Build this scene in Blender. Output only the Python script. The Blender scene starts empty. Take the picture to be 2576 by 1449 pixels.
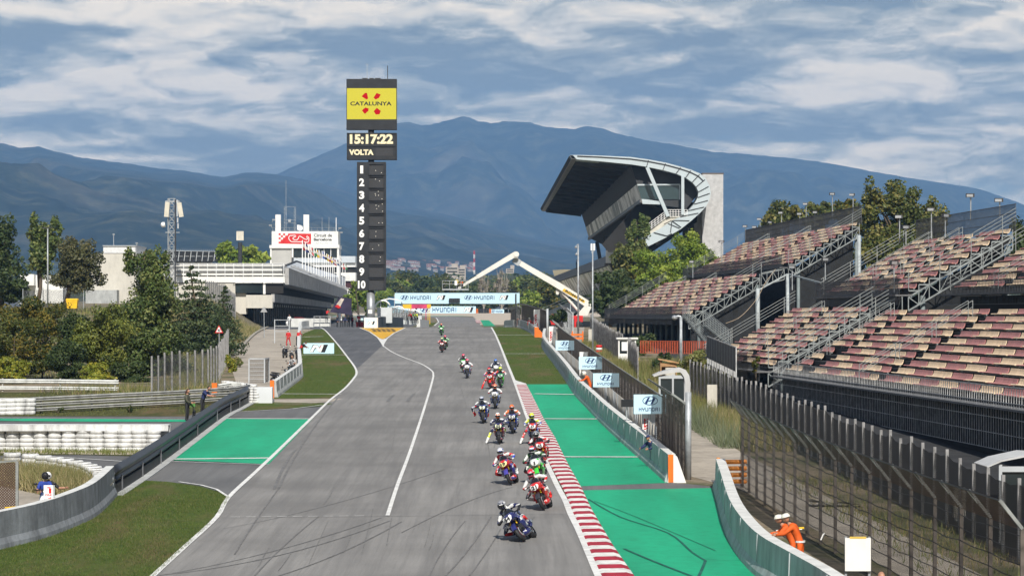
import bpy,bmesh,math,random
import numpy as np
from mathutils import Vector,Matrix,Euler,noise as mnoise
random.seed(11)
rng=np.random.default_rng(7)
SC=bpy.context.scene
COL=SC.collection
R=math.radians
FPX,CX,HY,CZ=7000.0,1288.0,795.0,8.4
cam_d=bpy.data.cameras.new('camera')
cam=bpy.data.objects.new('camera',cam_d)
COL.objects.link(cam)
cam.location=(0,0,CZ)
cam.rotation_euler=(R(90),0,0)
cam_d.sensor_width=36
cam_d.lens=FPX/2576*36
cam_d.shift_y=(HY-724.5)/2576
cam_d.clip_start=0.5
cam_d.clip_end=60000
SC.camera=cam
SUN_EL,SUN_OFF=43.0,7.0
sun_d=bpy.data.lights.new('sun','SUN')
sun_d.energy=4.9
sun_d.angle=R(0.5)
sun_d.color=(1.0,0.95,0.87)
sun=bpy.data.objects.new('sun',sun_d)
COL.objects.link(sun)
tow=Vector((math.sin(R(SUN_OFF))*math.cos(R(SUN_EL)),-math.cos(R(SUN_OFF))*math.cos(R(SUN_EL)),math.sin(R(SUN_EL))))
sun.rotation_euler=tow.to_track_quat('Z','Y').to_euler()
sun.location=tow*200
SC.view_settings.view_transform='Standard'
SC.view_settings.look='None'
SC.view_settings.exposure=0.25
SC.view_settings.gamma=1
SC.cycles.max_bounces=5
SC.cycles.diffuse_bounces=2
SC.cycles.glossy_bounces=2
SC.cycles.transparent_max_bounces=24
SC.cycles.volume_bounces=0
SC.cycles.use_denoising=True
class NT:
 """small node-tree writer"""
 def __init__(s,tree):
  s.t=tree
  s.n=tree.nodes
  s.n.clear()
 def add(s,typ,**kw):
  nd=s.n.new(typ)
  for k,v in kw.items():
   if k.startswith('i_'):
    key=k[2:]
    key=int(key)if key.isdigit()else key.replace('_',' ')
    s.put(nd,key,v)
   else:
    setattr(nd,k,v)
  return nd
 def put(s,nd,key,v):
  if isinstance(v,bpy.types.NodeSocket):
   s.t.links.new(v,nd.inputs[key])
  else:
   sk=nd.inputs[key]
   if sk.type=='RGBA' and len(v)==3:
    v=(*v,1)
   sk.default_value=v
 def math(s,op,a,b=0.0,clamp=False):
  nd=s.add('ShaderNodeMath',operation=op,use_clamp=clamp)
  s.put(nd,0,a)
  s.put(nd,1,b)
  return nd.outputs[0]
 def ramp(s,fac,stops,interp='LINEAR'):
  nd=s.add('ShaderNodeValToRGB')
  s.put(nd,0,fac)
  cr=nd.color_ramp
  cr.interpolation=interp
  while len(cr.elements)<len(stops):
   cr.elements.new(0.5)
  for e,(p,c)in zip(cr.elements,stops):
   e.position=p
   e.color=(*c,1)if len(c)==3 else c
  return nd.outputs[0]
 def mix(s,fac,a,b,blend='MIX'):
  nd=s.add('ShaderNodeMix',data_type='RGBA',blend_type=blend)
  s.put(nd,0,fac)
  s.put(nd,6,a)
  s.put(nd,7,b)
  return nd.outputs[2]
 def noise(s,vec,scale,detail=4,rough=0.55,dist=0.0):
  nd=s.add('ShaderNodeTexNoise')
  s.put(nd,'Vector',vec)
  nd.inputs['Scale'].default_value=scale
  nd.inputs['Detail'].default_value=detail
  nd.inputs['Roughness'].default_value=rough
  nd.inputs['Distortion'].default_value=dist
  return nd.outputs[0]
 def scale(s,vec,sc,loc=(0,0,0)):
  nd=s.add('ShaderNodeMapping')
  s.put(nd,'Vector',vec)
  nd.inputs['Scale'].default_value=sc
  nd.inputs['Location'].default_value=loc
  return nd.outputs[0]
world=bpy.data.worlds.new('World')
SC.world=world
world.use_nodes=True
w=NT(world.node_tree)
sky=w.add('ShaderNodeTexSky',sky_type='NISHITA')
sky.sun_disc=False
sky.sun_elevation=R(SUN_EL)
sky.sun_rotation=R(180-SUN_OFF)
sky.altitude=130
sky.dust_density=0.6
sky.ozone_density=2.5
tc=w.add('ShaderNodeTexCoord').outputs['Generated']
sp=w.add('ShaderNodeSeparateXYZ',i_0=tc)
az=w.math('ARCTAN2',sp.outputs[0],sp.outputs[1])
el=w.math('ARCSINE',sp.outputs[2])
elp=w.math('MAXIMUM',el,0.0)
band=w.math('POWER',elp,0.80)
def sky_vec(kx,ky,ox,oy):
 cv=w.add('ShaderNodeCombineXYZ')
 w.put(cv,0,w.math('ADD',w.math('MULTIPLY',az,kx),ox))
 w.put(cv,1,w.math('ADD',w.math('MULTIPLY',band,ky),oy))
 cv.inputs[2].default_value=2.3
 return cv.outputs[0]
warp=w.add('ShaderNodeTexNoise')
w.put(warp,'Vector',sky_vec(26,60,0,0))
warp.inputs['Scale'].default_value=1.0
warp.inputs['Detail'].default_value=4
def warped(v,k):
 q=w.add('ShaderNodeVectorMath',operation='MULTIPLY_ADD')
 w.put(q,0,warp.outputs['Color'])
 q.inputs[1].default_value=(k,k*.6,0)
 w.put(q,2,v)
 return q.outputs[0]
n_cov=w.noise(warped(sky_vec(6.5,22,1.3,0.9),.3),1.0,6,0.55)
n_big=w.noise(warped(sky_vec(6.0,19,5.1,2.2),.5),1.0,7,0.50)
n_bup=w.noise(warped(sky_vec(6.0,19,5.1,2.42),.5),1.0,7,0.50)
n_puf=w.noise(warped(sky_vec(16,40,2.0,7.0),.7),1.0,8,0.58)
n_pup=w.noise(warped(sky_vec(16,40,2.0,7.2),.7),1.0,8,0.58)
d1=w.math('MULTIPLY',w.math('SUBTRACT',n_big,n_bup),1.3)
d2=w.math('MULTIPLY',w.math('SUBTRACT',n_puf,n_pup),1.5)
light=w.math('ADD',w.math('ADD',w.math('ADD',w.math('MULTIPLY',n_big,0.8),0.1),d1),d2)
light=w.math('ADD',light,w.math('MULTIPLY',w.math('SUBTRACT',n_puf,0.5),1.15))
def lumps(ox,oy):
 v=w.add('ShaderNodeTexVoronoi',feature='F1')
 w.put(v,'Vector',warped(sky_vec(12,34,ox,oy),.8))
 v.inputs['Scale'].default_value=1.0
 v.inputs['Detail'].default_value=2
 v.inputs['Roughness'].default_value=0.55
 return v.outputs['Distance']
l0,l1=lumps(3.0,1.0),lumps(3.0,1.22)
light=w.math('ADD',light,w.math('MULTIPLY',w.math('SUBTRACT',0.62,l0),0.17))
light=w.math('ADD',light,w.math('MULTIPLY',w.math('SUBTRACT',l1,l0),0.24))
cover=w.ramp(w.math('ADD',n_cov,w.math('MULTIPLY',w.math('SUBTRACT',n_puf,0.5),0.35)),[(0.20,(0,0,0)),(0.36,(1,1,1))])
ccol=w.ramp(light,[(0.22,(0.25,0.28,0.28)),(0.37,(0.40,0.415,0.375)),(0.48,(0.56,0.55,0.465)),(0.61,(0.87,0.79,0.635)),(0.80,(1.28,1.08,0.80))])
fade=w.ramp(el,[(0.0,(0.6,0.6,0.6)),(0.03,(1,1,1)),(0.16,(1,1,1)),(0.4,(0.2,0.2,0.2))])
fac=w.math('MULTIPLY',cover,fade)
bg_sky=w.add('ShaderNodeBackground')
skyc=w.mix(1.0,sky.outputs[0],(0.62,0.86,1.12),'MULTIPLY')
w.put(bg_sky,'Color',skyc)
bg_sky.inputs['Strength'].default_value=0.062
bg_cl=w.add('ShaderNodeBackground')
w.put(bg_cl,'Color',ccol)
bg_cl.inputs['Strength'].default_value=1.0
mx=w.add('ShaderNodeMixShader')
w.put(mx,0,fac)
w.t.links.new(bg_sky.outputs[0],mx.inputs[1])
w.t.links.new(bg_cl.outputs[0],mx.inputs[2])
world.cycles.sampling_method='MANUAL'
world.cycles.sample_map_resolution=512
wo=w.add('ShaderNodeOutputWorld')
w.t.links.new(mx.outputs[0],wo.inputs['Surface'])
def srgb(r,g,b):
 f=lambda c:(c/255/12.92)if c/255<=0.04045 else((c/255+0.055)/1.055)**2.4
 return(f(r),f(g),f(b))
ROAD=[(-120,-2.16),(0,0),(385,6.85),(400,6.8),(430,6.55),(500,6.2),(600,6.12),(700,6.7),(800,7.25),(900,7.95),(950,8.55),(1000,9.35),(1100,10.0),(1500,13),(3000,22),(30000,40)]
def zr(y):
 """height of the road surface along the straight"""
 for(a,za),(b,zb)in zip(ROAD,ROAD[1:]):
  if y<=b:
   if b==385:
    return 0.01779*y
   return za+(zb-za)*(y-a)/(b-a)
 return ROAD[-1][1]
def sstep(a,b,x):
 t=max(0.0,min(1.0,(x-a)/(b-a)))
 return t*t*(3-2*t)
def bank(x,y):
 """grass bank left of the service road"""
 edge=-27.6-(y-258)*0.0592
 return 3.3*sstep(0,7,edge-x)*sstep(232,292,y)
def gz(x,y):
 return zr(y)+bank(x,y)
def G(px,py,dz=0.0):
 """point on the near road plane"""
 y=58800.0/(py-669.0)
 return Vector(((px-CX)*y/FPX,y,zr(y)+dz))
def P(px,py,y):
 return Vector(((px-CX)*y/FPX,y,CZ+(HY-py)*y/FPX))
class MB:
 def __init__(s):
  s.v,s.f,s.m=[],[],[]
 def add(s,vs,fs,m=0):
  o=len(s.v)
  s.v.extend([tuple(p)for p in vs])
  s.f.extend([tuple(i+o for i in f)for f in fs])
  s.m.extend([m]*len(fs))
  return s
 def poly(s,pts,m=0):
  return s.add(pts,[tuple(range(len(pts)))],m)
 def box(s,c,d,m=0,rz=0.0,mat=None):
  hx,hy,hz=d[0]/2,d[1]/2,d[2]/2
  vs=[Vector((x,y,z))for x in(-hx,hx)for y in(-hy,hy)for z in(-hz,hz)]
  M=mat if mat is not None else Matrix.Rotation(rz,3,'Z')
  c=Vector(c)
  return s.add([c+M@p for p in vs],[(0,1,3,2),(4,6,7,5),(0,4,5,1),(2,3,7,6),(0,2,6,4),(1,5,7,3)],m)
 def bar(s,a,b,w=0.05,h=None,m=0,up=(0,0,1)):
  a,b=Vector(a),Vector(b)
  h=w if h is None else h
  d=b-a
  L=d.length
  if L<1e-6:
   return s
  d.normalize()
  u=Vector(up)
  x=d.cross(u)
  if x.length<1e-4:
   x=d.cross(Vector((0,1,0)))
  x.normalize()
  z=x.cross(d)
  vs=[]
  for p in(a,b):
   for sx,sz in((-1,-1),(1,-1),(1,1),(-1,1)):
    vs.append(p+x*(sx*w/2)+z*(sz*h/2))
  return s.add(vs,[(0,3,2,1),(4,5,6,7),(0,1,5,4),(1,2,6,5),(2,3,7,6),(3,0,4,7)],m)
 def tube(s,pts,r,n=8,m=0,cap=True):
  pts=[Vector(p)for p in pts]
  rs=r if isinstance(r,(list,tuple))else[r]*len(pts)
  vs,fs=[],[]
  prev=None
  for i,p in enumerate(pts):
   d=(pts[min(i+1,len(pts)-1)]-pts[max(i-1,0)])
   if d.length<1e-9:
    d=Vector((0,0,1))
   d.normalize()
   ref=prev if prev is not None else(Vector((0,0,1))if abs(d.z)<0.9 else Vector((1,0,0)))
   x=ref-d*ref.dot(d)
   if x.length<1e-5:
    x=d.orthogonal()
   x.normalize()
   prev=x
   yv=d.cross(x)
   for k in range(n):
    a=2*math.pi*k/n
    vs.append(p+(x*math.cos(a)+yv*math.sin(a))*rs[i])
  for i in range(len(pts)-1):
   for k in range(n):
    a,b=i*n+k,i*n+(k+1)%n
    fs.append((a,b,b+n,a+n))
  if cap:
   fs.append(tuple(range(n-1,-1,-1)))
   fs.append(tuple(range((len(pts)-1)*n,len(pts)*n)))
  return s.add(vs,fs,m)
 def lathe(s,prof,c=(0,0,0),n=16,m=0,M=None):
  """profile of (radius, height) turned about z"""
  c=Vector(c)
  vs,fs=[],[]
  for r,z in prof:
   for k in range(n):
    a=2*math.pi*k/n
    p=Vector((r*math.cos(a),r*math.sin(a),z))
    vs.append(c+(M@p if M is not None else p))
  for i in range(len(prof)-1):
   for k in range(n):
    a,b=i*n+k,i*n+(k+1)%n
    fs.append((a,b,b+n,a+n))
  return s.add(vs,fs,m)
 def ball(s,c,r,n=10,m=0,M=None):
  if not isinstance(r,(tuple,list)):
   r=(r,r,r)
  c=Vector(c)
  vs,fs=[],[]
  h=max(4,n//2)
  for i in range(h+1):
   t=math.pi*i/h
   for k in range(n):
    a=2*math.pi*k/n
    p=Vector((r[0]*math.sin(t)*math.cos(a),r[1]*math.sin(t)*math.sin(a),r[2]*math.cos(t)))
    vs.append(c+(M@p if M is not None else p))
  for i in range(h):
   for k in range(n):
    a,b=i*n+k,i*n+(k+1)%n
    fs.append((a,a+n,b+n,b))
  return s.add(vs,fs,m)
 def extrude(s,pts,vec,m=0,mside=None):
  """closed solid from a polygon and an extrusion vector"""
  pts=[Vector(p)for p in pts]
  vec=Vector(vec)
  n=len(pts)
  s.add(pts,[tuple(range(n-1,-1,-1))],m)
  s.add([p+vec for p in pts],[tuple(range(n))],m)
  o=[*pts,*[p+vec for p in pts]]
  s.add(o,[(i,(i+1)%n,(i+1)%n+n,i+n)for i in range(n)],m if mside is None else mside)
  return s
 def loft(s,rings,m=0,close=True,cap=True):
  n=len(rings[0])
  vs=[p for r in rings for p in r]
  fs=[]
  for i in range(len(rings)-1):
   for k in range(n if close else n-1):
    a,b=i*n+k,i*n+(k+1)%n
    fs.append((a,b,b+n,a+n))
  if cap and close:
   fs.append(tuple(range(n-1,-1,-1)))
   fs.append(tuple(range((len(rings)-1)*n,len(rings)*n)))
  return s.add(vs,fs,m)
 def sweep(s,path,prof,m=0,mats=None):
  """sweep an open or closed (x across, z up) profile along a ground path; rings stay upright"""
  path=[Vector(p)for p in path]
  rings=[]
  for i,p in enumerate(path):
   d=path[min(i+1,len(path)-1)]-path[max(i-1,0)]
   d.z=0
   d.normalize()
   x=Vector((d.y,-d.x,0))
   rings.append([p+x*a+Vector((0,0,b))for a,b in prof])
  n=len(prof)
  o=len(s.v)
  s.v.extend([tuple(p)for r in rings for p in r])
  for i in range(len(rings)-1):
   for k in range(n):
    a,b=i*n+k,i*n+(k+1)%n
    s.f.append((o+a,o+b,o+b+n,o+a+n))
    s.m.append(m if mats is None else mats[k])
  s.f.append(tuple(o+k for k in range(n-1,-1,-1)))
  s.m.append(m)
  s.f.append(tuple(o+(len(rings)-1)*n+k for k in range(n)))
  s.m.append(m)
  return s
 def build(s,name,mats,parent=None,loc=None,rot=None,smooth=False):
  """vertices are given in world space, or in the thing's own space when local is meant by loc=None and parent at rest"""
  me=bpy.data.meshes.new(name)
  M=None
  if parent is not None:
   M=chain(parent).inverted()
  elif loc is not None:
   M=Matrix.Translation(Vector(loc)).inverted()
  vs=s.v if M is None else[M@Vector(p)for p in s.v]
  me.from_pydata([tuple(p)for p in vs],[],s.f)
  if not isinstance(mats,(list,tuple)):
   mats=[mats]
  for mt in mats:
   me.materials.append(mt)
  if len(mats)>1:
   me.polygons.foreach_set('material_index',np.array(s.m,dtype=np.int32))
  if smooth:
   me.polygons.foreach_set('use_smooth',np.ones(len(me.polygons),dtype=bool))
  me.update()
  o=bpy.data.objects.new(name,me)
  COL.objects.link(o)
  if parent is not None:
   o.parent=parent
  elif loc is not None:
   o.location=loc
  return o
def chain(o):
 M=Matrix.Identity(4)
 while o is not None:
  M=(Matrix.Translation(o.location)@o.rotation_euler.to_matrix().to_4x4()@Matrix.Diagonal((*o.scale,1)))@M
  o=o.parent
 return M
def tag(o,label=None,cat=None,group=None,kind=None):
 if label:
  o['label']=label
 if cat:
  o['category']=cat
 if group:
  o['group']=group
 if kind:
  o['kind']=kind
 return o
def thing(name,label,cat,loc=(0,0,0),rot=(0,0,0),group=None):
 o=bpy.data.objects.new(name,None)
 COL.objects.link(o)
 o.empty_display_size=0.3
 o.location=loc
 o.rotation_euler=rot
 return tag(o,label,cat,group)
def copy_tree(o,parent=None):
 c=o.copy()
 COL.objects.link(c)
 c.parent=parent
 for ch in list(o.children):
  copy_tree(ch,c)
 return c
_txt={}
def text_geo(s,bold=0.0):
 key=(s,bold)
 if key not in _txt:
  cu=bpy.data.curves.new('lettering','FONT')
  cu.body=s
  cu.offset=bold
  cu.resolution_u=3
  ob=bpy.data.objects.new('lettering',cu)
  COL.objects.link(ob)
  me=bpy.data.meshes.new_from_object(ob.evaluated_get(bpy.context.evaluated_depsgraph_get()))
  vs=[(v.co.x,v.co.y)for v in me.vertices]
  fs=[tuple(p.vertices)for p in me.polygons]
  bpy.data.objects.remove(ob)
  bpy.data.curves.remove(cu)
  bpy.data.meshes.remove(me)
  x0,x1=min(a for a,b in vs),max(a for a,b in vs)
  y0,y1=min(b for a,b in vs),max(b for a,b in vs)
  _txt[key]=([((a-x0)/(x1-x0),(b-y0)/(y1-y0))for a,b in vs],fs)
 return _txt[key]
def text(mb,s,org,ux,uy,wd,ht,m=0,bold=0.02):
 """letters filling a wd x ht box whose lower left corner is org"""
 vs,fs=text_geo(s,bold)
 org,ux,uy=Vector(org),Vector(ux).normalized(),Vector(uy).normalized()
 mb.add([org+ux*(a*wd)+uy*(b*ht)for a,b in vs],fs,m)
def shape(mb,pts,org,ux,uy,sc,m=0,thick=0.0):
 org,ux,uy=Vector(org),Vector(ux).normalized(),Vector(uy).normalized()
 mb.poly([org+ux*(a*sc[0])+uy*(b*sc[1])for a,b in pts],m)
_mats={}
def mat(name,col,rough=0.7,var=0.15,scale=1.5,metal=0.0,spec=0.4,bump=0.0,streak=None,grime=0.0,coat=0.0,col2=None,detail=5):
 if name in _mats:
  return _mats[name]
 m=bpy.data.materials.new(name)
 m.use_nodes=True
 t=NT(m.node_tree)
 pos=t.add('ShaderNodeNewGeometry').outputs['Position']
 vec=t.scale(pos,streak)if streak else pos
 n=t.noise(vec,scale,detail)
 dark=tuple(c*(1-var)for c in col)if col2 is None else col2
 lite=tuple(min(1,c*(1+var))for c in col)if col2 is None else col
 c=t.ramp(n,[(0.32,dark),(0.68,lite)])
 if grime:
  g=t.ramp(t.noise(t.scale(pos,(1,1,0.25)),2.3,7,0.65),[(0.45,(1,1,1)),(0.72,(1-grime,)*3)])
  c=t.mix(1.0,c,g,'MULTIPLY')
 b=t.add('ShaderNodeBsdfPrincipled')
 t.put(b,'Base Color',c)
 b.inputs['Roughness'].default_value=rough
 b.inputs['Metallic'].default_value=metal
 b.inputs['Specular IOR Level'].default_value=spec
 b.inputs['Coat Weight'].default_value=coat
 if bump:
  bp=t.add('ShaderNodeBump')
  bp.inputs['Strength'].default_value=bump
  bp.inputs['Distance'].default_value=0.05
  t.put(bp,'Height',t.noise(pos,scale*6,4))
  t.put(b,'Normal',bp.outputs[0])
 o=t.add('ShaderNodeOutputMaterial')
 t.t.links.new(b.outputs[0],o.inputs[0])
 _mats[name]=m
 return m
def emit(name,col,st):
 m=bpy.data.materials.new(name)
 m.use_nodes=True
 t=NT(m.node_tree)
 e=t.add('ShaderNodeEmission',i_0=col)
 e.inputs[1].default_value=st
 o=t.add('ShaderNodeOutputMaterial')
 t.t.links.new(e.outputs[0],o.inputs[0])
 return m
def meshmat(name,col,cover,cell=0.06,rough=0.6,breakup=0.0):
 """chain link: strands with open gaps between"""
 m=bpy.data.materials.new(name)
 m.use_nodes=True
 t=NT(m.node_tree)
 pos=t.add('ShaderNodeNewGeometry').outputs['Position']
 sp=t.add('ShaderNodeSeparateXYZ',i_0=pos)
 h=t.math('ADD',sp.outputs[0],sp.outputs[1])
 d1=t.math('FRACT',t.math('DIVIDE',t.math('ADD',h,sp.outputs[2]),cell))
 d2=t.math('FRACT',t.math('DIVIDE',t.math('SUBTRACT',h,sp.outputs[2]),cell))
 wd=1-math.sqrt(1-cover)
 k=t.math('MAXIMUM',t.math('LESS_THAN',d1,wd),t.math('LESS_THAN',d2,wd))
 if breakup:
  nb=t.math('GREATER_THAN',t.noise(t.scale(pos,(1,1,1)),1.4,5,0.7),1-breakup)
  k=t.math('MAXIMUM',k,nb)
 c=t.ramp(t.noise(pos,0.8,4),[(0.3,tuple(x*0.6 for x in col)),(0.7,col)])
 b=t.add('ShaderNodeBsdfPrincipled')
 t.put(b,'Base Color',c)
 b.inputs['Roughness'].default_value=rough
 tr=t.add('ShaderNodeBsdfTransparent')
 mx=t.add('ShaderNodeMixShader')
 t.put(mx,0,k)
 t.t.links.new(tr.outputs[0],mx.inputs[1])
 t.t.links.new(b.outputs[0],mx.inputs[2])
 o=t.add('ShaderNodeOutputMaterial')
 t.t.links.new(mx.outputs[0],o.inputs[0])
 return m
def patchwork(name,base,acc,acc2,scale=9.0,share=0.35):
 """racing leathers: base colour with blocks of panels and badges"""
 m=bpy.data.materials.new(name)
 m.use_nodes=True
 t=NT(m.node_tree)
 pos=t.add('ShaderNodeTexCoord').outputs['Object']
 v=t.add('ShaderNodeTexVoronoi',distance='CHEBYCHEV')
 t.put(v,'Vector',t.scale(pos,(1.0,0.7,1.6)))
 v.inputs['Scale'].default_value=scale
 sp=t.add('ShaderNodeSeparateColor',i_0=v.outputs['Color'])
 c=t.mix(t.math('LESS_THAN',sp.outputs[0],share),base,acc)
 c=t.mix(t.math('LESS_THAN',sp.outputs[1],share*0.55),c,acc2)
 b=t.add('ShaderNodeBsdfPrincipled')
 t.put(b,'Base Color',c)
 b.inputs['Roughness'].default_value=0.45
 o=t.add('ShaderNodeOutputMaterial')
 t.t.links.new(b.outputs[0],o.inputs[0])
 return m
WHITE=mat('white_paint',(0.78,0.77,0.73),0.55,0.08,0.6,grime=0.12)
WHITE_CLEAN=mat('white_clean',(0.80,0.80,0.78),0.5,0.03,1)
BLACK=mat('black_paint',(0.012,0.012,0.014),0.55,0.3,2)
RUBBER=mat('rubber',(0.018,0.018,0.019),0.62,0.25,6)
DARKM=mat('dark_metal',(0.03,0.031,0.034),0.5,0.3,3,spec=0.4)
STEEL=mat('galvanised_steel',(0.36,0.38,0.39),0.5,0.25,2.5,metal=0.35)
GREYP=mat('grey_paint',(0.42,0.44,0.45),0.6,0.1,1)
ALU=mat('aluminium',(0.55,0.56,0.57),0.35,0.1,3,metal=0.7)
CONC=mat('concrete',(0.40,0.41,0.40),0.85,0.14,1.2,bump=0.25,grime=0.3)
CONC_TOP=mat('concrete_top',(0.62,0.62,0.59),0.85,0.1,1.6,grime=0.2)
CONC_DARK=mat('concrete_dark',(0.13,0.135,0.145),0.85,0.3,1.3,grime=0.45)
SKYBLUE=mat('pale_blue_print',(0.55,0.77,0.88),0.45,0.04,0.5)
NAVY=mat('navy_print',(0.012,0.035,0.14),0.45,0.1,2)
INK=mat('black_ink',(0.012,0.012,0.014),0.5,0.1,2)
RED=mat('red_paint',(0.58,0.02,0.018),0.45,0.15,1.4)
ORANGE=mat('orange_pad',(0.80,0.17,0.015),0.55,0.1,1.5,grime=0.15)
YELLOW=mat('yellow_paint',(0.75,0.46,0.02),0.5,0.1,1.5)
GLASS=mat('dark_glass',(0.02,0.028,0.03),0.08,0.3,0.5,spec=0.6)
SKIN=mat('skin',(0.42,0.22,0.14),0.55,0.08,8)
def struct(o):
 o['kind']='structure'
 return o
def ground_material():
 m=bpy.data.materials.new('dry_ground')
 m.use_nodes=True
 t=NT(m.node_tree)
 pos=t.add('ShaderNodeNewGeometry').outputs['Position']
 n1=t.noise(pos,0.16,7,0.65)
 n2=t.noise(pos,1.9,6,0.7)
 a=t.ramp(n2,[(0.3,(0.15,0.115,0.07)),(0.7,(0.27,0.215,0.145))])
 b=t.ramp(n2,[(0.3,(0.045,0.055,0.018)),(0.7,(0.11,0.105,0.04))])
 c=t.mix(t.ramp(n1,[(0.44,(0,0,0)),(0.56,(1,1,1))]),a,b)
 bs=t.add('ShaderNodeBsdfPrincipled')
 t.put(bs,'Base Color',c)
 bs.inputs['Roughness'].default_value=0.95
 bp=t.add('ShaderNodeBump')
 bp.inputs['Strength'].default_value=0.6
 bp.inputs['Distance'].default_value=0.15
 t.put(bp,'Height',n2)
 t.put(bs,'Normal',bp.outputs[0])
 o=t.add('ShaderNodeOutputMaterial')
 t.t.links.new(bs.outputs[0],o.inputs[0])
 return m
def turf_material(name,c1,c2,bare,share):
 m=bpy.data.materials.new(name)
 m.use_nodes=True
 t=NT(m.node_tree)
 pos=t.add('ShaderNodeNewGeometry').outputs['Position']
 fine=t.noise(t.scale(pos,(1,0.35,1)),7.0,6,0.75)
 mid=t.noise(pos,0.9,5,0.6)
 strip=t.noise(t.scale(pos,(0.25,0.045,1)),1.6,5,0.6)
 c=t.mix(mid,c1,c2)
 c=t.mix(1.0,c,t.ramp(fine,[(0.25,(0.45,0.45,0.4)),(0.75,(1.45,1.45,1.3))]),'MULTIPLY')
 k=t.math('MULTIPLY',t.ramp(strip,[(1-share-0.05,(0,0,0)),(1-share+0.1,(1,1,1))]),t.ramp(fine,[(0.3,(0.5,)*3),(0.6,(1,1,1))]))
 c=t.mix(k,c,bare)
 bs=t.add('ShaderNodeBsdfPrincipled')
 t.put(bs,'Base Color',c)
 bs.inputs['Roughness'].default_value=0.9
 bs.inputs['Specular IOR Level'].default_value=0.2
 bp=t.add('ShaderNodeBump')
 bp.inputs['Strength'].default_value=0.8
 bp.inputs['Distance'].default_value=0.12
 t.put(bp,'Height',fine)
 t.put(bs,'Normal',bp.outputs[0])
 o=t.add('ShaderNodeOutputMaterial')
 t.t.links.new(bs.outputs[0],o.inputs[0])
 return m
def asphalt_material(name,col,streaks,dark):
 m=bpy.data.materials.new(name)
 m.use_nodes=True
 t=NT(m.node_tree)
 pos=t.add('ShaderNodeNewGeometry').outputs['Position']
 grain=t.noise(pos,22.0,4,0.8)
 long1=t.noise(t.scale(pos,(1.0,0.035,1)),1.5,6,0.62,0.4)
 long2=t.noise(t.scale(pos,(3.0,0.05,1),(3,1,0)),2.4,5,0.7)
 blot=t.noise(pos,0.12,4,0.55)
 lo=tuple(c*(1-0.22)for c in col)
 hi=tuple(c*(1+0.16)for c in col)
 c=t.ramp(blot,[(0.35,lo),(0.65,hi)])
 c=t.mix(1.0,c,t.ramp(grain,[(0.3,(0.78,)*3),(0.7,(1.2,)*3)]),'MULTIPLY')
 c=t.mix(t.math('MULTIPLY',t.ramp(long1,[(0.40,(0,0,0)),(0.66,(1,1,1))]),streaks),c,dark)
 c=t.mix(t.math('MULTIPLY',t.ramp(long2,[(0.48,(0,0,0)),(0.68,(1,1,1))]),streaks*0.7),c,dark)
 bs=t.add('ShaderNodeBsdfPrincipled')
 t.put(bs,'Base Color',c)
 bs.inputs['Roughness'].default_value=0.85
 bs.inputs['Specular IOR Level'].default_value=0.3
 bp=t.add('ShaderNodeBump')
 bp.inputs['Strength'].default_value=0.3
 bp.inputs['Distance'].default_value=0.01
 t.put(bp,'Height',grain)
 t.put(bs,'Normal',bp.outputs[0])
 o=t.add('ShaderNodeOutputMaterial')
 t.t.links.new(bs.outputs[0],o.inputs[0])
 return m
GROUND=ground_material()
TURF=turf_material('verge_turf',(0.042,0.074,0.012),(0.095,0.128,0.020),(0.14,0.10,0.048),0.42)
TURF_DRY=turf_material('dry_turf',(0.05,0.058,0.016),(0.085,0.082,0.026),(0.15,0.105,0.05),0.45)
ASPH=asphalt_material('race_asphalt',(0.225,0.216,0.202),0.6,(0.13,0.126,0.12))
ASPH_PIT=asphalt_material('pit_lane_asphalt',(0.115,0.117,0.122),0.5,(0.05,0.05,0.053))
ASPH_OLD=asphalt_material('old_asphalt',(0.135,0.134,0.131),0.4,(0.07,0.07,0.072))
ROADC=mat('service_road_concrete',(0.37,0.325,0.265),0.9,0.2,0.35,bump=0.2,grime=0.35)
GREENP=mat('green_track_paint',(0.004,0.335,0.158),0.6,0.16,0.5,grime=0.22,streak=(1,0.15,1))
LINE=mat('white_line_paint',(0.72,0.71,0.67),0.6,0.1,1.2,grime=0.3)
KERB_R=mat('kerb_red',(0.36,0.008,0.022),0.6,0.25,2.5,grime=0.3)
KERB_W=mat('kerb_white',(0.74,0.72,0.67),0.6,0.1,2.5,grime=0.4)
YELP=mat('yellow_area_paint',(0.66,0.36,0.018),0.65,0.12,0.5,grime=0.15)
GRAVEL=mat('gravel_trap',(0.47,0.40,0.315),0.95,0.15,4,bump=0.5)
TYREMARK=mat('tyre_mark_rubber',(0.145,0.141,0.135),0.8,0.3,3)
ys=[-150,-100,-50,0,50,100,150,200]+list(range(210,386,7))+[385,392,400,415,430,465,500,550,600,650,700,750,800,850,900,950,1000,1050,1100,1300,1500,2000,3000,6000,15000]
ys=sorted(set(ys))
xs=[-9000,-3000,-1500,-800,-400,-250,-150,-100,-75,-60]+list(np.arange(-52,-24,1.0))+[-22,-18,-10,0,10,20,30,45,60,90,140,200,400,800,1500,3000,9000]
mb=MB()
vs=[(x,y,gz(x,y))for y in ys for x in xs]
nx=len(xs)
fs=[(j*nx+i,j*nx+i+1,(j+1)*nx+i+1,(j+1)*nx+i)for j in range(len(ys)-1)for i in range(nx-1)]
mb.add(vs,fs)
struct(mb.build('ground',GROUND))
def flat(name,polys,m,dz):
 mb=MB()
 for pl in polys:
  mb.poly([(p[0],p[1],zr(p[1])+dz)for p in pl])
 return struct(mb.build(name,m))
def Gs(*pts):
 return[G(*p)for p in pts]
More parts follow.
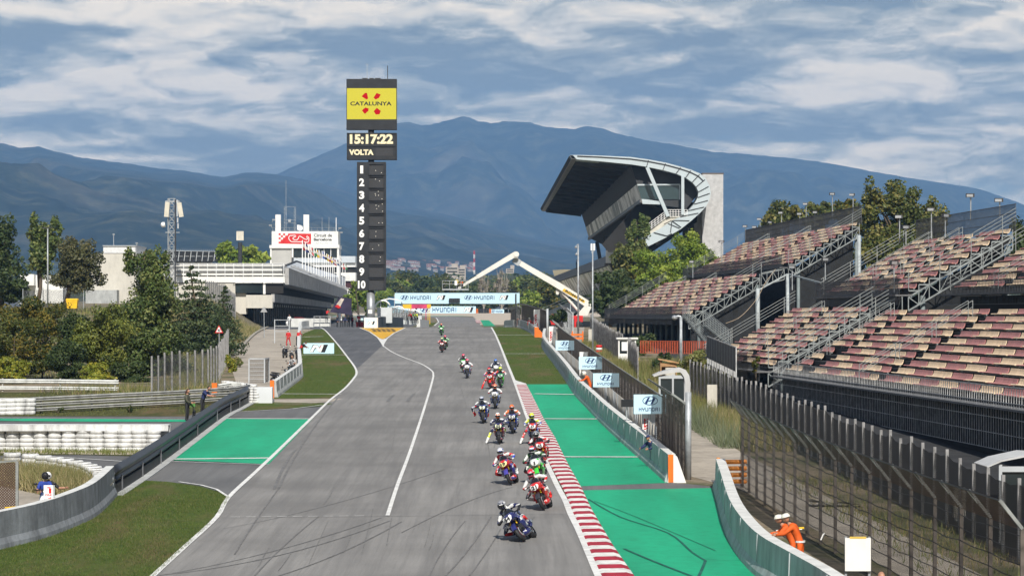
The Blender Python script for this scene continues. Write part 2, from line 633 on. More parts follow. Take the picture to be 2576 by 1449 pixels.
def strip_between(mb,L,Rr,dz,m=0):
 """strip between two (x, y) edges, cut at every knot of the road profile"""
 def at(e,y):
  for(xa,ya),(xb,yb)in zip(e,e[1:]):
   if ya<=y<=yb:
    return xa+(xb-xa)*(y-ya)/(yb-ya)
  return e[-1][0]if y>e[-1][1]else e[0][0]
 y0,y1=max(L[0][1],Rr[0][1]),min(L[-1][1],Rr[-1][1])
 kn=sorted({y0,y1}|{y for _,y in L+Rr if y0<=y<=y1}|{k for k,_ in ROAD if y0<k<y1})
 for a,b in zip(kn,kn[1:]):
  mb.poly([(at(L,a),a,zr(a)+dz),(at(Rr,a),a,zr(a)+dz),(at(Rr,b),b,zr(b)+dz),(at(L,b),b,zr(b)+dz)],m)
def xy(pts):
 return sorted([(p.x,p.y)for p in pts],key=lambda q:q[1])
LEFT_LINE=Gs((300,1530),(385,1449),(470,1371),(545,1301),(575,1251),(640,1190),(700,1133),(790,1045),(830,1006),(868,976),(890,951),(897,938),(892,922),(873,896),(845,860),(818,830),(806,823.3))
RIGHT_LINE=Gs((1545,1530),(1505,1449),(1459.7,1343),(1435,1292.5),(1422,1259.6),(1400,1218),(1369.6,1152),(1348,1098),(1327,1050),(1317.8,1024),(1306,991),(1291.8,953),(1277.5,917.6),(1261,875),(1245.5,839),(1236,822.3))
PIT_LINE=Gs((975,1297),(1000,1220),(1030,1140),(1060,1050),(1080,985),(1089,952),(1090,943),(1086,932),(1060,915),(1015,898),(985,884),(968,872))
L,Rr=xy(LEFT_LINE),xy(RIGHT_LINE)
mb=MB()
strip_between(mb,[(-14,40)]+L,[(3.2,40)]+Rr,0.02)
strip_between(mb,[(-14.6,382.5),(-16,470),(-17.3,620),(-19,720),(-22,820),(-25,890)],[(-2.9,382.5),(-4.2,470),(-7.2,640),(-8.6,720),(-10.6,820),(-12.2,890)],0.02)
strip_between(mb,[(-60,890),(-60,905)],[(-11.5,890),(-12.4,905)],0.02)
strip_between(mb,[(-60,905),(-60,930)],[(-12.4,905),(-22,930)],0.02)
struct(mb.build('race_track',ASPH))
mb=MB()
strip_between(mb,[(-36,372),(-38.5,440),(-48,700),(-50,800)],[(-20.5,372),(-20,440),(-22.5,700),(-24,800)],0.014)
mb.poly([p+Vector((0,0,0.008))for p in Gs((806,823.3),(818,830),(845,860),(873,896),(892,922),(896,930),(926,900),(962,866),(955,852),(930,834),(905,823.5))]and[Vector((p.x,p.y,p.z+0.026))for p in Gs((806,823.3),(818,830),(845,860),(873,896),(892,922),(894,928),(905,921),(962,868),(955,852),(930,834),(905,823.5))])
struct(mb.build('pit_lane',ASPH_PIT))
mb=MB()
strip_between(mb,[(-80,930),(-80,1015)],[(40,930),(40,1015)],0.012)
strip_between(mb,[(-12,640),(-12.2,890),(-13,930)],[(-0.5,640),(6,890),(40,930)],0.012)
struct(mb.build('gravel_trap',GRAVEL))
mb=MB()
strip_between(mb,[(-60,930),(-60,937)],[(-14,930),(-18,937)],0.03)
strip_between(mb,[(-6.2,610),(-9.0,790)],[(-3.6,610),(-6.6,790)],0.03)
struct(mb.build('green_runoff',GREENP))
mb=MB()
for i in range(12):
 a=690+i*9
 strip_between(mb,[(-8.8-(a-690)*.017,a),(-8.95-(a-690)*.017,a+9)],[(-7.4-(a-690)*.017,a),(-7.55-(a-690)*.017,a+9)],0.05,i%2)
struct(mb.build('kerb',[KERB_R,KERB_W]))
polys=[Gs((729,967.5),(753,949.5),(757,891),(755,830),(790,824),(806,823.3),(818,830),(845,860),(873,896),(892,922),(897,938),(890,951),(868,976),(841,1000),(690,1001),(689,998)),Gs((648,1010),(840,1014),(800,1022),(605,1034)),Gs((360,1208),(420,1211),(500,1222),(545,1235),(575,1251),(545,1301),(470,1371),(385,1449),(300,1530),(-120,1530),(-60,1400),(0,1374),(100,1351),(210,1308),(275,1250)),]
flat('grass_verge',[polys[0]],TURF,0.010)
flat('grass_verge',[polys[1]],TURF,0.028)
flat('grass_verge',[polys[2]],TURF,0.028)
flat('grass_verge',[Gs((1236,822.3),(1245.5,839),(1261,875),(1277.5,917.6),(1291.8,953),(1300,964),(1324,965.5),(1438,965.5),(1424,947),(1398,912),(1370,876),(1366,850),(1350,845),(1310,824),(1300,822.3))],TURF,0.012)
mb=MB()
strip_between(mb,[(-14.6,385),(-16,470),(-17.3,620),(-19,720)],[(-14.55,385),(-15.95,470),(-17.2,620),(-18.9,720)],0.03)
strip_between(mb,[(-20.0,386),(-20.6,600),(-22,700)],[(-14.7,386),(-17.4,600),(-18.9,700)],0.012)
strip_between(mb,[(-2.8,386),(-4.1,470),(-6.2,600)],[(4,386),(4,470),(2,600)],0.012)
struct(mb.build('grass_verge',TURF))
flat('grass_verge',[Gs((-80,1046),(-80,985),(300,985),(420,985),(560,984),(632,984),(560,1015),(470,1046))],TURF_DRY,0.010)
flat('grass_verge',[Gs((-80,1146),(-80,1131),(380,1131),(405,1143),(405,1148),(200,1143))],TURF_DRY,0.018)
flat('escape_road',[Gs((-120,1175),(-120,1020),(470,1020),(600,1034),(640,1004),(690,1003),(841,1001),(790,1045),(700,1133),(640,1190),(575,1251),(420,1251),(200,1230))],ASPH_OLD,0.006)
flat('escape_road',[Gs((690,1004),(860,1001.5),(838,1009),(790,1013),(690,1014))],ROADC,0.022)
flat('green_runoff',[Gs((566,1052),(786,1053),(676,1167),(417,1156),(424,1150))],GREENP,0.030)
flat('green_runoff',[Gs((-120,1057),(-120,1051),(250,1053),(470,1055),(470,1060),(250,1060))],GREENP,0.026)
flat('gravel_strip',[Gs((-80,1138),(-80,1131),(385,1133),(400,1141),(300,1143))],GRAVEL,0.026)
flat('green_runoff',[Gs((1324,965.5),(1344,1005),(1367.6,1053),(1396,1100),(1422,1152),(1459.7,1222),(1690,1213),(1579,1114),(1527,1067),(1485.7,1024.6),(1455,992.6),(1436,965.5))],GREENP,0.016)
flat('green_runoff',[Gs((1466,1232),(1487,1280),(1540,1370),(1595,1449),(1650,1540),(2010,1540),(1929,1449),(1884,1402),(1848,1342),(1824,1264),(1811,1226))],GREENP,0.016)
flat('escape_road',[Gs((1455,1221),(1690,1212),(1813,1224),(1812,1230),(1463,1238))],ASPH_OLD,0.010)
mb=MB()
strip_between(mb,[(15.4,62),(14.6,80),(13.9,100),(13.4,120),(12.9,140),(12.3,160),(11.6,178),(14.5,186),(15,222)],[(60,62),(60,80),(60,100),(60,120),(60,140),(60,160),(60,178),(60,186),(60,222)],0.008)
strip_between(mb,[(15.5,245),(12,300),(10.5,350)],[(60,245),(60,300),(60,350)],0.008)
struct(mb.build('stand_shade_strip',mat('shade_dark_asphalt',(0.028,0.028,0.029),0.95,0.35,.8,grime=.3)))  # ground by the stands coloured near black, their shade put into the colour
flat('service_road',[Gs((575,900),(602,884),(622,860),(646,838),(674,823.5),(800,823.5),(757,840),(752,900),(740,950),(690,962),(690,975),(540,985),(470,1000),(470,985),(595,965))],ROADC,0.012)
flat('service_road',[Gs((-150,1420),(-150,1180),(60,1200),(200,1225),(150,1262),(0,1330))],ROADC,0.02)
mb=MB()
strip_between(mb,[(11.2,66),(8.6,105),(7.0,112),(5.4,200),(4.6,300),(4.6,345),(5,384)],[(13.3,66),(11.3,105),(10.4,125),(8.4,200),(7.6,300),(9,350),(10,384)],0.012)
strip_between(mb,[(3.5,318),(3.5,384)],[(5,318),(5.2,384)],0.018)
struct(mb.build('service_road',ROADC))
flat('painted_island',[Gs((905,823.8),(1019,823.8),(990,838),(966,851),(962,852),(950,848),(930,834))],YELP,0.032)
flat('painted_island',[Gs((951,849),(962,852.4),(974,850.4),(966,862),(964,867),(958,859))],LINE,0.034)
mb=MB()
for k in range(7):
 yy=826.2+k*1.15
 for j in range(5):
  a=932+j*12+k*1.0+(k*7%5)
  q=Gs((a,yy),(a+9,yy),(a+8.6,yy+0.75),(a-0.4,yy+0.75))
  mb.poly([p+Vector((0,0,0.04))for p in q])
struct(mb.build('road_lettering',INK))
def ribbon(mb,pts,wd,dz,m=0):
 n=len(pts)
 for i in range(n-1):
  a,b=pts[i],pts[i+1]
  def nrm(k):
   d=pts[min(k+1,n-1)]-pts[max(k-1,0)]
   q=Vector((d.y,-d.x,0))
   q.normalize()
   return q*wd/2
  na,nb=nrm(i),nrm(i+1)
  q=[a-na,a+na,b+nb,b-nb]
  mb.poly([(p.x,p.y,zr(p.y)+dz)for p in q],m)
def smooth_path(pts,k=4):
 out=[]
 n=len(pts)
 for i in range(n-1):
  p0,p1,p2,p3=pts[max(i-1,0)],pts[i],pts[i+1],pts[min(i+2,n-1)]
  for j in range(k):
   t=j/k
   out.append(0.5*((2*p1)+(p2-p0)*t+(2*p0-5*p1+4*p2-p3)*t*t+(3*p1-p0-3*p2+p3)*t**3))
 out.append(pts[-1])
 return out
mb=MB()
ribbon(mb,smooth_path(LEFT_LINE),0.17,0.040)
ribbon(mb,smooth_path(RIGHT_LINE),0.21,0.040)
ribbon(mb,smooth_path(PIT_LINE),0.14,0.040)
ribbon(mb,Gs((905,823.6),(930,834),(950,848),(960,862),(966,872)),0.17,0.044)
ribbon(mb,Gs((1020,823.6),(990,838),(974,850),(966,862),(963,869)),0.17,0.046)
ribbon(mb,Gs((906,823.6),(1250,823.6)),0.22,0.048)
mb.poly([p+Vector((0,0,0.038))for p in Gs((1291.8,953),(1300,957),(1324,964.5),(1324.5,965.8),(1300,966.5),(1297,966))])
for a,b,wd in[((1311+34,990),(1450,992),.55),((1370,1053),(1512,1053.6),.5),((1420,1149),(1615,1149.5),.42),((417,1155),(676,1152),.5),((566,1052.5),(786,1053.2),.4),((762,847),(812,845.5),.6),((1248,842),(1342,842),.7),((1263,889),(1380,889),.5),((705,990),(858,991),.35),((752,893),(872,892),.4),((690,1015),(785,1015.5),.12),((605,1035),(735,1028),.12),((735,1028),(812,1018),.12),((417,1160),(676,1168.5),.10),((0,1374.5),(62,1361.5),.1),((60,1143.5),(377,1165),.12),((0,1051),(470,1054.4),.1)]:
 ribbon(mb,Gs(a,b),wd,0.042)
ribbon(mb,Gs((450,1212),(505,1220),(545,1231),(574,1250)),0.11,0.042)
ribbon(mb,Gs((1811,1226),(1824,1264),(1848,1342),(1884,1402),(1929,1449),(1985,1510)),0.10,0.042)
ribbon(mb,Gs((1437,966),(1456,993),(1486.7,1025),(1528,1068),(1580,1115),(1690,1213)),0.07,0.042)
for k in range(9):
 a=580+k*39
 ribbon(mb,Gs((a,1301-k*.35),(a+24,1300.8-k*.35)),0.055,0.042)
ribbon(mb,[Vector((-17.3,620,0)),Vector((-19,720,0)),Vector((-22,820,0)),Vector((-24,880,0))],0.3,0.04)
struct(mb.build('painted_line',LINE))
mb=MB()
ribbon(mb,Gs((545,1302.5),(980,1298.5),(1436,1293)),0.05,0.036)
ribbon(mb,Gs((1110,828),(1240,829.5)),0.35,0.036)
ribbon(mb,Gs((860,905),(925,905)),0.2,0.036)
def arc(a,b,c,k=10):
 a,b,c=Vector(a),Vector(b),Vector(c)
 out=[]
 for i in range(k+1):
  t=i/k
  p=a*(1-t)**2+b*2*t*(1-t)+c*t*t
  out.append(G(p.x,p.y))
 return out
marks=[((385,1449),(700,1420),(980,1310),.05),((395,1449),(690,1400),(960,1302),.04),((700,1449),(860,1400),(1010,1312),.05),((1010,1340),(1180,1250),(1290,1225),.03),((700,1230),(760,1100),(850,1000),.09),((690,1230),(715,1160),(745,1130),.12),((560,1330),(800,1290),(1120,1180),.03),((1120,1449),(1180,1390),(1235,1300),.05),((1180,1449),(1220,1400),(1260,1330),.04),((590,1395),(640,1310),(700,1230),.05),((1080,1449),(1110,1380),(1170,1310),.04),((640,1449),(700,1380),(800,1300),.05),((975,1010),(980,1002),(990,993),.2),((1025,1010),(1030,1000),(1042,990),.2),((1345,1300),(1300,1340),(1310,1380),.03)]
for a,b,c,wd in marks:
 ribbon(mb,arc(a,b,c),wd,0.034)
for k in range(30):
 x0=random.uniform(620,1420)
 y0=random.uniform(1010,1440)
 ln=(y0-669)*random.uniform(0.03,0.16)
 sl=(x0-1150)/(y0-669)+random.uniform(-0.25,0.25)
 if x0<1180-(y0-823)*1.0+50 or x0>1250+(y0-823)*.33:
  continue
 ribbon(mb,arc((x0,y0),(x0-sl*ln*.5+random.uniform(-6,6),y0-ln*.5),(x0-sl*ln,y0-ln),5),random.uniform(.015,.035),0.033)
struct(mb.build('tyre_mark',TYREMARK))
mb=MB()
for pts,wd in[(((1480,1255),(1560,1300),(1680,1340),(1740,1388),(1775,1410)),.07),(((1775,1410),(1760,1445),(1740,1480)),.09),(((1570,1380),(1640,1410),(1740,1449)),.10),(((1495,1260),(1600,1300),(1800,1385)),.03),(((1775,1406),(1850,1410),(1884,1402)),.03)]:
 ribbon(mb,smooth_path(Gs(*pts)),wd,0.030)
struct(mb.build('tyre_mark',mat('green_tyre_mark',(0.008,0.10,0.07),0.7,0.3,2)))
mb=MB()
for k in range(26):
 yy=985+k*5.2
 xr=1306+(yy-991)*.36
 ribbon(mb,Gs((xr-12-random.uniform(0,9),yy+random.uniform(-1,1)),(xr-3,yy+1)),0.12,0.033)
struct(mb.build('tyre_mark',TYREMARK))
KL=xy(Gs((1553,1530),(1511,1449),(1480,1380),(1448.6,1303),(1424.5,1242),(1400,1196),(1376,1150),(1358,1105),(1340,1073),(1325,1041),(1311,1003),(1298,966)))
KR=xy(Gs((1650,1540),(1595,1449),(1540,1370),(1487,1280),(1459.7,1222),(1431,1172),(1413.5,1137),(1396,1100),(1367.6,1053),(1344,1005),(1324,966)))
def ex(e,y):
 for(xa,ya),(xb,yb)in zip(e,e[1:]):
  if ya<=y<=yb:
   return xa+(xb-xa)*(y-ya)/(yb-ya)
 return e[-1][0]if y>e[-1][1]else e[0][0]
mb=MB()
y,i=68.5,0
while y<197.5:
 y2=min(y+1.06,197.9)
 xl,xr2=ex(KL,y)-.02,ex(KL,y2)-.02
 rl,rr=ex(KR,y)+.02,ex(KR,y2)+.02
 z,z2=zr(y),zr(y2)
 prof=[(0,.03),(0.15,.06),(0.8,.07),(1.0,.02)]
 A=[(xl+(rl-xl)*a,y,z+b)for a,b in prof]
 B=[(xr2+(rr-xr2)*a,y2,z2+b)for a,b in prof]
 for k in range(3):
  mb.poly([A[k],A[k+1],B[k+1],B[k]],i%2)
 y=y2
 i+=1
struct(mb.build('kerb',[KERB_R,KERB_W]))
def forest_material():
 m=bpy.data.materials.new('forest_slope')
 m.use_nodes=True
 t=NT(m.node_tree)
 pos=t.add('ShaderNodeNewGeometry').outputs['Position']
 n1=t.noise(pos,0.0016,7,0.62)
 n2=t.noise(pos,0.012,8,0.7)
 c=t.ramp(n2,[(0.34,(0.004,0.007,0.005)),(0.5,(0.016,0.022,0.011)),(0.66,(0.075,0.073,0.040))])
 c=t.mix(t.ramp(n1,[(0.56,(0,0,0)),(0.70,(0.35,0.35,0.35))]),c,(0.19,0.16,0.12))
 bs=t.add('ShaderNodeBsdfPrincipled')
 t.put(bs,'Base Color',c)
 bs.inputs['Roughness'].default_value=1.0
 bs.inputs['Specular IOR Level'].default_value=0.0
 o=t.add('ShaderNodeOutputMaterial')
 t.t.links.new(bs.outputs[0],o.inputs[0])
 return m
FOREST=forest_material()
RIDGE_FAR=[(-400,560),(300,560),(560,500),(700,437),(760,410),(830,380),(870,362),(940,330),(1000,309),(1030,308),(1062,317),(1100,311),(1150,297),(1172,294),(1205,306),(1240,310),(1280,305),(1330,309),(1390,322),(1440,326),(1470,320),(1503,320),(1560,338),(1620,352),(1700,365),(1790,382),(1900,390),(2000,400),(2100,413),(2200,433),(2300,450),(2400,465),(2460,475),(2520,495),(2576,515),(2700,555),(3000,620)]
RIDGE_NEAR=[(-400,330),(-100,350),(0,360),(50,372),(100,369),(140,382),(200,396),(260,405),(320,411),(400,425),(470,430),(520,440),(562,446),(620,433),(680,437),(740,447),(800,460),(860,478),(900,492),(1000,516),(1100,535),(1200,560),(1300,588),(1400,612),(1500,630),(1700,655),(2000,680),(3000,700)]
def interp(tab,x):
 for(a,ya),(b,yb)in zip(tab,tab[1:]):
  if x<=b:
   return ya+(yb-ya)*(x-a)/(b-a)
 return tab[-1][1]
def slope_z(ridge,y0,y1,z0,px,y,seed,rough,expo):
 t=(y-y0)/(y1-y0)
 top=CZ+(HY-interp(ridge,px))*y1/FPX
 x=(px-CX)*y/FPX
 tt=max(0.0,min(1.0,t))
 h=z0+(top-z0)*tt**expo
 q=Vector((x*0.0011+seed,y*0.0006,seed))
 nz=mnoise.fractal(q,0.9,2.1,6)
 rid=1-abs(mnoise.noise(Vector((x*0.0016+seed,y*0.00025+x*.0004,seed+4))))*2
 h=h+rough*(top-z0)*(nz*0.55+rid*0.35)*tt*(1-tt)*2.2
 h=min(h,CZ+(top-CZ)*y/y1*(.90+.10*tt**3))if tt<1 else h
 return h+mnoise.noise(Vector((px*0.09,y*.001,seed)))*(top-z0)*0.006*(tt>.98)
def mountain(name,ridge,y0,y1,z0,seed,rough,expo,nxx,nyy):
 mb=MB()
 vs=[]
 for j in range(nyy+6):
  t=j/nyy
  y=y0+(y1-y0)*t
  for i in range(nxx):
   px=-330+3240*i/(nxx-1)
   if t<=1.0:
    z=slope_z(ridge,y0,y1,z0,px,y,seed,rough,expo)
   else:
    z=slope_z(ridge,y0,y1,z0,px,y1,seed,rough,expo)*max(0.0,1-(t-1)*4.5)
   vs.append(((px-CX)*y/FPX,y,z))
 n=nxx
 fs=[(j*n+i,j*n+i+1,(j+1)*n+i+1,(j+1)*n+i)for j in range(nyy+5)for i in range(n-1)]
 mb.add(vs,fs)
 return struct(mb.build(name,FOREST,smooth=True))
mountain('mountain',RIDGE_FAR,10500,13500,90,3.1,0.95,.9,320,80)
mountain('mountain',RIDGE_NEAR,4300,11000,24,8.4,0.9,1.05,320,80)
def near_slope(px,y):
 return slope_z(RIDGE_NEAR,4300,11000,24,px,y,8.4,0.9,1.05)
hz=MB()
hz.box((0,6990,575),(9400,14600,1190))
hb=bpy.data.materials.new('haze')
hb.use_nodes=True
t=NT(hb.node_tree)
pv=t.add('ShaderNodeVolumePrincipled')
pv.inputs['Color'].default_value=(0.28,0.53,0.93,1)
pv.inputs['Density'].default_value=8.0e-5
pv.inputs['Anisotropy'].default_value=-0.07
o=t.add('ShaderNodeOutputMaterial')
t.t.links.new(pv.outputs[0],o.inputs['Volume'])
ob=hz.build('haze',hb)
ob['kind']='stuff'
ob.display_type='WIRE'
UZ=Vector((0,0,1))
RUSTMESH=meshmat('rusty_chain_link',(0.085,0.05,0.032),0.80,0.09,0.8,0.22)
GREYMESH=meshmat('grey_chain_link',(0.10,0.10,0.10),0.34,0.08,0.6)
DARKMESH=meshmat('dark_windbreak_mesh',(0.035,0.034,0.034),0.7,0.05,0.8,0.3)
POSTC=mat('fence_post_concrete',(0.25,0.245,0.24),0.9,0.3,3,grime=0.4)
GREENWALL=mat('green_grey_wall',(0.36,0.41,0.405),0.8,0.16,1.0,bump=0.15,grime=0.35)
SLAT=mat('bleached_boards',(0.42,0.40,0.36),0.85,0.25,2,grime=0.4)
TYREW=mat('painted_tyre_white',(0.66,0.66,0.64),0.6,0.12,2.5,grime=0.5)
BELT=mat('white_belting',(0.72,0.72,0.70),0.55,0.14,1.2,grime=0.5)
CONVEY=mat('black_conveyor_belt',(0.020,0.021,0.024),0.42,0.35,1.2,spec=0.5,grime=0.3)
ARMCO=mat('guard_rail_steel',(0.40,0.40,0.37),0.6,0.2,2.0,metal=0.2,grime=0.35)
def gp(px,py):
 p=G(px,py)
 return Vector((p.x,p.y,zr(p.y)))
def jersey(name,label,path,face,h=1.1,w=0.36,group='concrete walls beside the track',top=CONC_TOP,step=4.0,joints=True):
 """safety wall: battered foot, upright face, top coloured paler as if sunlit; the road side is the first point of the profile"""
 mb=MB()
 prof=[(-w/2-.10,0),(-w/2-.08,.16),(-w/2,.34),(-w/2+.03,h),(w/2-.03,h),(w/2,0)]
 mb.sweep(path,prof,0,mats=[0,0,0,1,0,0])
 o=mb.build(name,[face,top])
 tag(o,label,'wall',group)
 if joints:
  jm=MB()
  acc,nxt=0,step
  for a,b in zip(path,path[1:]):
   L=(b-a).length
   d=(b-a).normalized()
   xx=Vector((d.y,-d.x,0)).normalized()
   while nxt<=acc+L:
    p=a+d*(nxt-acc)-xx*(w/2+.012)
    jm.bar(p+Vector((0,0,.34))+xx*.005,p+Vector((0,0,h-.02))+xx*.03,.035,.03,up=d)
    nxt+=step
   acc+=L
  jm.build('joint_strip',GREYP,o)
 return o
w1=smooth_path([gp(1690,1212),gp(1632,1160),gp(1579,1114),gp(1527,1067),gp(1485.7,1024.6),gp(1455,992.6),gp(1424,947),gp(1396,910),gp(1371,877),gp(1368.5,860),gp(1371,848)],3)
jersey('concrete_wall','long pale green-grey concrete wall on right of kerb with rounded far end',w1,GREENWALL)
e=MB()
p0=gp(1690,1212)
e.extrude([p0+Vector((-.18,-.06,0)),p0+Vector((.55,.0,0)),p0+Vector((.2,-.02,1.02)),p0+Vector((-.02,-.04,1.16))],(0,-.14,0))
tag(e.build('wall_end_block',WHITE,None,p0),'white sloping end block closing the long right wall','end block')
e=MB()
e.box(p0+Vector((-.05,-.16,.56)),(.20,.08,1.08))
tag(e.build('end_pad',ORANGE,None,p0),'narrow orange pad on near end of long right wall','crash pad','orange pads on wall ends')
w2=smooth_path([Vector((7.95,56,zr(56))),Vector((7.68,65.5,zr(65.5))),Vector((7.26,71,zr(71))),gp(1929,1449),gp(1884,1402),gp(1848,1342),gp(1824,1264),gp(1812,1226)],4)
jersey('concrete_wall','curving grey-green wall at lower right below the tall mesh fence',w2,GREENWALL,1.12,.40,step=5)
p0=gp(1811,1224)
e=MB()
e.box(p0+Vector((-.05,.2,.56)),(.12,.3,1.12))
for k in range(4):
 e.tube([p0+Vector((.15,.35,.2+k*.25)),p0+Vector((1.05,.5,.2+k*.25))],.085,8)
tag(e.build('orange_barrier',mat('orange_plastic',(0.72,0.24,0.02),0.5,0.2,1.5,grime=0.3),None,p0),'stacked orange tube barrier at far end of lower right wall','barrier')
w0=smooth_path([gp(1352,846),gp(1338,836),gp(1325,829),gp(1313,824.5),gp(1305,822.5)],3)
jersey('concrete_wall','short grey wall beyond the grass on right near the brow',w0,CONC)
p0=gp(1353,847)
e=MB()
e.box(p0+Vector((-.15,-.1,.6)),(.5,.3,1.2))
e.extrude([p0+Vector((.1,-.2,0)),p0+Vector((1.0,-.2,0)),p0+Vector((.1,-.2,1.0))],(0,.3,0))
tag(e.build('end_pad',ORANGE,None,p0),'bright orange wedge pad at end of short grey wall near the brow','crash pad','orange pads on wall ends')
p0=Vector((1.1,405,zr(405)))
jersey('concrete_wall','low pale wall just past the brow right of the track',[Vector((.3,420,zr(420))),Vector((-.8,432,zr(432))),Vector((-1.2,470,zr(470)))],CONC_TOP,1.2,joints=False)
e=MB()
e.box(p0+Vector((-.1,8,.55)),(.5,.4,1.3))
e.extrude([p0+Vector((.15,7.8,0)),p0+Vector((.8,7.8,0)),p0+Vector((.15,7.8,1.0))],(0,.4,0))
tag(e.build('end_pad',ORANGE,None,p0+Vector((0,8,0))),'small orange pad on low wall past the brow','crash pad','orange pads on wall ends')
w3=smooth_path([gp(775,824.6),gp(762,826),gp(755.5,831),gp(752,858),gp(751,891),gp(754,935),gp(752,949),gp(729,967.5),gp(689.5,998)],3)
jersey('concrete_wall','grey concrete wall between service road and grass on the left',w3,CONC,1.05,.34)
p0=gp(685,999)
e=MB()
e.box(p0+Vector((.0,-.1,.56)),(.26,.22,1.12))
tag(e.build('end_pad',ORANGE,None,p0),'tall orange pad on near end of grey left wall','crash pad','orange pads on wall ends')
w4=smooth_path([gp(277,1247),gp(240,1285),gp(200,1311),(gp(100,1351)),gp(0,1377),gp(-60,1390),gp(-160,1410)],4)
jersey('concrete_wall','tall dark stained concrete wall in the lower left corner',w4,mat('weathered_wall',(0.22,0.235,0.25),0.85,0.2,1.1,bump=0.3,grime=0.5),1.12,.36,joints=False)
def wave(h0,h1,d=.08,n=2,out=-1):
 """W-beam profile (x, z) closed with a thin back"""
 pts=[]
 for k in range(8*n+1):
  t=k/(8*n)
  pts.append((out*d*(0.5-0.5*math.cos(2*math.pi*n*t)),h0+(h1-h0)*t))
 back=[(a-out*.015,b)for a,b in reversed(pts)]
 return pts+back
def guard(name,label,path,rails,m,post_m,post_h,step=4,group='steel guard rails',out=-1,d=.08):
 mb=MB()
 t=thing(name,label,'guard rail',path[0],group=group)
 for a,b in rails:
  r=MB()
  r.sweep(path,wave(a,b,d,2,out))
  r.build('rail',m,t,smooth=True)
 acc,nxt,k=0,0.3,0
 for a,b in zip(path,path[1:]):
  L=(b-a).length
  dd=(b-a).normalized()
  xx=Vector((dd.y,-dd.x,0)).normalized()
  while nxt<=acc+L:
   p=a+dd*(nxt-acc)+xx*(.10*-out)
   pm=MB()
   pm.box(p+Vector((0,0,post_h/2)),(.1,.12,post_h))
   pm.build('post',post_m,t)
   nxt+=step
  acc+=L
 return t
bl=smooth_path([gp(627,1010),gp(597,1027),gp(560,1046),(gp(490,1098)),gp(420,1150),gp(350,1200),gp(279,1246)],3)
t=thing('belted_barrier','long black rubber-belted barrier sloping down left of the green run-off','barrier',bl[0])
r=MB()
r.sweep(bl,wave(.62,1.06,.17,1,-1))
r.build('upper_belt',CONVEY,t,smooth=True)
r=MB()
r.sweep(bl,wave(.40,.64,.10,1,-1))
r.build('lower_belt',CONVEY,t,smooth=True)
r=MB()
r.sweep(bl,[(-.12,.0),(-.12,.40),(.02,.40),(.02,0)])
r.build('kick_panel',mat('black_kick_board',(0.028,0.029,0.031),0.6,0.3,1.2,grime=0.3),t)
r=MB()
r.sweep(bl,[(-.45,.0),(-.45,.05),(.25,.05),(.25,0)])
r.build('footing',CONC,t)
for k in range(1,len(bl)-1,2):
 r=MB()
 d=(bl[k+1]-bl[k]).normalized()
 xx=Vector((d.y,-d.x,0))
 r.bar(bl[k]-xx*.135,bl[k]-xx*.135+Vector((0,0,.62)),.07,.03,up=d)
 r.build('joint_cover',CONC_DARK,t)
gr=[gp(627,1003),gp(590,1010),gp(535,1014),gp(440,1021),gp(300,1028),gp(86,1040),gp(60,1041),gp(-70,1042)]
guard('guard_rail','triple steel guard rail along far edge of the old track on the left',smooth_path(gr,2),[(.12,.36),(.42,.66),(.72,.96)],ARMCO,DARKM,1.0,group=None,out=-1,d=.09)
gr=[gp(299,986),gp(150,984),gp(0,983),gp(-90,983)]
guard('guard_rail','two-rail white guard rail in front of the yellow-tipped shrubs',gr,[(.1,.36),(.55,.84)],mat('white_guard_rail',(0.62,0.63,0.6),0.6,0.15,2,grime=0.35),SLAT,.9,group=None,out=-1)
gr=[gp(612,985),gp(580,985),gp(548,990)]
guard('guard_rail','short white guard rail behind orange pad by the service gate',gr,[(.1,.34),(.42,.66)],mat('white_guard_rail',(0.62,0.63,0.6)),SLAT,.8,step=2,group=None,out=-1)
p0=gp(540,991)
e=MB()
e.box(p0+Vector((0,-.05,.38)),(.34,.3,.76))
tag(e.build('end_pad',ORANGE,None,p0),'squat orange pad at end of the short white guard rail','crash pad','orange pads on wall ends')
def tyre_stack_mesh(n,d,h):
 mb=MB()
 th=h/n
 for k in range(n):
  z=k*th
  mb.lathe([(d*.30,z+th*.03),(d*.48,z+th*.02),(d*.525,z+th*.14),(d*.54,z+th*.5),(d*.525,z+th*.86),(d*.48,z+th*.98),(d*.30,z+th*.97)],(random.uniform(-.02,.02),random.uniform(-.02,.02),0),14)
 return mb
def tyre_wall(name,label,a,b,n,h,d,rows,cap=None,group='white painted tyre walls',path=None):
 t=thing(name,label,'tyre wall',a,group=group)
 proto=tyre_stack_mesh(rows,d,h).build('tyre_stack',TYREW,None,smooth=True)
 proto.parent=t
 first=True
 for k in range(n):
  f=(k+.5)/n
  if path is None:
   p=a+(b-a)*f
  else:
   L=[0]
   for q,r2 in zip(path,path[1:]):
    L.append(L[-1]+(r2-q).length)
   s=f*L[-1]
   i=max(j for j in range(len(L)-1)if L[j]<=s)
   p=path[i]+(path[i+1]-path[i])*((s-L[i])/(L[i+1]-L[i]))
  o=proto if first else proto.copy()
  if not first:
   COL.objects.link(o)
   o.parent=t
  first=False
  o.location=p-a
  o.rotation_euler=(0,0,random.uniform(0,6))
 return t
a,b=gp(-20,1132),gp(404,1134)
ta=tyre_wall('tyre_wall','long white tyre wall with belted top beside the black barrier',a,b,12,1.0,.66,5)
mb=MB()
for off,hh in((-.36,0),(.45,0)):
 pass
c1,c2=a+Vector((-.2,0,0)),b+Vector((.35,0,0))
mb.box((c1+c2)/2+Vector((0,.55,.58)),((c2-c1).length,.42,1.14))
mb.box((c1+c2)/2+Vector((0,-.345,1.06)),((c2-c1).length,.02,.26))
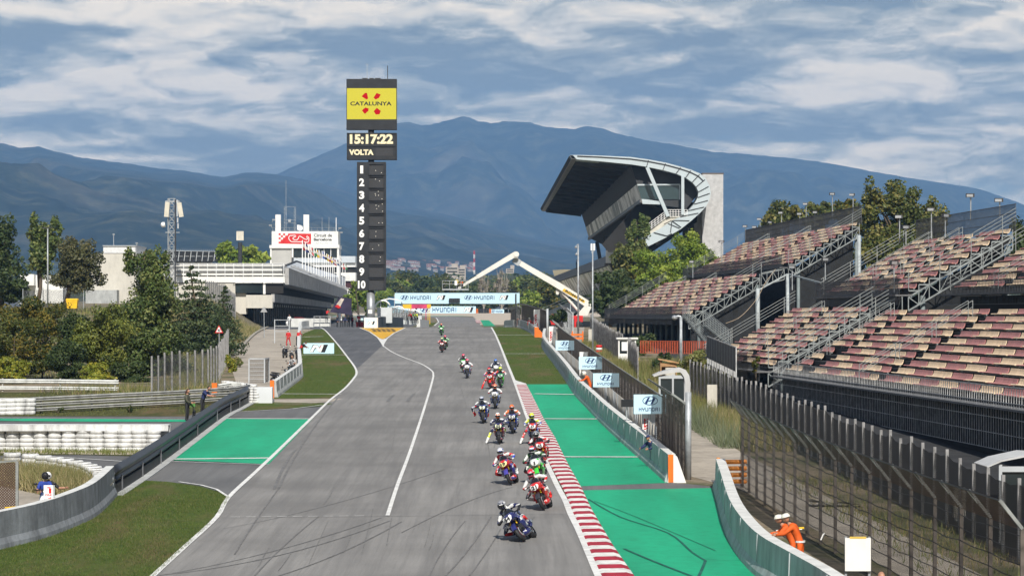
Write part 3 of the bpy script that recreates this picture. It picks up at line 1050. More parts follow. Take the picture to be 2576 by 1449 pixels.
mb.box((c1+c2)/2+Vector((0,.1,1.20)),((c2-c1).length,.92,.035))
mb.build('belt_cover',BELT,ta)
a,b=gp(-30,1043),gp(86,1041)
tyre_wall('tyre_wall','small white tyre wall at left picture edge before the triple rail',a,b,5,.92,.66,4)
a,b=gp(629,1012),gp(655,1013)
tb=tyre_wall('tyre_wall','white tyre stack block wrapped with grey sheet beside tall orange pad',a,b,2,.98,.62,6)
mb=MB()
q=gp(666,1013)
mb.box(q+Vector((0,.2,.50)),(.95,.8,1.0))
mb.build('wrapping',mat('pale_grey_sheet',(0.62,0.64,0.65),0.5,0.05,1),tb)
a,b=gp(562,978),gp(640,989)
tyre_wall('tyre_wall','low row of white tyres behind the short white guard rail',a,b,8,.62,.55,3)
pth=smooth_path([gp(-60,1182),gp(0,1183),gp(80,1188),gp(160,1200),gp(215,1213),gp(250,1232),gp(262,1255)],3)
tyre_wall('tyre_wall','curved bleached tyre wall round the dry grass in lower left',pth[0],pth[-1],15,.78,.66,4,path=pth)
HOOK=mat('fence_hook_steel',(0.26,0.27,0.26),0.55,0.25,2,metal=0.2,grime=0.3)
POSTD=mat('rusty_fence_post',(0.105,0.088,0.075),0.75,0.45,4,grime=0.3)
def catch_fence(label,path,h,hook,m,post_m,step,post_w=.09,group='rusty debris fences with bent tops',side=-1,wires=7,clad=None,hook_len=.9):
 """posts with tops bent over towards the track, chain link between"""
 t=thing('debris_fence',label,'fence',path[0],group=group)
 mesh=MB()
 pts,acc,nxt=[],0,0
 for a,b in zip(path,path[1:]):
  L=(b-a).length
  while nxt<=acc+L:
   pts.append((a+(b-a)*((nxt-acc)/L),(b-a).normalized()))
   nxt+=step
  acc+=L
 tops=[]
 for p,d in pts:
  xx=Vector((d.y,-d.x,0)).normalized()*side
  q=p+Vector((0,0,h))
  r=q+xx*hook_len*.75+Vector((0,0,hook))
  pm=MB()
  pm.bar(p-xx*.05,q-xx*.05,post_w,post_w*.8,up=d)
  pst=pm.build('post',POSTD if post_m is HOOK else post_m,t)
  pm=MB()
  pm.bar(q-xx*.05,r-xx*.02,post_w*.8,post_w*1.3,up=d)
  pm.build('hook',post_m,pst)
  tops.append((p,q,r))
 hk=MB()
 for(p,q,r),(p2,q2,r2)in zip(tops,tops[1:]):
  off=(r-q)*.09
  off.z=0
  mesh.poly([p+off,p2+off,q2+off,q+off])
  hk.poly([q+off,q2+off,r2+UZ*.03,r+UZ*.03])
 mesh.build('mesh',m,t)
 hk.build('overhang_mesh',RUSTMESH,t)
 wr=MB()
 for k in range(wires):
  f=(k+.5)/wires
  for(p,q,r),(p2,q2,r2)in zip(tops,tops[1:]):
   a,b=p+(q-p)*f,p2+(q2-p2)*f
   mid=(a+b)/2-UZ*random.uniform(.01,.06)
   wr.bar(a,mid,.018,.018)
   wr.bar(mid,b,.018,.018)
 for(p,q,r),(p2,q2,r2)in zip(tops,tops[1:]):
  wr.bar(r,r2,.03,.03)
 wr.build('cable',DARKM,t)
 return t
f1=[Vector((7.35,124,zr(124))),Vector((6.75,160,zr(160))),Vector((6.1,200,zr(200))),Vector((5.4,245,zr(245))),Vector((4.95,290,zr(290))),Vector((5.0,305,zr(305)))]
catch_fence('rusty brown debris fence behind the long right wall with blue signs',f1,2.15,.45,RUSTMESH,HOOK,3.2)
t=thing('board_fence','pale vertical boards along the foot of the rusty fence behind long wall','fence',f1[0])
fp=smooth_path([p+Vector((-.9,0,0))for p in f1[:-1]],12)
acc=0
for k,(a,b)in enumerate(zip(fp,fp[1:])):
 d=(b-a).normalized()
 n=max(1,int((b-a).length/1.1))
 for j in range(n):
  mb=MB()
  p=a+(b-a)*((j+.3)/n)
  mb.bar(p,p+Vector((0,0,1.25)),.05,.62,up=d)
  mb.build('board',SLAT if(k+j)%3 else GREYP,t)
f1b=[Vector((6.95,109.7,zr(109.7))),Vector((6.80,118,zr(118))),Vector((6.68,125.5,zr(125.5)))]
t=catch_fence('tall rusty fence end panel with thick grey post by the curved shelter',f1b,2.9,.5,RUSTMESH,HOOK,2.0,group='rusty debris fences with bent tops')
mb=MB()
mb.tube([f1b[0],f1b[0]+Vector((0,0,3.45))],.12,12)
mb.build('end_post',STEEL,t,smooth=True)
f0=[Vector((4.2,330,zr(330))),Vector((3.2,352,zr(352))),Vector((2.2,375,zr(375))),Vector((1.2,392,zr(392)))]
t=catch_fence('dark brown solid debris fence near the brow behind the short grey wall',f0,3.1,.3,meshmat('brown_boarded_mesh',(0.085,0.05,0.035),0.9,0.2,0.8,0.4),HOOK,4.5)
mb=MB()
mb.tube([f0[0],f0[0]+Vector((0,0,3.4))],.13,10)
mb.build('end_post',GREYP,t,smooth=True)
f00=[Vector((1.3,405,zr(405))),Vector((.4,420,zr(420))),Vector((-.2,450,zr(450)))]
catch_fence('debris fence past the brow beside the gantry leg',f00,2.9,.3,DARKMESH,HOOK,4)
f3=smooth_path([Vector((10.95,60,zr(60))),Vector((10.3,68,zr(68))),Vector((9.75,76,zr(76))),Vector((9.3,84,zr(84))),Vector((8.95,93,zr(93))),Vector((8.75,102,zr(102))),Vector((8.72,106,zr(106)))],4)
catch_fence('tall dark mesh debris fence with hooked grey posts in the lower right',f3,2.75,.62,meshmat('near_chain_link',(0.022,0.016,0.012),0.54,0.055,0.75,0.08),HOOK,2.7,.09,wires=9,hook_len=.62)
fh=[Vector((7.2,330,zr(330))),Vector((7.0,345,zr(345))),Vector((6.8,372,zr(372)))]
catch_fence('row of pale hooked fence posts below the crane',fh,2.8,.7,GREYMESH,GREYP,3.2,wires=3,group=None)
def post_fence(label,path,h,m,step,post_w=.10,ragged=.12,group='concrete post fences with dark mesh',lean=0.0,cat='fence',pm=None):
 t=thing('post_fence',label,cat,path[0],group=group)
 acc,nxt=0,0
 pts=[]
 for a,b in zip(path,path[1:]):
  L=(b-a).length
  while nxt<=acc+L:
   pts.append((a+(b-a)*((nxt-acc)/L),(b-a).normalized()))
   nxt+=step
  acc+=L
 hs=[h+random.uniform(-ragged,ragged)for _ in pts]
 mesh=MB()
 for(p,d),hh in zip(pts,hs):
  q=MB()
  q.bar(p-Vector((0,0,.3)),p+Vector((lean,0,hh+.18)),post_w,post_w,up=d)
  q.build('post',pm or POSTC,t)
 for((p,d),h1),((p2,d2),h2)in zip(zip(pts,hs),list(zip(pts,hs))[1:]):
  mid=(h1+h2)/2-.07
  mp=(p+p2)/2
  v=Vector((lean,0,0))
  mesh.poly([p,mp,mp+v+Vector((0,0,mid)),p+v+Vector((0,0,h1))])
  mesh.poly([mp,p2,p2+v+Vector((0,0,h2)),mp+v+Vector((0,0,mid))])
 mesh.build('mesh',m,t)
 return t
OLDMESH=meshmat('old_windbreak',(0.035,0.031,0.027),0.82,0.07,0.9,0.3)
f2=[Vector((9.6,340,zr(340))),Vector((9.2,300,zr(300))),Vector((9.4,262,zr(262))),Vector((9.7,243,zr(243)))]
post_fence('dark post fence climbing away behind the little white booth',f2,2.4,OLDMESH,2.6)
f2=[Vector((9.7,232,zr(232))),Vector((9.3,205,zr(205)))]
post_fence('dark post fence between white booth and curved roof shelter',f2,2.3,OLDMESH,2.4)
f2=[Vector((11.4,178,zr(178))),Vector((12.1,160,zr(160))),Vector((12.7,140,zr(140))),Vector((13.2,120,zr(120))),Vector((13.7,100,zr(100))),Vector((14.4,80,zr(80))),Vector((15,62,zr(62)))]
post_fence('long ragged mesh fence on concrete posts below the near grandstand',f2,2.25,OLDMESH,2.15)
fl=[gp(382,996),gp(420,988),gp(470,980),gp(520,972),gp(550,960),gp(563,930),gp(575,898)]
post_fence('ragged mesh fence on pale posts below the cedar on the left',fl,2.5,meshmat('thin_old_mesh',(0.20,0.20,0.185),0.42,0.08,0.8,0.16),1.9,.11)
fl=[Vector((-43.5,395,gz(-43.5,395))),Vector((-40,385,gz(-40,385))),Vector((-37,372,gz(-37,372)+.3))]
post_fence('grey paling fence on top of grass bank beside the pit building',fl,3.2,meshmat('pale_paling',(0.30,0.31,0.30),0.6,0.2,0.8,0.2),1.2,.14)
fl=[Vector((-58,330,gz(-58,330))),Vector((-50,330,gz(-50,330)))]
post_fence('thin chain fence with bent post tops by the white tent',fl,2.3,GREYMESH,2.4,.08,pm=STEEL)
a=gp(648,962)
t=thing('cage_gate','grey cage gate of mesh panels standing on the service road','gate',a)
mb=MB()
x0,x1,dp,hh=-.62,.5,2.2,1.75
for x,y in((x0,0),(x1,0),(x1+.12,dp),):
 mb.bar(a+Vector((x,y,0)),a+Vector((x,y,hh)),.09,.09)
for z in(hh,):
 mb.bar(a+Vector((x0,0,z)),a+Vector((x1,0,z)),.09,.09)
 mb.bar(a+Vector((x1,0,z)),a+Vector((x1+.12,dp,z)),.09,.09)
for k in range(1,6):
 mb.bar(a+Vector((x0,0,hh*k/6)),a+Vector((x1,0,hh*k/6)),.025,.025)
mb.build('frame',GREYP,t)
mb=MB()
mb.poly([a+Vector((x0,0,.1)),a+Vector((x1,0,.1)),a+Vector((x1,0,hh)),a+Vector((x0,0,hh))])
mb.build('mesh',GREYMESH,t)
mb=MB()
mb.poly([a+Vector((x1,0,.1)),a+Vector((x1+.12,dp,.1)),a+Vector((x1+.12,dp,hh)),a+Vector((x1,0,hh))])
mb.build('mesh',DARKMESH,t)
a=gp(722,862)
t=thing('height_gate','slim white goal-shaped gate further up the service road','gate',a)
mb=MB()
for dx in(-1.35,.25):
 mb.bar(a+Vector((dx,0,0)),a+Vector((dx,0,2.6)),.1,.1)
for z in(1.3,1.9,2.55):
 mb.bar(a+Vector((-1.35,0,z)),a+Vector((.25,0,z)),.06,.06)
mb.build('frame',GREYP,t)
t=MB()
kp=smooth_path([gp(574,898),gp(596,893),gp(603,883),gp(622,859),gp(646,837),gp(674,824)],3)
t.sweep(kp,[(-.16,0),(-.16,.22),(.14,.22),(.14,0)])
struct(t.build('kerb',mat('old_kerbstone',(0.36,0.33,0.27),0.9,0.25,2.5,grime=0.4)))
kp=[gp(800,824),gp(700,823.4),gp(674,823.3)]
def ring(mb,org,ux,uy,a,b,t,m,n=28):
 org,ux,uy=Vector(org),Vector(ux).normalized(),Vector(uy).normalized()
 o=[org+ux*(a*math.cos(2*math.pi*k/n))+uy*(b*math.sin(2*math.pi*k/n))for k in range(n)]
 i=[org+ux*((a-t)*math.cos(2*math.pi*k/n))+uy*((b-t)*math.sin(2*math.pi*k/n))for k in range(n)]
 mb.add(o+i,[(k,(k+1)%n,(k+1)%n+n,k+n)for k in range(n)],m)
def oval_mark(mb,c,ux,uy,a,b,m):
 """oval badge with a leaning H inside"""
 ring(mb,c,ux,uy,a,b,a*.085,m)
 H1=[(-.62,-.62),(-.34,-.74),(-.05,-.08),(.30,.12),(.12,.22),(-.16,.20),(-.02,.78),(-.30,.74),(-.52,.12),(-.50,-.18)]
 L=[(-.66,-.58),(-.34,-.74),(-.10,-.06),(.02,.80),(-.26,.76)]
 L=[(-.70,-.50),(-.42,-.72),(-.02,.80),(-.30,.72)]
 Rr_=[(.02,-.80),(.30,-.72),(.70,.50),(.42,.72)]
 bar=[(-.34,-.22),(.10,-.10),(.34,.22),(-.10,.10)]
 for q in(L,Rr_,bar):
  shape(mb,q,c,ux,uy,(a,b),m)
def n_mark(mb,org,ux,uy,wd,ht,mw,mr,mk):
 """slanted N with a red wedge and a dark bar"""
 org,ux,uy=Vector(org),Vector(ux).normalized(),Vector(uy).normalized()
 off=ux.cross(uy)*.004
 S=lambda pts,m,k=0:mb.poly([org+ux*(a*wd)+uy*(b*ht)+off*k for a,b in pts],m)
 S([(-.015,-.04),(.20,-.04),(.30,.42),(.36,.50),(.42,.35),(.45,.12),(.52,-.02),(.60,-.04),(.84,-.04),(1.02,1.04),(.66,1.04),(.56,.62),(.50,.80),(.44,.96),(.36,1.03),(.18,1.03)],mk)
 S([(.0,0),(.17,0),(.27,.50),(.31,.62),(.36,.58),(.43,.20),(.50,.04),(.58,0),(.63,0),(.78,1),(.63,1),(.54,.52),(.48,.80),(.42,.95),(.34,.99),(.22,.97)],mw,1)
 S([(.55,.66),(.62,.98),(.655,.98),(.57,.56)],mr,2)
 S([(.67,0),(.80,0),(.97,1),(.82,1)],mk,2)
def maker_word(mb,org,ux,uy,wd,ht,m):
 """wide squared capitals spelling the sponsor's name"""
 t=.17
 def rect(x0,y0,x1,y1):
  shape(mb,[(x0,y0),(x1,y0),(x1,y1),(x0,y1)],org,ux,uy,(wd,ht),m)
 adv,lw=1/7.0,0.112
 v=lw*.22
 x=0.0
 for ch in 'HYUNDAI':
  if ch=='H':
   rect(x,0,x+v,1),rect(x+lw-v,0,x+lw,1),rect(x+v,.42,x+lw-v,.60)
  elif ch=='Y':
   rect(x,.45,x+v,1),rect(x+lw-v,.45,x+lw,1),rect(x+v,.42,x+lw-v,.60),rect(x+lw/2-v/2,0,x+lw/2+v/2,.42)
  elif ch=='U':
   rect(x,0,x+v,1),rect(x+lw-v,0,x+lw,1),rect(x+v,0,x+lw-v,.19)
  elif ch=='N':
   rect(x,0,x+v,.96),rect(x+lw-v,0,x+lw,.88),rect(x+v,.78,x+lw-v,.96)
  elif ch=='D':
   rect(x,0,x+v,1),rect(x+lw-v,.1,x+lw,.9),rect(x+v,.82,x+lw-v,1),rect(x+v,0,x+lw-v,.18)
  elif ch=='A':
   rect(x,0,x+v,.9),rect(x+lw-v,0,x+lw,1),rect(x+v,.82,x+lw-v,1),rect(x+v,.36,x+lw-v,.54)
  elif ch=='I':
   rect(x+lw*.2,0,x+lw*.2+v,1)
  x+=adv
 return
UX,UZ=Vector((1,0,0)),Vector((0,0,1))
def sign_board(label,c,wd,ht,post_to=None,group='pale blue sponsor signs on the right fence',tilt=0.12):
 """c = centre of the board; faces the camera"""
 t=thing('sponsor_sign',label,'sign',(c.x,c.y,zr(c.y)),group=group)
 ux=Vector((math.cos(tilt),math.sin(tilt),0))
 nrm=ux.cross(UZ)
 mb=MB()
 mb.box(c,(wd,.05,ht),0,tilt)
 mb.build('panel',SKYBLUE,t)
 mb=MB()
 o=c+nrm*.031
 oval_mark(mb,o+UZ*ht*.18,ux,UZ,wd*.235,ht*.235,0)
 maker_word(mb,o-ux*wd*.345-UZ*ht*.36,ux,UZ,wd*.70,ht*.19,0)
 mb.build('lettering',NAVY,t)
 if post_to:
  for dx in post_to:
   mb=MB()
   p=c+ux*dx+Vector((0,.08,0))
   mb.tube([Vector((p.x,p.y,zr(p.y))),p+UZ*ht*.5],.04,8)
   mb.build('post',STEEL,t)
 return t
sign_board('pale blue sponsor sign farthest up the right fence',P(1421,868.8,235),1.57,.82,[.6])
sign_board('pale blue sponsor sign second up the right fence with slim post',P(1485.3,913,185),1.545,.83,[.75])
sign_board('pale blue sponsor sign above the orange marshal at the long wall',P(1524.7,956,165),1.56,.82,[.4])
sign_board('largest pale blue sponsor sign nearest the camera on right fence',P(1635.3,1016.4,129.5),1.545,.90,[.62])
def marshal_panel(label,c,wd,ht):
 t=thing('marshal_panel',label,'panel',(c.x,c.y,zr(c.y)),group='tall white marshal post panels on the right wall')
 mb=MB()
 mb.box(c,(wd,.06,ht))
 mb.build('panel',WHITE_CLEAN,t)
 mb=MB()
 o=c+Vector((-wd*.38,-.035,-ht*.1))
 mb.poly([o,o+UX*wd*.34,o+UX*wd*.34+UZ*ht*.34,o+UZ*ht*.34])
 for i in range(3):
  for j in range(2):
   if(i+j)%2==0:
    q=o+Vector((j*wd*.17,0,-ht*.05*(i+1)))
    mb.poly([q,q+UX*wd*.17,q+UX*wd*.17+UZ*ht*.05,q+UZ*ht*.05])
 q=o+Vector((wd*.36,0,-ht*.30))
 mb.poly([q,q+UX*wd*.13,q+UX*wd*.13+UZ*ht*.13,q+UZ*ht*.13])
 mb.poly([q+UZ*ht*.14-UX*.02,q+UX*wd*.2+UZ*ht*.14,q+UX*wd*.1+UZ*ht*.17])
 mb.build('red_emblem',RED,t)
 mb=MB()
 z=o+Vector((wd*.02,-.004,ht*.02))
 zz=[(0.06,.1),(.28,.3),(.06,.5),(.28,.72),(.1,.92)]
 for(a,b),(a2,b2)in zip(zz,zz[1:]):
  mb.bar(z+Vector((a*wd,0,b*ht*.33)),z+Vector((a2*wd,0,b2*ht*.33)),.012,.05)
 text(mb,'Circuit de',c+Vector((wd*.02,-.034,ht*.22)),UZ,-UX,ht*.2,wd*.1,1)
 text(mb,'Barcelona',c+Vector((wd*.16,-.034,ht*.22)),UZ,-UX,ht*.2,wd*.1,1)
 mb.build('lettering',[WHITE_CLEAN,GREYP],t)
marshal_panel('white marshal panel under the largest blue sign',P(1632,1066,130),.60,1.05)
marshal_panel('white marshal panel behind the second blue sign',P(1468,915,205),.60,1.75)
marshal_panel('white marshal panel at the rounded end of the long right wall',P(1390,845,285),.70,1.95)
marshal_panel('white marshal panel beside the brown fence near the brow',P(1351,802,345),.78,2.3)
c=P(802,880.5,268)
t=thing('sponsor_banner','pale blue banner with slanted letter standing on the left grass','banner',(c.x,c.y,zr(c.y)))
mb=MB()
mb.box(Vector((c.x,c.y,zr(c.y)+.52)),(2.94,.12,1.02))
mb.build('panel',SKYBLUE,t)
mb=MB()
n_mark(mb,Vector((c.x-.88,c.y-.066,zr(c.y)+.16)),UX,UZ,1.75,.70,0,1,2)
mb.build('lettering',[WHITE_CLEAN,RED,INK],t)
def board_on_stand():
 c=P(2158,1394,71)
 t=thing('white_board','blank white board on a stand in lower right in front of the mesh fence','board',(c.x,c.y,zr(c.y)))
 mb=MB()
 mb.box(c,(.66,.06,.84))
 mb.build('panel',WHITE,t)
 mb=MB()
 mb.box(c+Vector((0,-.01,.43)),(.42,.05,.05))
 mb.build('clip',mat('yellow_tag',(0.6,0.42,0.08)),t)
 mb=MB()
 for dx in(-.30,.30):
  q=c+Vector((dx,.08,0))
  mb.bar(Vector((q.x,q.y,zr(q.y))),q+UZ*.45,.06,.06)
 mb.build('stand',STEEL,t)
board_on_stand()
SEAT_TAN=mat('tan_seat_plastic',(0.74,0.56,0.37),0.5,0.12,1.2,grime=0.2)
SEAT_RED=mat('maroon_seat_plastic',(0.45,0.19,0.17),0.5,0.15,1.2,grime=0.2)
STANDST=mat('stand_galvanised_steel',(0.25,0.27,0.265),0.6,0.25,2.5,metal=0.2,grime=0.2)
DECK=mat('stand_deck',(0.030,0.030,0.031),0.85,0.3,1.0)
RAILB=mat('black_railing',(0.06,0.062,0.065),0.5,0.3,2,spec=0.4)
BARG=mat('weathered_bar_steel',(0.46,0.46,0.45),0.6,0.35,3,metal=0.2)
SCREEN=meshmat('railing_windbreak',(0.10,0.10,0.105),0.72,0.05,0.8,0.25)
DIR=Vector((-0.0626,1,0)).normalized()
OUT=Vector((DIR.y,-DIR.x,0))
TREAD,RISE=0.69,0.40
def bench_mesh(n,colour):
 """a run of moulded seats on one beam; local x along the row, y up the rake"""
 mb=MB()
 wd=0.45
 for k in range(n):
  x0,x1=k*wd+.015+(.16 if k==0 else 0),(k+1)*wd-.015-(.16 if k==n-1 else 0)
  prof=[(-.08,.27),(-.02,.30),(.20,.28),(.28,.30),(.34,.41),(.375,.535),(.40,.535),(.38,.40),(.31,.245),(.18,.235),(-.06,.24)]
  rings=[[(x,y-.02*(1 if x in(x0,x1)else 0),z)for y,z in prof]for x in(x0,x1)]
  mb.loft(rings,0)
 mb.bar((0.03,.16,.19),(n*wd-.03,.16,.19),.07,.08,1)
 for x in(.4,n*wd-.4):
  mb.bar((x,.16,0),(x,.16,.19),.06,.06,1)
 me=mb.build('seat_bench',[colour,STANDST])
 me_data=me.data
 bpy.data.objects.remove(me)
 return me_data
BENCH={(n,c):bench_mesh(n,SEAT_TAN if c==0 else SEAT_RED)for n in(4,6,10)for c in(0,1)}
ROWM=Matrix(((-DIR.x,OUT.x,0),(-DIR.y,OUT.y,0),(0,0,1))).to_4x4()
def railing(mb,a,b,h0,h1,pitch=.14,bars=4,w=.022,m=0,top=.045):
 """vertical bar railing between two points, from h0 to h1 above them"""
 a,b=Vector(a),Vector(b)
 L=(b-a).length
 n=max(1,int(L/pitch))
 for k in range(n+1):
  p=a+(b-a)*(k/n)
  mb.bar(p+UZ*h0,p+UZ*h1,w,w,m,up=(0,1,0))
 for k in range(bars):
  z=h0+(h1-h0)*k/(bars-1)
  mb.bar(a+UZ*z,b+UZ*z,top if k==bars-1 else .03,top if k==bars-1 else .03,m)
def tier(label,X,Y,z,length,rows,first_colour,ground_drop,aisles=(),front_screen=True,keep=100,back_rail=True,group_n=10,front_cut=None,end_truss=True,cols=True,front_h=(-.55,1.25),open_front=False):
 """one raked tier. (X, Y, z) = near end of the front row's tread; rows run away from the camera for `length`."""
 base=Vector((X,Y,z))
 t=thing('grandstand',label,'grandstand',(X,Y,z),group='steel grandstands along the right')
 at=lambda s,r,h=0.0:base+DIR*s+OUT*(r*TREAD)+UZ*(r*RISE+h)
 mb=MB()
 prof=[]
 for r in range(rows):
  prof+=[(r*TREAD,r*RISE-RISE*.0),((r+1)*TREAD,r*RISE)]
 under=[((rows)*TREAD,(rows-1)*RISE-.35),(0,-.35)]
 prof=[(0,-.35)]+[q for q in prof]+[((rows)*TREAD,(rows-1)*RISE-.35)]
 ring0=[base+OUT*a+UZ*b for a,b in prof]
 ring1=[p+DIR*length for p in ring0]
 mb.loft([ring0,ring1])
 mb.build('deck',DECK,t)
 spec=[]
 glen=group_n*.45
 ng=int(length/glen)
 for r in range(rows):
  for g in range(ng):
   s1=length-g*glen-.05
   mid=s1-glen/2
   if front_cut and r<front_cut[0]and any(abs(mid-c)<front_cut[1]for c in aisles):
    continue
   n=group_n
   near_aisle=any(abs(mid-c)<glen*.5 for c in aisles)
   col=(r+g+first_colour)%2
   if near_aisle:
    spec.append((r,s1,6 if group_n==10 else 4,col))
   else:
    spec.append((r,s1,n,col))
 def dist(q):
  return(at(q[1],q[0])-cam.location).length
 def inview(q):
  p=at(q[1],q[0],.4)
  return abs(p.x/p.y)<.187
 spec.sort(key=lambda q:(not inview(q),dist(q)))
 for i,(r,s1,n,col)in enumerate(spec[:keep]):
  o=bpy.data.objects.new('seat_bench',BENCH[(n,col)])
  COL.objects.link(o)
  o.parent=t
  M=Matrix.Translation(at(s1,r)-base)@ROWM
  M=M@Matrix.Translation((0,.24,-.06+random.uniform(-.02,.02)))
  o.matrix_basis=M
 if len(spec)>keep:
  allv,allf,allm=[],[],[]
  for r,s1,n,col in spec[keep:]:
   me=BENCH[(n,col)]
   M=Matrix.Translation(at(s1,r)+UZ*-.06)@ROWM@Matrix.Translation((0,.24,0))
   o0=len(allv)
   allv+=[M@v.co for v in me.vertices]
   allf+=[tuple(i+o0 for i in p.vertices)for p in me.polygons]
   allm+=[col if p.material_index==0 else 2 for p in me.polygons]
  mb=MB()
  mb.v,mb.f,mb.m=allv,allf,allm
  o=mb.build('seat_bench',[SEAT_TAN,SEAT_RED,STANDST],t)
  o['kind']='stuff'
 mb=MB()
 if end_truss:
  e=-.12
  for r in range(rows):
   mb.bar(at(e,r),at(e,r+1)-UZ*RISE,.07,.09)
   mb.bar(at(e,r+1)-UZ*RISE,at(e,r+1),.06,.06)
  mb.bar(at(e,0,-.42),at(e,rows,-.42),.09,.09)
  mb.bar(at(e,0,-1.3),at(e,rows,-1.3),.10,.10)
  for r in range(rows):
   mb.bar(at(e,r,-.42),at(e,r,-1.3),.06,.06)
   mb.bar(at(e,r,-.42)if r%2==0 else at(e,r,-1.3),at(e,r+1,-1.3)if r%2==0 else at(e,r+1,-.42),.055,.055)
  mb.bar(at(e,rows,-1.3),at(e,rows,-.3),.07,.07)
  mb.build('truss',STANDST,t)
  for k in range(1,5):
   s=length*k/4.0-1
   mb=MB()
   mb.bar(at(s,0,-1.0),at(s,rows,-1.0),.16,.35)
   mb.build('girder',STANDST,t)
 ends=[-.2,length+.15]
 for s in ends:
  mb=MB()
  for h in(.55,.8,1.05,1.3):
   mb.bar(at(s,-.3,h),at(s,rows+.3,h),.034,.034)
  for r in range(0,rows+1,3):
   mb.bar(at(s,r),at(s,r,1.3),.045,.045)
  mb.build('end_rail',STANDST,t)
 for c in aisles:
  for ds in(-.55,.55):
   mb=MB()
   for h in(.6,.95):
    mb.bar(at(c+ds,0,h),at(c+ds,rows-1,h),.03,.03)
   for r in range(0,rows,3):
    mb.bar(at(c+ds,r),at(c+ds,r,.95),.035,.035)
   mb.build('hand_rail',STANDST,t)
 mb=MB()
 if open_front:
  railing(mb,at(-.2,-.9),at(length,-.9),-1.75,1.0,.46,5,.026,0,.04)
 else:
  railing(mb,at(-.2,-.9),at(length,-.9),front_h[0],front_h[1],.36,4)
 mb.build('front_railing',BARG if open_front else RAILB,t)
 mb=MB()
 mb.bar(at(-.2,-.45,-.12),at(length,-.45,-.12),.9*TREAD+.5,.1)
 mb.build('walkway',mat('walkway_grating',(0.13,0.13,0.13),0.8,0.25,2),t)
 if front_screen:
  mb=MB()
  a,b=front_screen if isinstance(front_screen,tuple)else(0,length)
  mb.poly([at(a,-.93,front_h[0]),at(b,-.93,front_h[0]),at(b,-.93,front_h[1]-.05),at(a,-.93,front_h[1]-.05)])
  mb.build('front_screen',SCREEN,t)
 if back_rail:
  mb=MB()
  railing(mb,at(0,rows+.35,-.2),at(length,rows+.35,-.2),0,1.75,.30,4,.04)
  mb.build('back_railing',RAILB,t)
 if cols:
  for k in range(int(length/5.2)+1):
   for r in(1.5,rows-.3):
    p=at(min(k*5.2+.3,length-.2),r,-.9)
    mb=MB()
    mb.tube([Vector((p.x,p.y,gz(p.x,p.y)-.3)),p],.17,8)
    mb.build('column',mat('stand_column_paint',(0.16,0.19,0.19),0.6,0.2,2),t,smooth=True)
 return t,at
tn,atn=tier('near grandstand block, lower tier with wide tan and maroon rows at right edge',22.74,105,4.72,78.5,10,0,3,aisles=(51,73),keep=100,front_screen=False,front_cut=(4,1.5),back_rail=False,open_front=True)
tnu,atnu=tier('near grandstand block, upper tier rising out of right edge behind black railing',31.3,112,10.0,62,9,1,3,aisles=(50,),keep=60,end_truss=False,front_screen=False)
tm,atm=tier('middle grandstand block, lower tier left of the near block',17.2,187,4.95,31.5,10,0,3,aisles=(14,),keep=100,front_screen=(5,31),back_rail=False)
tmu,atmu=tier('middle grandstand block, upper tier with black back railing',25.9,182,10.05,31.5,10,1,3,aisles=(12,22),keep=100,front_screen=(0,31.5))
tf,atf=tier('far grandstand block, lower tier beside the pines',17.0,268,8.45,78,10,0,3,aisles=(26,52),keep=100,front_screen=(8,78),back_rail=False)
tfu,atfu=tier('far grandstand block, upper tier highest against the mountain',26.6,268,13.35,77,10,1,3,aisles=(24,52),keep=100,front_screen=(0,77))
def undercroft(t,a0,a1,length,top0,top1):
 mb=MB()
 n=int(length/2.2)
 for k in range(n+1):
  p=a0+(a1-a0)*(k/max(1,n))
  mb.bar(Vector((p.x,p.y,gz(p.x,p.y)-.2)),p,.12,.12)
 mb.build('prop',mat('stand_prop_dark',(0.05,0.055,0.056),0.6,0.2,2),t)
SHADE_SHEET=mat('shade_sheet',(0.012,0.013,0.014),0.8,0.35,1.5)  # dark sheets added beneath the tiers, standing in for the deep shade there
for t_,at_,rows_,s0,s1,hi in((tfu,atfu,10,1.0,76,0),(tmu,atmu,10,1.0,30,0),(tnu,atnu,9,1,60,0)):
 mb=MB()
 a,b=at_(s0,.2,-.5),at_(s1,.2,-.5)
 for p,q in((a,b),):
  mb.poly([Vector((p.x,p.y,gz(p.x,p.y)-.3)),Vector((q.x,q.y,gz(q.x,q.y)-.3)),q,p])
 mb.build('shade_sheet',SHADE_SHEET,t_)
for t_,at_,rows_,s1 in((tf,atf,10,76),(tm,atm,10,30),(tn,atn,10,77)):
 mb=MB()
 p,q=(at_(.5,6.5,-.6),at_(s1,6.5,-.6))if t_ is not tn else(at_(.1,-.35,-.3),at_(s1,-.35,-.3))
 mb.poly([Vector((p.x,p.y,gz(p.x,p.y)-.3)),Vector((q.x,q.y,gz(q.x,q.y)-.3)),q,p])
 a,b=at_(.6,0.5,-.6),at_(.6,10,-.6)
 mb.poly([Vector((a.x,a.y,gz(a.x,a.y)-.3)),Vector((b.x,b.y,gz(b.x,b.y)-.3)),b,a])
 mb.build('shade_sheet',SHADE_SHEET,t_)
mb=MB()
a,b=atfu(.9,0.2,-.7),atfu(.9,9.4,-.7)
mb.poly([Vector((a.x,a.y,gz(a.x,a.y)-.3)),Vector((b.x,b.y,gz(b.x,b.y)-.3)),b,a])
mb.build('shade_sheet',SHADE_SHEET,tfu)
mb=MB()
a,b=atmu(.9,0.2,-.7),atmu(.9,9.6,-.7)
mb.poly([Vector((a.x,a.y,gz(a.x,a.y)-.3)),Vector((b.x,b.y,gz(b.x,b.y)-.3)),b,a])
mb.build('shade_sheet',SHADE_SHEET,tmu)
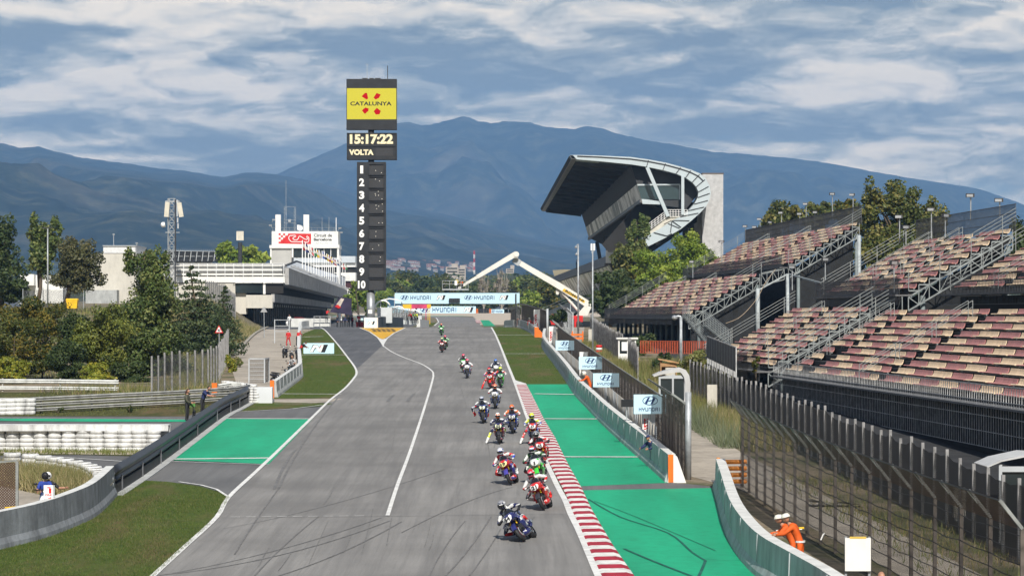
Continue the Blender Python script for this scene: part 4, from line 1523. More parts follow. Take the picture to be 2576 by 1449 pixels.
for t_,lo,up_ in((tf,atf,atfu),(tm,atm,atmu)):
 mb=MB()
 a,b=lo(-.15,10.2,-.1),up_(-.15,-.6,-.2)
 for p,q in((a,b),(a-UZ*1.1,b-UZ*1.0)):
  mb.bar(p,q,.09,.09)
 n=4
 for k in range(n):
  p,q=a+(b-a)*(k/n),a+(b-a)*((k+1)/n)
  mb.bar(p,p-UZ*1.05,.05,.05)
  mb.bar(p-UZ*1.05 if k%2 else p,q if k%2 else q-UZ*1.05,.05,.05)
 mb.bar(b,b-UZ*1.0,.06,.06)
 mb.build('platform_truss',STANDST,t_)
 mb=MB()
 mb.bar(a+UZ*.1,b+UZ*.1,.06,.06)
 mb.bar(a+UZ*1.1,b+UZ*1.2,.05,.05)
 mb.bar(a,a+UZ*1.1,.05,.05)
 mb.build('platform_rail',STANDST,t_)
for px,p1,p2,yy,lab in((1190+816,788,905,245,'foot of the dark gap'),):
 pass
MASTC=mat('column_galvanised',(0.34,0.37,0.37),0.6,0.2,2,metal=0.2)
for px,ytop,yy in((1906.5,726,262),(1982,689,262),(2161,592,266)):
 p=P(px,ytop,yy)
 mb=MB()
 mb.tube([Vector((p.x,p.y,gz(p.x,p.y)-.3)),p],.19,10)
 mb.build('column',MASTC,tf if px<2100 else tfu,smooth=True)
mb=MB()
mb.bar(P(1911,728,262),P(1980,690,262),.14,.14)
mb.bar(P(1985,690,262),P(2065,712,250),.14,.14)
mb.build('strut',MASTC,tf)
mb=MB()
cp=[P(1951,677,263),P(1925,712,262),P(1908,745,261),P(1885,775,260),P(1858,800,259),P(1826,813,258)]
mb.tube(smooth_path(cp,3),.022,5)
tag(mb.build('cable',mat('pale_cable',(0.42,0.32,0.22),0.7),None,cp[0]),'slack pale cable hanging across the dark gap between the stands','cable')
def stair(label,top,foot,wd,rails=5):
 t=thing('steel_stair',label,'stair',foot,group='steel stairs up to the stands')
 d=foot-top
 side=DIR
 n=max(4,int(abs(d.z)/.19))
 mb=MB()
 for k in range(n):
  p=top+d*((k+.5)/n)
  mb.bar(p-side*wd/2,p+side*wd/2,.27,.04)
 for s in(-1,1):
  mb.bar(top+side*s*wd/2,foot+side*s*wd/2,.04,.2)
 mb.build('step',STANDST,t)
 mb=MB()
 for s in(-1,1):
  mb=MB()
  for k in range(rails):
   h=.25+k*.22
   mb.bar(top+side*s*wd/2+UZ*h,foot+side*s*wd/2+UZ*h,.035,.035)
  for k in range(6):
   p=top+d*(k/5)+side*s*wd/2
   mb.bar(p,p+UZ*(.25+(rails-1)*.22),.04,.04)
  mb.build('hand_rail',STANDST,t)
q=P(1707,792,266)
stair('steel stair dropping from the near end of far lower tier',q+Vector((.5,0,-.2)),P(1780,868,262),1.6)
q=P(1760,806,264)
p2=P(1835,868,258)
stair('second steel stair with tall mesh sides below the hanging cable',P(1772,818,262),Vector((p2.x,p2.y,p2.z)),1.4,6)
for lab,a,b,hh in(('black panelled railing below the middle grandstand',P(1779,900,205),P(1852,935,183),1.6),):
 t=thing('bar_railing',lab,'railing',a,group='black railings at the foot of the stands')
 mb=MB()
 a0,b0=a,b
 L=(b-a).length
 railing(mb,a0,b0,-.4,hh,.3,4,.03)
 for k in range(int(L/2)+1):
  p=a0+(b0-a0)*(k/max(1,int(L/2)))
  mb.bar(Vector((p.x,p.y,gz(p.x,p.y)-.2)),p+UZ*hh,.07,.07)
 mb.build('bars',BARG,t)
 if 'panelled' in lab:
  mb=MB()
  mb.poly([a0+Vector((-.03,-.03,0)),b0+Vector((-.03,-.03,0)),b0+Vector((-.03,-.03,hh-.05)),a0+Vector((-.03,-.03,hh-.05))])
  mb.build('panel',mat('black_sheet_panel',(0.045,0.048,0.055),0.6,0.25,1.5),t)
a,b=P(1611,888,240),P(1806,891,232)
t=thing('orange_fence','rusty orange bar fence in front of the dark gap between stands','fence',a)
mb=MB()
railing(mb,a,b,0,1.05,.22,2,.05)
mb.box(P(1800-2,872,233),(.2,.2,1.3))
mb.build('bars',mat('rusty_orange_paint',(0.52,0.10,0.04),0.6,0.2,2),t)
LAMPB=mat('floodlight_body',(0.05,0.05,0.052),0.5,0.2,3)
lamp_spots=[(2094,490,2094,545,300),(2146,492,2146,545,296),(2442,495,2442,555,196),(2515,507,2515,545,190),(2343,530,2343,600,205),(2378,545,2378,598,202),(2263,548,2263,612,214),(2279,574,2279,615,213),(2050,536,2050,570,310),(2028,515,2028,572,315),(2012,540,2012,575,318),(1966,537,1966,590,327),(1936,561,1936,595,333),(1912,553,1912,580,337),(1875,571,1875,605,345),(1899,573,1899,600,340),(2076,655,2076,705,217),(2249,664,2249,735,186),(1993,674,1993,730,222),(1816,610,1816,660,300),(1743,660,1743,700,330)]
for i,(x,yt,x2,yb,yy)in enumerate(lamp_spots):
 top,bot=P(x,yt,yy),P(x2,yb,yy)
 where=('on back rim of the far upper tier' if yy>290 and yt<600 else 'on back rim of the middle upper tier' if yy>180 and yt<640 else 'on front of the upper tiers')
 if i==0:
  base=bot
  t=thing('floodlight_pole','','floodlight',bot,group='small floodlights on the stand rims')
  mb=MB()
  mb.tube([bot,top],.045,6)
  mb.build('pole',STEEL,t)
  mb=MB()
  mb.box(top+Vector((-.05,-.12,.08)),(.55,.30,.26),0,.3)
  h=mb.build('lamp_head',LAMPB,t)
  mb=MB()
  mb.box(top+Vector((-.08,-.28,.06)),(.46,.02,.18),0,.3)
  mb.build('lens',ALU,h)
  L0=(top-bot).length
  proto=t
 else:
  t=copy_tree(proto)
  t.location=bot
  k=(top-bot).length/L0
  t.scale=(1,1,1)
  for ch in t.children:
   if ch.name.startswith('pole'):
    ch.scale=(1,1,k)
   else:
    ch.location=(0,0,L0*(k-1))
  t.rotation_euler=(0,0,random.uniform(-.5,.4))
 order=['first','second','third','fourth','fifth','sixth','seventh','eighth','ninth','tenth']
 same=[j for j,q in enumerate(lamp_spots)if('on back rim of the far upper tier' if q[4]>290 and q[1]<600 else 'on back rim of the middle upper tier' if q[4]>180 and q[1]<640 else 'on front of the upper tiers')==where]
 rank=sorted(same,key=lambda j:lamp_spots[j][0]).index(i)
 t['label']=f'small floodlight pole {where}, {order[rank]} counting from the left'
def pxpoly(mb,pts,y,m=0):
 """flat face standing at distance y, corners read off the photograph"""
 mb.poly([P(a,b,y)for a,b in pts],m)
def wall_box(mb,x0,x1,y0,y1,z0,z1,m=0):
 mb.box(((x0+x1)/2,(y0+y1)/2,(z0+z1)/2),(x1-x0,y1-y0,z1-z0),m)
def PX(px,y):
 return(px-CX)*y/FPX
def PZ(py,y):
 return CZ+(HY-py)*y/FPX
TY=385.0
tx=PX(934,TY)
t=thing('scoring_tower','tall black scoring tower with ad screen, clock and numbers one to ten','tower',(tx,TY,zr(TY)))
PANEL=mat('tower_black_panel',(0.020,0.021,0.023),0.55,0.25,0.8,spec=0.35)
CELL=mat('tower_lamp_cell',(0.034,0.034,0.035),0.7,0.45,9,detail=8)
mb=MB()
mb.tube([(tx-.1,TY+.6,zr(TY)-.2),(tx-.1,TY+.6,PZ(735,TY))],.56,20)
mb.build('column',mat('tower_column_steel',(0.34,0.35,0.36),0.4,0.12,1,metal=0.5),t,smooth=True)
mb=MB()
mb.tube([(tx-.05,TY+.6,PZ(735,TY)),(tx-.05,TY+.6,PZ(320,TY))],.42,14)
mb.build('core',DARKM,t,smooth=True)
def panel(name,x0,y0,x1,y1,d=1.2,m=PANEL,rim=True):
 mb=MB()
 wall_box(mb,PX(x0,TY),PX(x1,TY),TY-.1,TY+d,PZ(y1,TY),PZ(y0,TY))
 o=mb.build(name,m,t)
 return o
pn=panel('number_column',898,408,970.5,731)
dg=panel('clock_panel',872.5,335,998,402.5)
ad=panel('screen_panel',871.5,199.5,998,327)
row_h=(731-410)/10
for k in range(10):
 y0=411+k*row_h
 mb=MB()
 x0,x1=928,966
 a,b=PX(x0,TY),PX(x1,TY)
 za,zb=PZ(y0+row_h-2.5,TY),PZ(y0+2.5,TY)
 for p,q in(((a,zb),(b,zb)),((b,zb),(b,za)),((b,za),(a,za)),((a,za),(a,zb))):
  mb.bar((p[0],TY-.18,p[1]),(q[0],TY-.18,q[1]),.16,.09)
 c=mb.build('cell_frame',PANEL,pn)
 mb=MB()
 mb.poly([(a,TY-.115,za),(b,TY-.115,za),(b,TY-.115,zb),(a,TY-.115,zb)])
 mb.build('lamp_cell',CELL,pn)
 mb=MB()
 n=str(k+1)
 hgt=PZ(0,TY)-PZ(20,TY)
 wd={1:7.5,10:19}.get(k+1,13)/20*hgt
 xc=PX(910,TY)
 text(mb,n,(xc-wd/2,TY-.13,PZ(y0+row_h*.5+10,TY)),UX,UZ,wd,hgt,0,.042)
 mb.build('numeral',WHITE_CLEAN,pn)
 mb=MB()
 z=PZ(y0,TY)
 mb.bar((PX(898.5,TY),TY-.115,z),(PX(924,TY),TY-.115,z),.02,.05)
 mb.build('divider',DARKM,pn)
 if k<8:
  mb=MB()
  for j in range([2,2,5,5,2,2,2,2][k]):
   mb.box((random.uniform(a+.4,b-.2),TY-.12,random.uniform(za+.2,zb-.2)),(.09,.02,.09))
  mb.build('lit_lamp',emit('lamp_glow',(1,.95,.8),.9)if 'lamp_glow' not in bpy.data.materials else bpy.data.materials['lamp_glow'],pn)
BULB=mat('clock_bulbs',(0.80,0.68,0.45),0.6,0.35,9,detail=8)
mb=MB()
x,z0,z1=PX(880,TY),PZ(363.5,TY),PZ(337.5,TY)
text(mb,'15:17:22',(x,TY-.14,z0),UX,UZ,PX(989,TY)-x,z1-z0,0,.05)
mb.build('clock_digits',BULB,dg)
mb=MB()
x,z0,z1=PX(878,TY),PZ(391,TY),PZ(376.5,TY)
text(mb,'VOLTA',(x,TY-.14,z0),UX,UZ,PX(940,TY)-x,z1-z0,0,.055)
mb.build('lettering',BULB,dg)
mb=MB()
mb.poly([(PX(945,TY),TY-.12,PZ(393,TY)),(PX(988,TY),TY-.12,PZ(393,TY)),(PX(988,TY),TY-.12,PZ(373,TY)),(PX(945,TY),TY-.12,PZ(373,TY))])
mb.build('lamp_cell',CELL,dg)
mb=MB()
for p,q in(((874,368.5),(996,368.5)),((874,336.5),(996,336.5)),((874,401),(996,401)),((874,336),(874,402)),((996,336),(996,402))):
 mb.bar((PX(p[0],TY),TY-.16,PZ(p[1],TY)),(PX(q[0],TY),TY-.16,PZ(q[1],TY)),.12,.12)
mb.build('frame',PANEL,dg)
mb=MB()
mb.poly([(PX(873,TY),TY-.13,PZ(301,TY)),(PX(997,TY),TY-.13,PZ(301,TY)),(PX(997,TY),TY-.13,PZ(223,TY)),(PX(873,TY),TY-.13,PZ(223,TY))])
mb.build('screen',emit('screen_yellow',srgb(238,224,78),.80),ad)
mb=MB()
cx0,cy0=872+62,261
sc=62.5/480*.967
def adpt(a,b):
 return(841.5+a*.2133,137.4+b*.2133)
for q in([(320,497),(360,457),(384,456),(397,525),(375,533)],[(497,458),(545,475),(525,515),(487,534),(460,515)],[(323,662),(365,628),(403,640),(400,668),(358,705)],[(500,632),(546,668),(532,708),(488,712),(463,672)]):
 pts=[adpt(*z)for z in q]
 mb.poly([(PX(a,TY),TY-.15,PZ(b,TY))for a,b in pts])
mb.build('emblem',emit('screen_red',srgb(205,25,35),.9),ad)
mb=MB()
a0,b0=adpt(186,606)
a1,b1=adpt(674,558)
text(mb,'CATALUNYA',(PX(a0,TY),TY-.15,PZ(b0,TY)),UX,UZ,PX(a1,TY)-PX(a0,TY),PZ(b1,TY)-PZ(b0,TY),0,.03)
mb.build('lettering',INK,ad)
mb=MB()
mb.bar(P(975,199,TY),P(975,166,TY),.10,.10)
mb.build('antenna',DARKM,t)
mb=MB()
mb.bar(P(923.5,199,TY),P(923.5,162,TY),.05,.05)
mb.bar(P(919.5,162.5,TY),P(927.5,162.5,TY),.05,.05)
mb.build('antenna',STEEL,t)
for a,b in((911,925),(929,940),(943,957)):
 mb=MB()
 wall_box(mb,PX(a,TY),PX(b,TY),TY,TY+.8,PZ(200,TY),PZ(197,TY))
 mb.build('roof_lamp',DARKM,t)
by=379.0
t2=thing('tower_base_block','white block with pale blue panel at foot of the scoring tower','block',(PX(932,by),by,zr(by)))
mb=MB()
wall_box(mb,PX(916,by),PX(950,by),by,by+1.4,zr(by)-.2,zr(by)+1.45)
mb.build('body',WHITE,t2)
mb=MB()
wall_box(mb,PX(918,by),PX(943,by),by-.06,by,zr(by)+.05,zr(by)+1.38)
pb=mb.build('panel',SKYBLUE,t2)
mb=MB()
n_mark(mb,Vector((PX(923,by),by-.075,zr(by)+.5)),UX,UZ,1.1,.45,0,1,2)
mb.build('lettering',[WHITE_CLEAN,RED,INK],pb)
mb=MB()
wall_box(mb,PX(926,by),PX(936,by),by+.3,by+.5,zr(by)+2.0,zr(by)+2.5)
tag(mb.build('white_notice',WHITE_CLEAN,None,(PX(930,by),by+.3,zr(by)+2)),'small white notice box on the tower column foot','notice box')
pw=[Vector((PX(950,381),381,zr(381))),Vector((PX(960,392),392,zr(392))),Vector((PX(1012,418),418,zr(418)))]
jersey('pit_wall','dark blue-grey pit wall running right from the tower foot',pw,mat('dark_blue_wall',(0.055,0.07,0.095),0.8,0.2,1.1),1.5,.35,group=None,joints=False)
pw=[Vector((PX(1053,425),425,zr(425))),Vector((PX(1060,440),440,zr(440))),Vector((PX(1076,480),480,zr(480)))]
jersey('pit_wall','pale end of the pit wall left of the brow',pw,CONC_TOP,1.35,.5,group=None,joints=False)
t=thing('pit_wall_fence','mesh fence panels along top of the pit wall','fence',pw[0])
fp=[Vector((PX(978,400),400,zr(400)+1.4)),Vector((PX(1020,430),430,zr(430)+1.2)),Vector((PX(1062,520),520,zr(520)+1.3))]
mb=MB()
for a,b in zip(fp,fp[1:]):
 mb.poly([a,b,b+UZ*1.5,a+UZ*1.6])
mb.build('mesh',DARKMESH,t)
for a,b in zip(fp,fp[1:]):
 for k in range(6):
  p=a+(b-a)*(k/6)
  mb=MB()
  mb.bar(p,p+UZ*1.65,.09,.09)
  mb.build('post',GREYP,t)
for i,(px,yy,hh)in enumerate(((965,396,3.6),(1004,436,3.2),(1043,470,2.9))):
 z=zr(yy)
 x=PX(px,yy)
 t=thing('pit_wall_stand',['pale panelled pit stand with curved white canopy behind the tower foot','white hooped pit stand left of the gantry','white hooped pit stand below the far banner'][i],'stand',(x,yy,z),group='team stands on the pit wall')
 mb=MB()
 wall_box(mb,x-.9,x+1.2,yy,yy+1.2,z+.6,z+hh-.8)
 mb.build('cabin',mat('stand_pale_grey',(0.55,0.57,0.58),0.6,0.08,1),t)
 mb=MB()
 pts=[]
 for k in range(9):
  a=math.pi*(.95-.75*k/8)
  pts.append((x-.1+1.25*math.cos(a),yy-.2,z+hh-1.5+1.7*math.sin(a)))
 mb.tube(pts,.12,8)
 mb.build('hoop',WHITE_CLEAN,t,smooth=True)
 mb=MB()
 for k in range(4):
  mb.bar((x-.5,yy-.3,z+.6+k*.35),(x+.3,yy-.3,z+.6+k*.35),.2,.05)
 mb.build('ladder',ALU,t)
c=P(985,759,470)
mb=MB()
mb.extrude([c+Vector((-2.3,0,-.2)),c+Vector((-1.6,0,.35)),c+Vector((-.4,0,.62)),c+Vector((.9,0,.45)),c+Vector((2.2,0,-.2)),c+Vector((.9,0,.25)),c+Vector((-.4,0,.42)),c+Vector((-1.5,0,.15))],(0,2.4,0))
for dx in(-1.9,1.7):
 mb.bar(c+Vector((dx,1,-2.6)),c+Vector((dx,1,0)),.16,.16)
t=mb.build('canopy',WHITE_CLEAN,None,c)
tag(t,'arched white canopy between the tower and the gantry','canopy')
for i,(x0,x1,y0,y1,yy,m,lab)in enumerate(((975,1013,747,770,640,mat('teal_hoarding',(0.015,0.075,0.15),0.6,0.2,.5),'dark teal hoarding behind the pit wall'),(1013,1035,762,776,660,YELLOW,'yellow hoarding under the gantry left end'),(1033,1074,762,776,661,mat('pink_hoarding',(0.55,0.05,0.13),0.6,0.3,.5),'pink hoarding under the gantry'),(1074,1084,763,775,662,YELLOW,'small yellow hoarding right of the pink one'))):
 mb=MB()
 wall_box(mb,PX(x0,yy),PX(x1,yy),yy,yy+.3,PZ(y1,yy),PZ(y0,yy))
 wall_box(mb,PX(x0+2,yy),PX(x0+3.5,yy),yy+.1,yy+.2,zr(yy),PZ(y1,yy))
 wall_box(mb,PX(x1-3.5,yy),PX(x1-2,yy),yy+.1,yy+.2,zr(yy),PZ(y1,yy))
 tag(mb.build('hoarding',m,None,(PX(x0,yy),yy,zr(yy))),lab,'hoarding','coloured hoardings behind the pit wall')
GY=560.0
t=thing('start_gantry','pale blue sponsor gantry spanning the straight','gantry',(PX(1150,GY),GY,zr(GY)))
mb=MB()
wall_box(mb,PX(993.7,GY),PX(1307,GY),GY,GY+.8,PZ(764,GY),PZ(736.8,GY))
pnl=mb.build('panel',SKYBLUE,t)
mb=MB()
wall_box(mb,PX(994,GY),PX(1307,GY),GY-.05,GY+.85,PZ(736.7,GY),PZ(735.6,GY))
wall_box(mb,PX(994,GY),PX(1307,GY),GY-.05,GY+.85,PZ(765.4,GY),PZ(764.1,GY))
mb.build('edge_beam',DARKM,t)
for px in(995.5,1303):
 mb=MB()
 for dx in(-.25,.25):
  mb.bar((PX(px,GY)+dx,GY+.4,zr(GY)-.3),(PX(px,GY)+dx,GY+.4,PZ(740,GY)),.16,.16)
 for k in range(8):
  z=zr(GY)+k*.9
  mb.bar((PX(px,GY)-.25,GY+.4,z),(PX(px,GY)+.25,GY+.4,z+.9),.06,.06)
 mb.build('leg',GREYP,t)
mb=MB()
wall_box(mb,PX(1296,GY),PX(1299.5,GY),GY-.4,GY-.1,zr(GY),PZ(739,GY))
mb.build('lamp_strip',DARKM,t)
mb=MB()
yy=GY-.02
for x0 in(1018,1178):
 oval_mark(mb,Vector((PX(x0,yy),yy,PZ(748.5,yy))),UX,UZ,10.5*yy/FPX,5.8*yy/FPX,0)
 maker_word(mb,Vector((PX(x0+14.5,yy),yy,PZ(754,yy))),UX,UZ,56.5*yy/FPX,10.0*yy/FPX,0)
mb.build('lettering',NAVY,pnl)
mb=MB()
for x0 in(1097.5,1256):
 n_mark(mb,Vector((PX(x0,yy),yy-.02,PZ(754,yy))),UX,UZ,23*yy/FPX,11*yy/FPX,0,1,2)
mb.build('emblem',[WHITE_CLEAN,RED,INK],pnl)
mb=MB()
wall_box(mb,PX(1129.5,GY),PX(1157,GY),GY-.5,GY-.06,PZ(761,GY),PZ(750.5,GY))
sl=mb.build('start_lights',BLACK,t)
for k in range(5):
 for j in range(2):
  mb=MB()
  mb.lathe([(.0,.03),(.16,.03),(.17,-.05)],(PX(1133+k*5,GY),GY-.51,PZ(753.5+j*4.5,GY)),10,0,Matrix.Rotation(R(90),3,'X'))
  mb.build('lamp',DARKM,sl)
BY=1012.0
for x0,x1,y0,y1,lab,parts in((1015.7,1197,770.5,789,'long pale blue sponsor banner behind the gravel trap','full'),(1236,1268,778,789,'short pale blue sponsor banner right of the tyre bags','short'),(975,1015,770.5,787,'pale blue banner end left of the far gravel','none')):
 zb=zr(BY)
 t=thing('sponsor_banner',lab,'banner',(PX((x0+x1)/2,BY),BY,zb),group='pale blue banners behind the gravel')
 mb=MB()
 wall_box(mb,PX(x0,BY),PX(x1,BY),BY,BY+.3,zb-.2,PZ(y0,BY))
 mb.build('panel',SKYBLUE,t)
 mb=MB()
 yy=BY-.06
 if parts=='full':
  oval_mark(mb,Vector((PX(1070,yy),yy,PZ(779,yy))),UX,UZ,12.5*yy/FPX,6.8*yy/FPX,0)
  maker_word(mb,Vector((PX(1088,yy),yy,PZ(785,yy))),UX,UZ,66*yy/FPX,11.5*yy/FPX,0)
  mb.build('lettering',NAVY,t)
  mb=MB()
  n_mark(mb,Vector((PX(1165,yy),yy-.02,PZ(785,yy))),UX,UZ,26*yy/FPX,12*yy/FPX,0,1,2)
  n_mark(mb,Vector((PX(1025,yy),yy-.02,PZ(785,yy))),UX,UZ,26*yy/FPX,12*yy/FPX,0,1,2)
  mb.build('emblem',[WHITE_CLEAN,RED,INK],t)
 elif parts=='short':
  oval_mark(mb,Vector((PX(1241,yy),yy,PZ(783,yy))),UX,UZ,4.5*yy/FPX,4*yy/FPX,0)
  maker_word(mb,Vector((PX(1247,yy),yy,PZ(786.5,yy))),UX,UZ,20*yy/FPX,6*yy/FPX,0)
  mb.build('lettering',NAVY,t)
for x0,x1,m,lab,cat in((1197,1203,ORANGE,'orange bag left of the black tyre bags behind the gravel','bag'),(1203.5,1230,BLACK,'black tyre barrier between two orange bags behind the gravel','tyre barrier'),(1230.5,1236,ORANGE,'orange bag right of the black tyre bags behind the gravel','bag')):
 mb=MB()
 for k in range(4):
  f=k/4
  wall_box(mb,PX(x0+(x1-x0)*f+.3,BY-2),PX(x0+(x1-x0)*(f+.25)-.3,BY-2),BY-2.6-.2*(k%2),BY-2,zr(BY)-.1,PZ(776.5+(k%2)*.6,BY-2))
 tag(mb.build('barrier_bag',m,None,(PX(x0,BY),BY-2,zr(BY))),lab,cat)
t=thing('white_tent','small white pointed tent right of the gantry leg','tent',(PX(1262,1040),1040,zr(1040)))
mb=MB()
c=Vector((PX(1262,1040),1040,PZ(768,1040)))
for sx,sy in((1,0),(0,1),(-1,0),(0,-1)):
 a=c+Vector((2.6*(sx-sy),2.6*(sy+sx),-1.3))
 b=c+Vector((2.6*(sx+sy),2.6*(sy-sx),-1.3))
 mb.poly([c,a,b])
mb.build('roof',WHITE_CLEAN,t)
mb=MB()
for sx in(-2.5,2.5):
 for sy in(-2.5,2.5):
  mb.bar((c.x+sx,c.y+sy,zr(1040)),(c.x+sx,c.y+sy,c.z-1.3),.12,.12)
mb.build('leg',STEEL,t)
PB0,PB1=430.0,800.0
def pbx(y):
 return PX(716.5,PB0)-0.0347*(y-PB0)
PITW=mat('pit_white_cladding',(0.74,0.73,0.69),0.6,0.06,.3,grime=0.1)
PITB=mat('pit_beige_panel',(0.56,0.53,0.46),0.75,0.07,.4,grime=0.15)
FASC=mat('pit_balcony_concrete',(0.40,0.39,0.375),0.8,0.3,.5,grime=0.5)
DARKIN=mat('dark_interior',(0.02,0.019,0.018),0.8,0.3,.4)
t=thing('pit_building','long white pit building with overhanging grey balcony fascia and dark garages','building',(pbx(PB0),PB0,zr(PB0)))
zz=lambda py:PZ(py,PB0)
def run(mb,x0,x1,z0,z1,ya=PB0,yb=PB1,m=0):
 """long box following the building line; x offsets measured from the roof edge"""
 vs=[]
 for y in(ya,yb):
  for x in(x0,x1):
   for z in(z0,z1):
    vs.append((pbx(y)+x,y,z))
 mb.add(vs,[(0,1,3,2),(4,6,7,5),(0,4,5,1),(2,3,7,6),(0,2,6,4),(1,5,7,3)],m)
mb=MB()
run(mb,-19,0,zz(712),zz(690),yb=PB1)
run(mb,-19,-.4,zz(690),zz(667))
mb.build('upper_wall',PITW,t)
mb=MB()
run(mb,.02,.6,zz(716),zz(674),ya=PB0+.5)
mb.build('roof_fascia',FASC,t)
mb=MB()
run(mb,-19,-3.2,zz(738),zz(713),ya=PB0+1.0)
mb.build('gallery_wall',DARKIN,t)
mb=MB()
run(mb,-6,-1.9,zz(775),zz(742),yb=PB0+4)
run(mb,-16,-6,zz(790),zz(735),ya=PB0+.6,yb=PB0+5)
mb.build('end_wall',PITB,t)
mb=MB()
run(mb,-2.1,-1.6,zz(760),zz(739),ya=PB0+.2,yb=PB0+290)
mb.build('balcony_fascia',FASC,t)
mb=MB()
run(mb,-2.1,-15,zz(760),zz(757),ya=PB0+4.2)
mb.build('balcony_floor',FASC,t)
mb=MB()
run(mb,-16,-5.2,zr(PB0)-.5,zz(758),ya=PB0+5.2)
mb.build('garage_wall',DARKIN,t)
for k in range(46):
 mb=MB()
 y=PB0+6+k*7
 x=pbx(y)-5.1
 mb.bar((x,y,zr(PB0)-.2),(x,y,zz(762)),.16,.22)
 mb.build('garage_mullion',mat('mullion_grey',(0.30,0.30,0.30),0.6,0.2,1),t)
for k in range(40):
 mb=MB()
 y=PB0+8+k*8.6
 x=pbx(y)-5.0
 wall_box(mb,x,x+.1,y,y+1.6,zz(768),zz(761))
 mb.build('garage_number_board',WHITE,t)
mb=MB()
wall_box(mb,PX(592,PB0),PX(662,PB0),PB0-.05,PB0+.4,zz(737),zz(713.5))
mb.build('window',GLASS,t)
mb=MB()
wall_box(mb,PX(669,PB0),PX(716,PB0)-.2,PB0+.05,PB0+.4,zz(738),zz(714))
mb.build('window',DARKIN,t)
mb=MB()
wall_box(mb,PX(662,PB0),PX(668,PB0),PB0-.12,PB0+.3,zz(740),zz(710))
mb.build('pier',WHITE,t)
mb=MB()
wall_box(mb,PX(440,PB0),PX(592,PB0),PB0-.02,PB0+6,zz(760),zz(712))
mb.build('side_wall',PITB,t)
mb=MB()
wall_box(mb,PX(440,PB0),PX(716,PB0),PB0-.14,PB0-.02,zz(694),zz(692.6))
wall_box(mb,PX(440,PB0),PX(716,PB0),PB0-.10,PB0-.02,zz(683),zz(681.6))
wall_box(mb,PX(440,PB0),PX(716,PB0),PB0-.10,PB0-.02,zz(686.2),zz(685))
wall_box(mb,PX(440,PB0),PX(592,PB0),PB0-.10,PB0-.02,zz(712),zz(710.8))
mb.build('shadow_groove',DARKM,t)
mb=MB()
for px in(440,462,482,500,522,544,566,588,612,636,660,686,714):
 mb.bar(P(px,664,PB0-.5),P(px,710 if px>588 else 711,PB0-.5),.09,.09)
for py in(663.5,667):
 mb.bar(P(438,py,PB0-.5),P(716,py,PB0-.5),.10,.10)
mb.bar(P(590,709,PB0-.5),P(716,709,PB0-.5),.12,.12)
mb.build('railing',WHITE_CLEAN,t)
mb=MB()
mb.bar(P(438,664.8,PB0+.3),P(716,664.8,PB0+.3),.35,.16)
mb.build('roof_edge',DARKM,t)
mb=MB()
for k in range(62):
 y=PB0+4+k*5.8
 x=pbx(y)+.5
 mb.bar((x,y,zz(674)),(x+.5,y,zz(668)),.1,.1)
 if k%2==0:
  mb.box((x+.75,y,zz(673)+.2),(.55,.5,.35))
for h in(669,671.5):
 mb.bar((pbx(PB0)+.9,PB0,zz(h)),(pbx(PB1)+.9,PB1,zz(h)),.07,.07)
mb.build('track_side_railing',ALU,t)
mb=MB()
ra,rb,rc,rd,re_=P(719,668,500),P(745,657.5,564),P(868.5,698,805),P(868.5,719,800),P(735,692,500)
mb.poly([ra,rb,re_])
mb.poly([re_,rb,rc,rd])
mb.poly([p-UZ*.3 for p in(re_,rb,rc,rd)])
mb.build('roof_slope',mat('pale_roof_sheet',(0.66,0.69,0.72),0.5,0.05,.3),t)
mb=MB()
mb.bar(ra,rb,.3,.3)
mb.bar(rb,rc,.3,.35)
mb.build('roof_gutter',DARKM,t)
t=thing('team_board','large tilted dark display board with red stripe at far end of the garages','board',P(850,800,560))
mb=MB()
pts=[P(861,753,600),P(885,757,600),P(885,793,600),P(848,793,600)]
mb.extrude([P(844,759,596),P(858,746,596),P(884,752,596),P(884,792,596),P(830,785,596)],(0,.8,0))
mb.build('panel',mat('purple_black_print',(0.035,0.025,0.055),0.45,0.5,.4),t)
mb=MB()
mb.poly([P(846,766,595.9),P(858,750,595.9),P(866,752,595.9),P(856,771,595.9)])
mb.build('print',mat('cream_print',(0.55,0.48,0.40),0.5,0.3,1.2),t)
mb=MB()
mb.poly([P(842,771,595.8),P(850,766,595.8),P(858,773,595.8),P(852,776,595.8)])
mb.build('stripe',RED,t)
CY=745.0
t=thing('control_tower','white control tower with red and white circuit sign above the pit building','building',(PX(767,CY),CY,zr(CY)))
q=lambda py:PZ(py,CY)
mb=MB()
wall_box(mb,PX(683.5,CY),PX(850.7,CY),CY,CY+9,q(617),q(582))
wall_box(mb,PX(678,CY),PX(854,CY),CY-.3,CY+9.4,q(624.5),q(617))
wall_box(mb,PX(679.5,CY),PX(683.5,CY),CY-.1,CY+8,zr(CY),q(624.5))
wall_box(mb,PX(734,CY),PX(738,CY),CY-.1,CY+1,q(648),q(624.5))
wall_box(mb,PX(848,CY),PX(853,CY),CY-.1,CY+8,zr(CY),q(624.5))
mb.build('upper_wall',PITW,t)
mb=MB()
wall_box(mb,PX(684,CY),PX(733,CY),CY+.3,CY+8,zr(CY),q(624.5))
mb.build('grey_panel',mat('warm_grey_panel',(0.42,0.41,0.38),0.7,0.05,.5),t)
mb=MB()
wall_box(mb,PX(738,CY),PX(848,CY),CY+.4,CY+8,q(648),q(624.5))
wn=mb.build('window',GLASS,t)
mb=MB()
for px in(786,790,815,832):
 mb.bar((PX(px,CY),CY+.35,q(644)),(PX(px,CY),CY+.35,q(626)),.18,.1)
mb.build('mullion',WHITE_CLEAN,wn)
FY=806.0
tw=thing('rear_wing','white and grey stepped wing beyond the far end of the pit building','building',(PX(870,FY),FY,zr(FY)))
qf=lambda py:PZ(py,FY)
mb=MB()
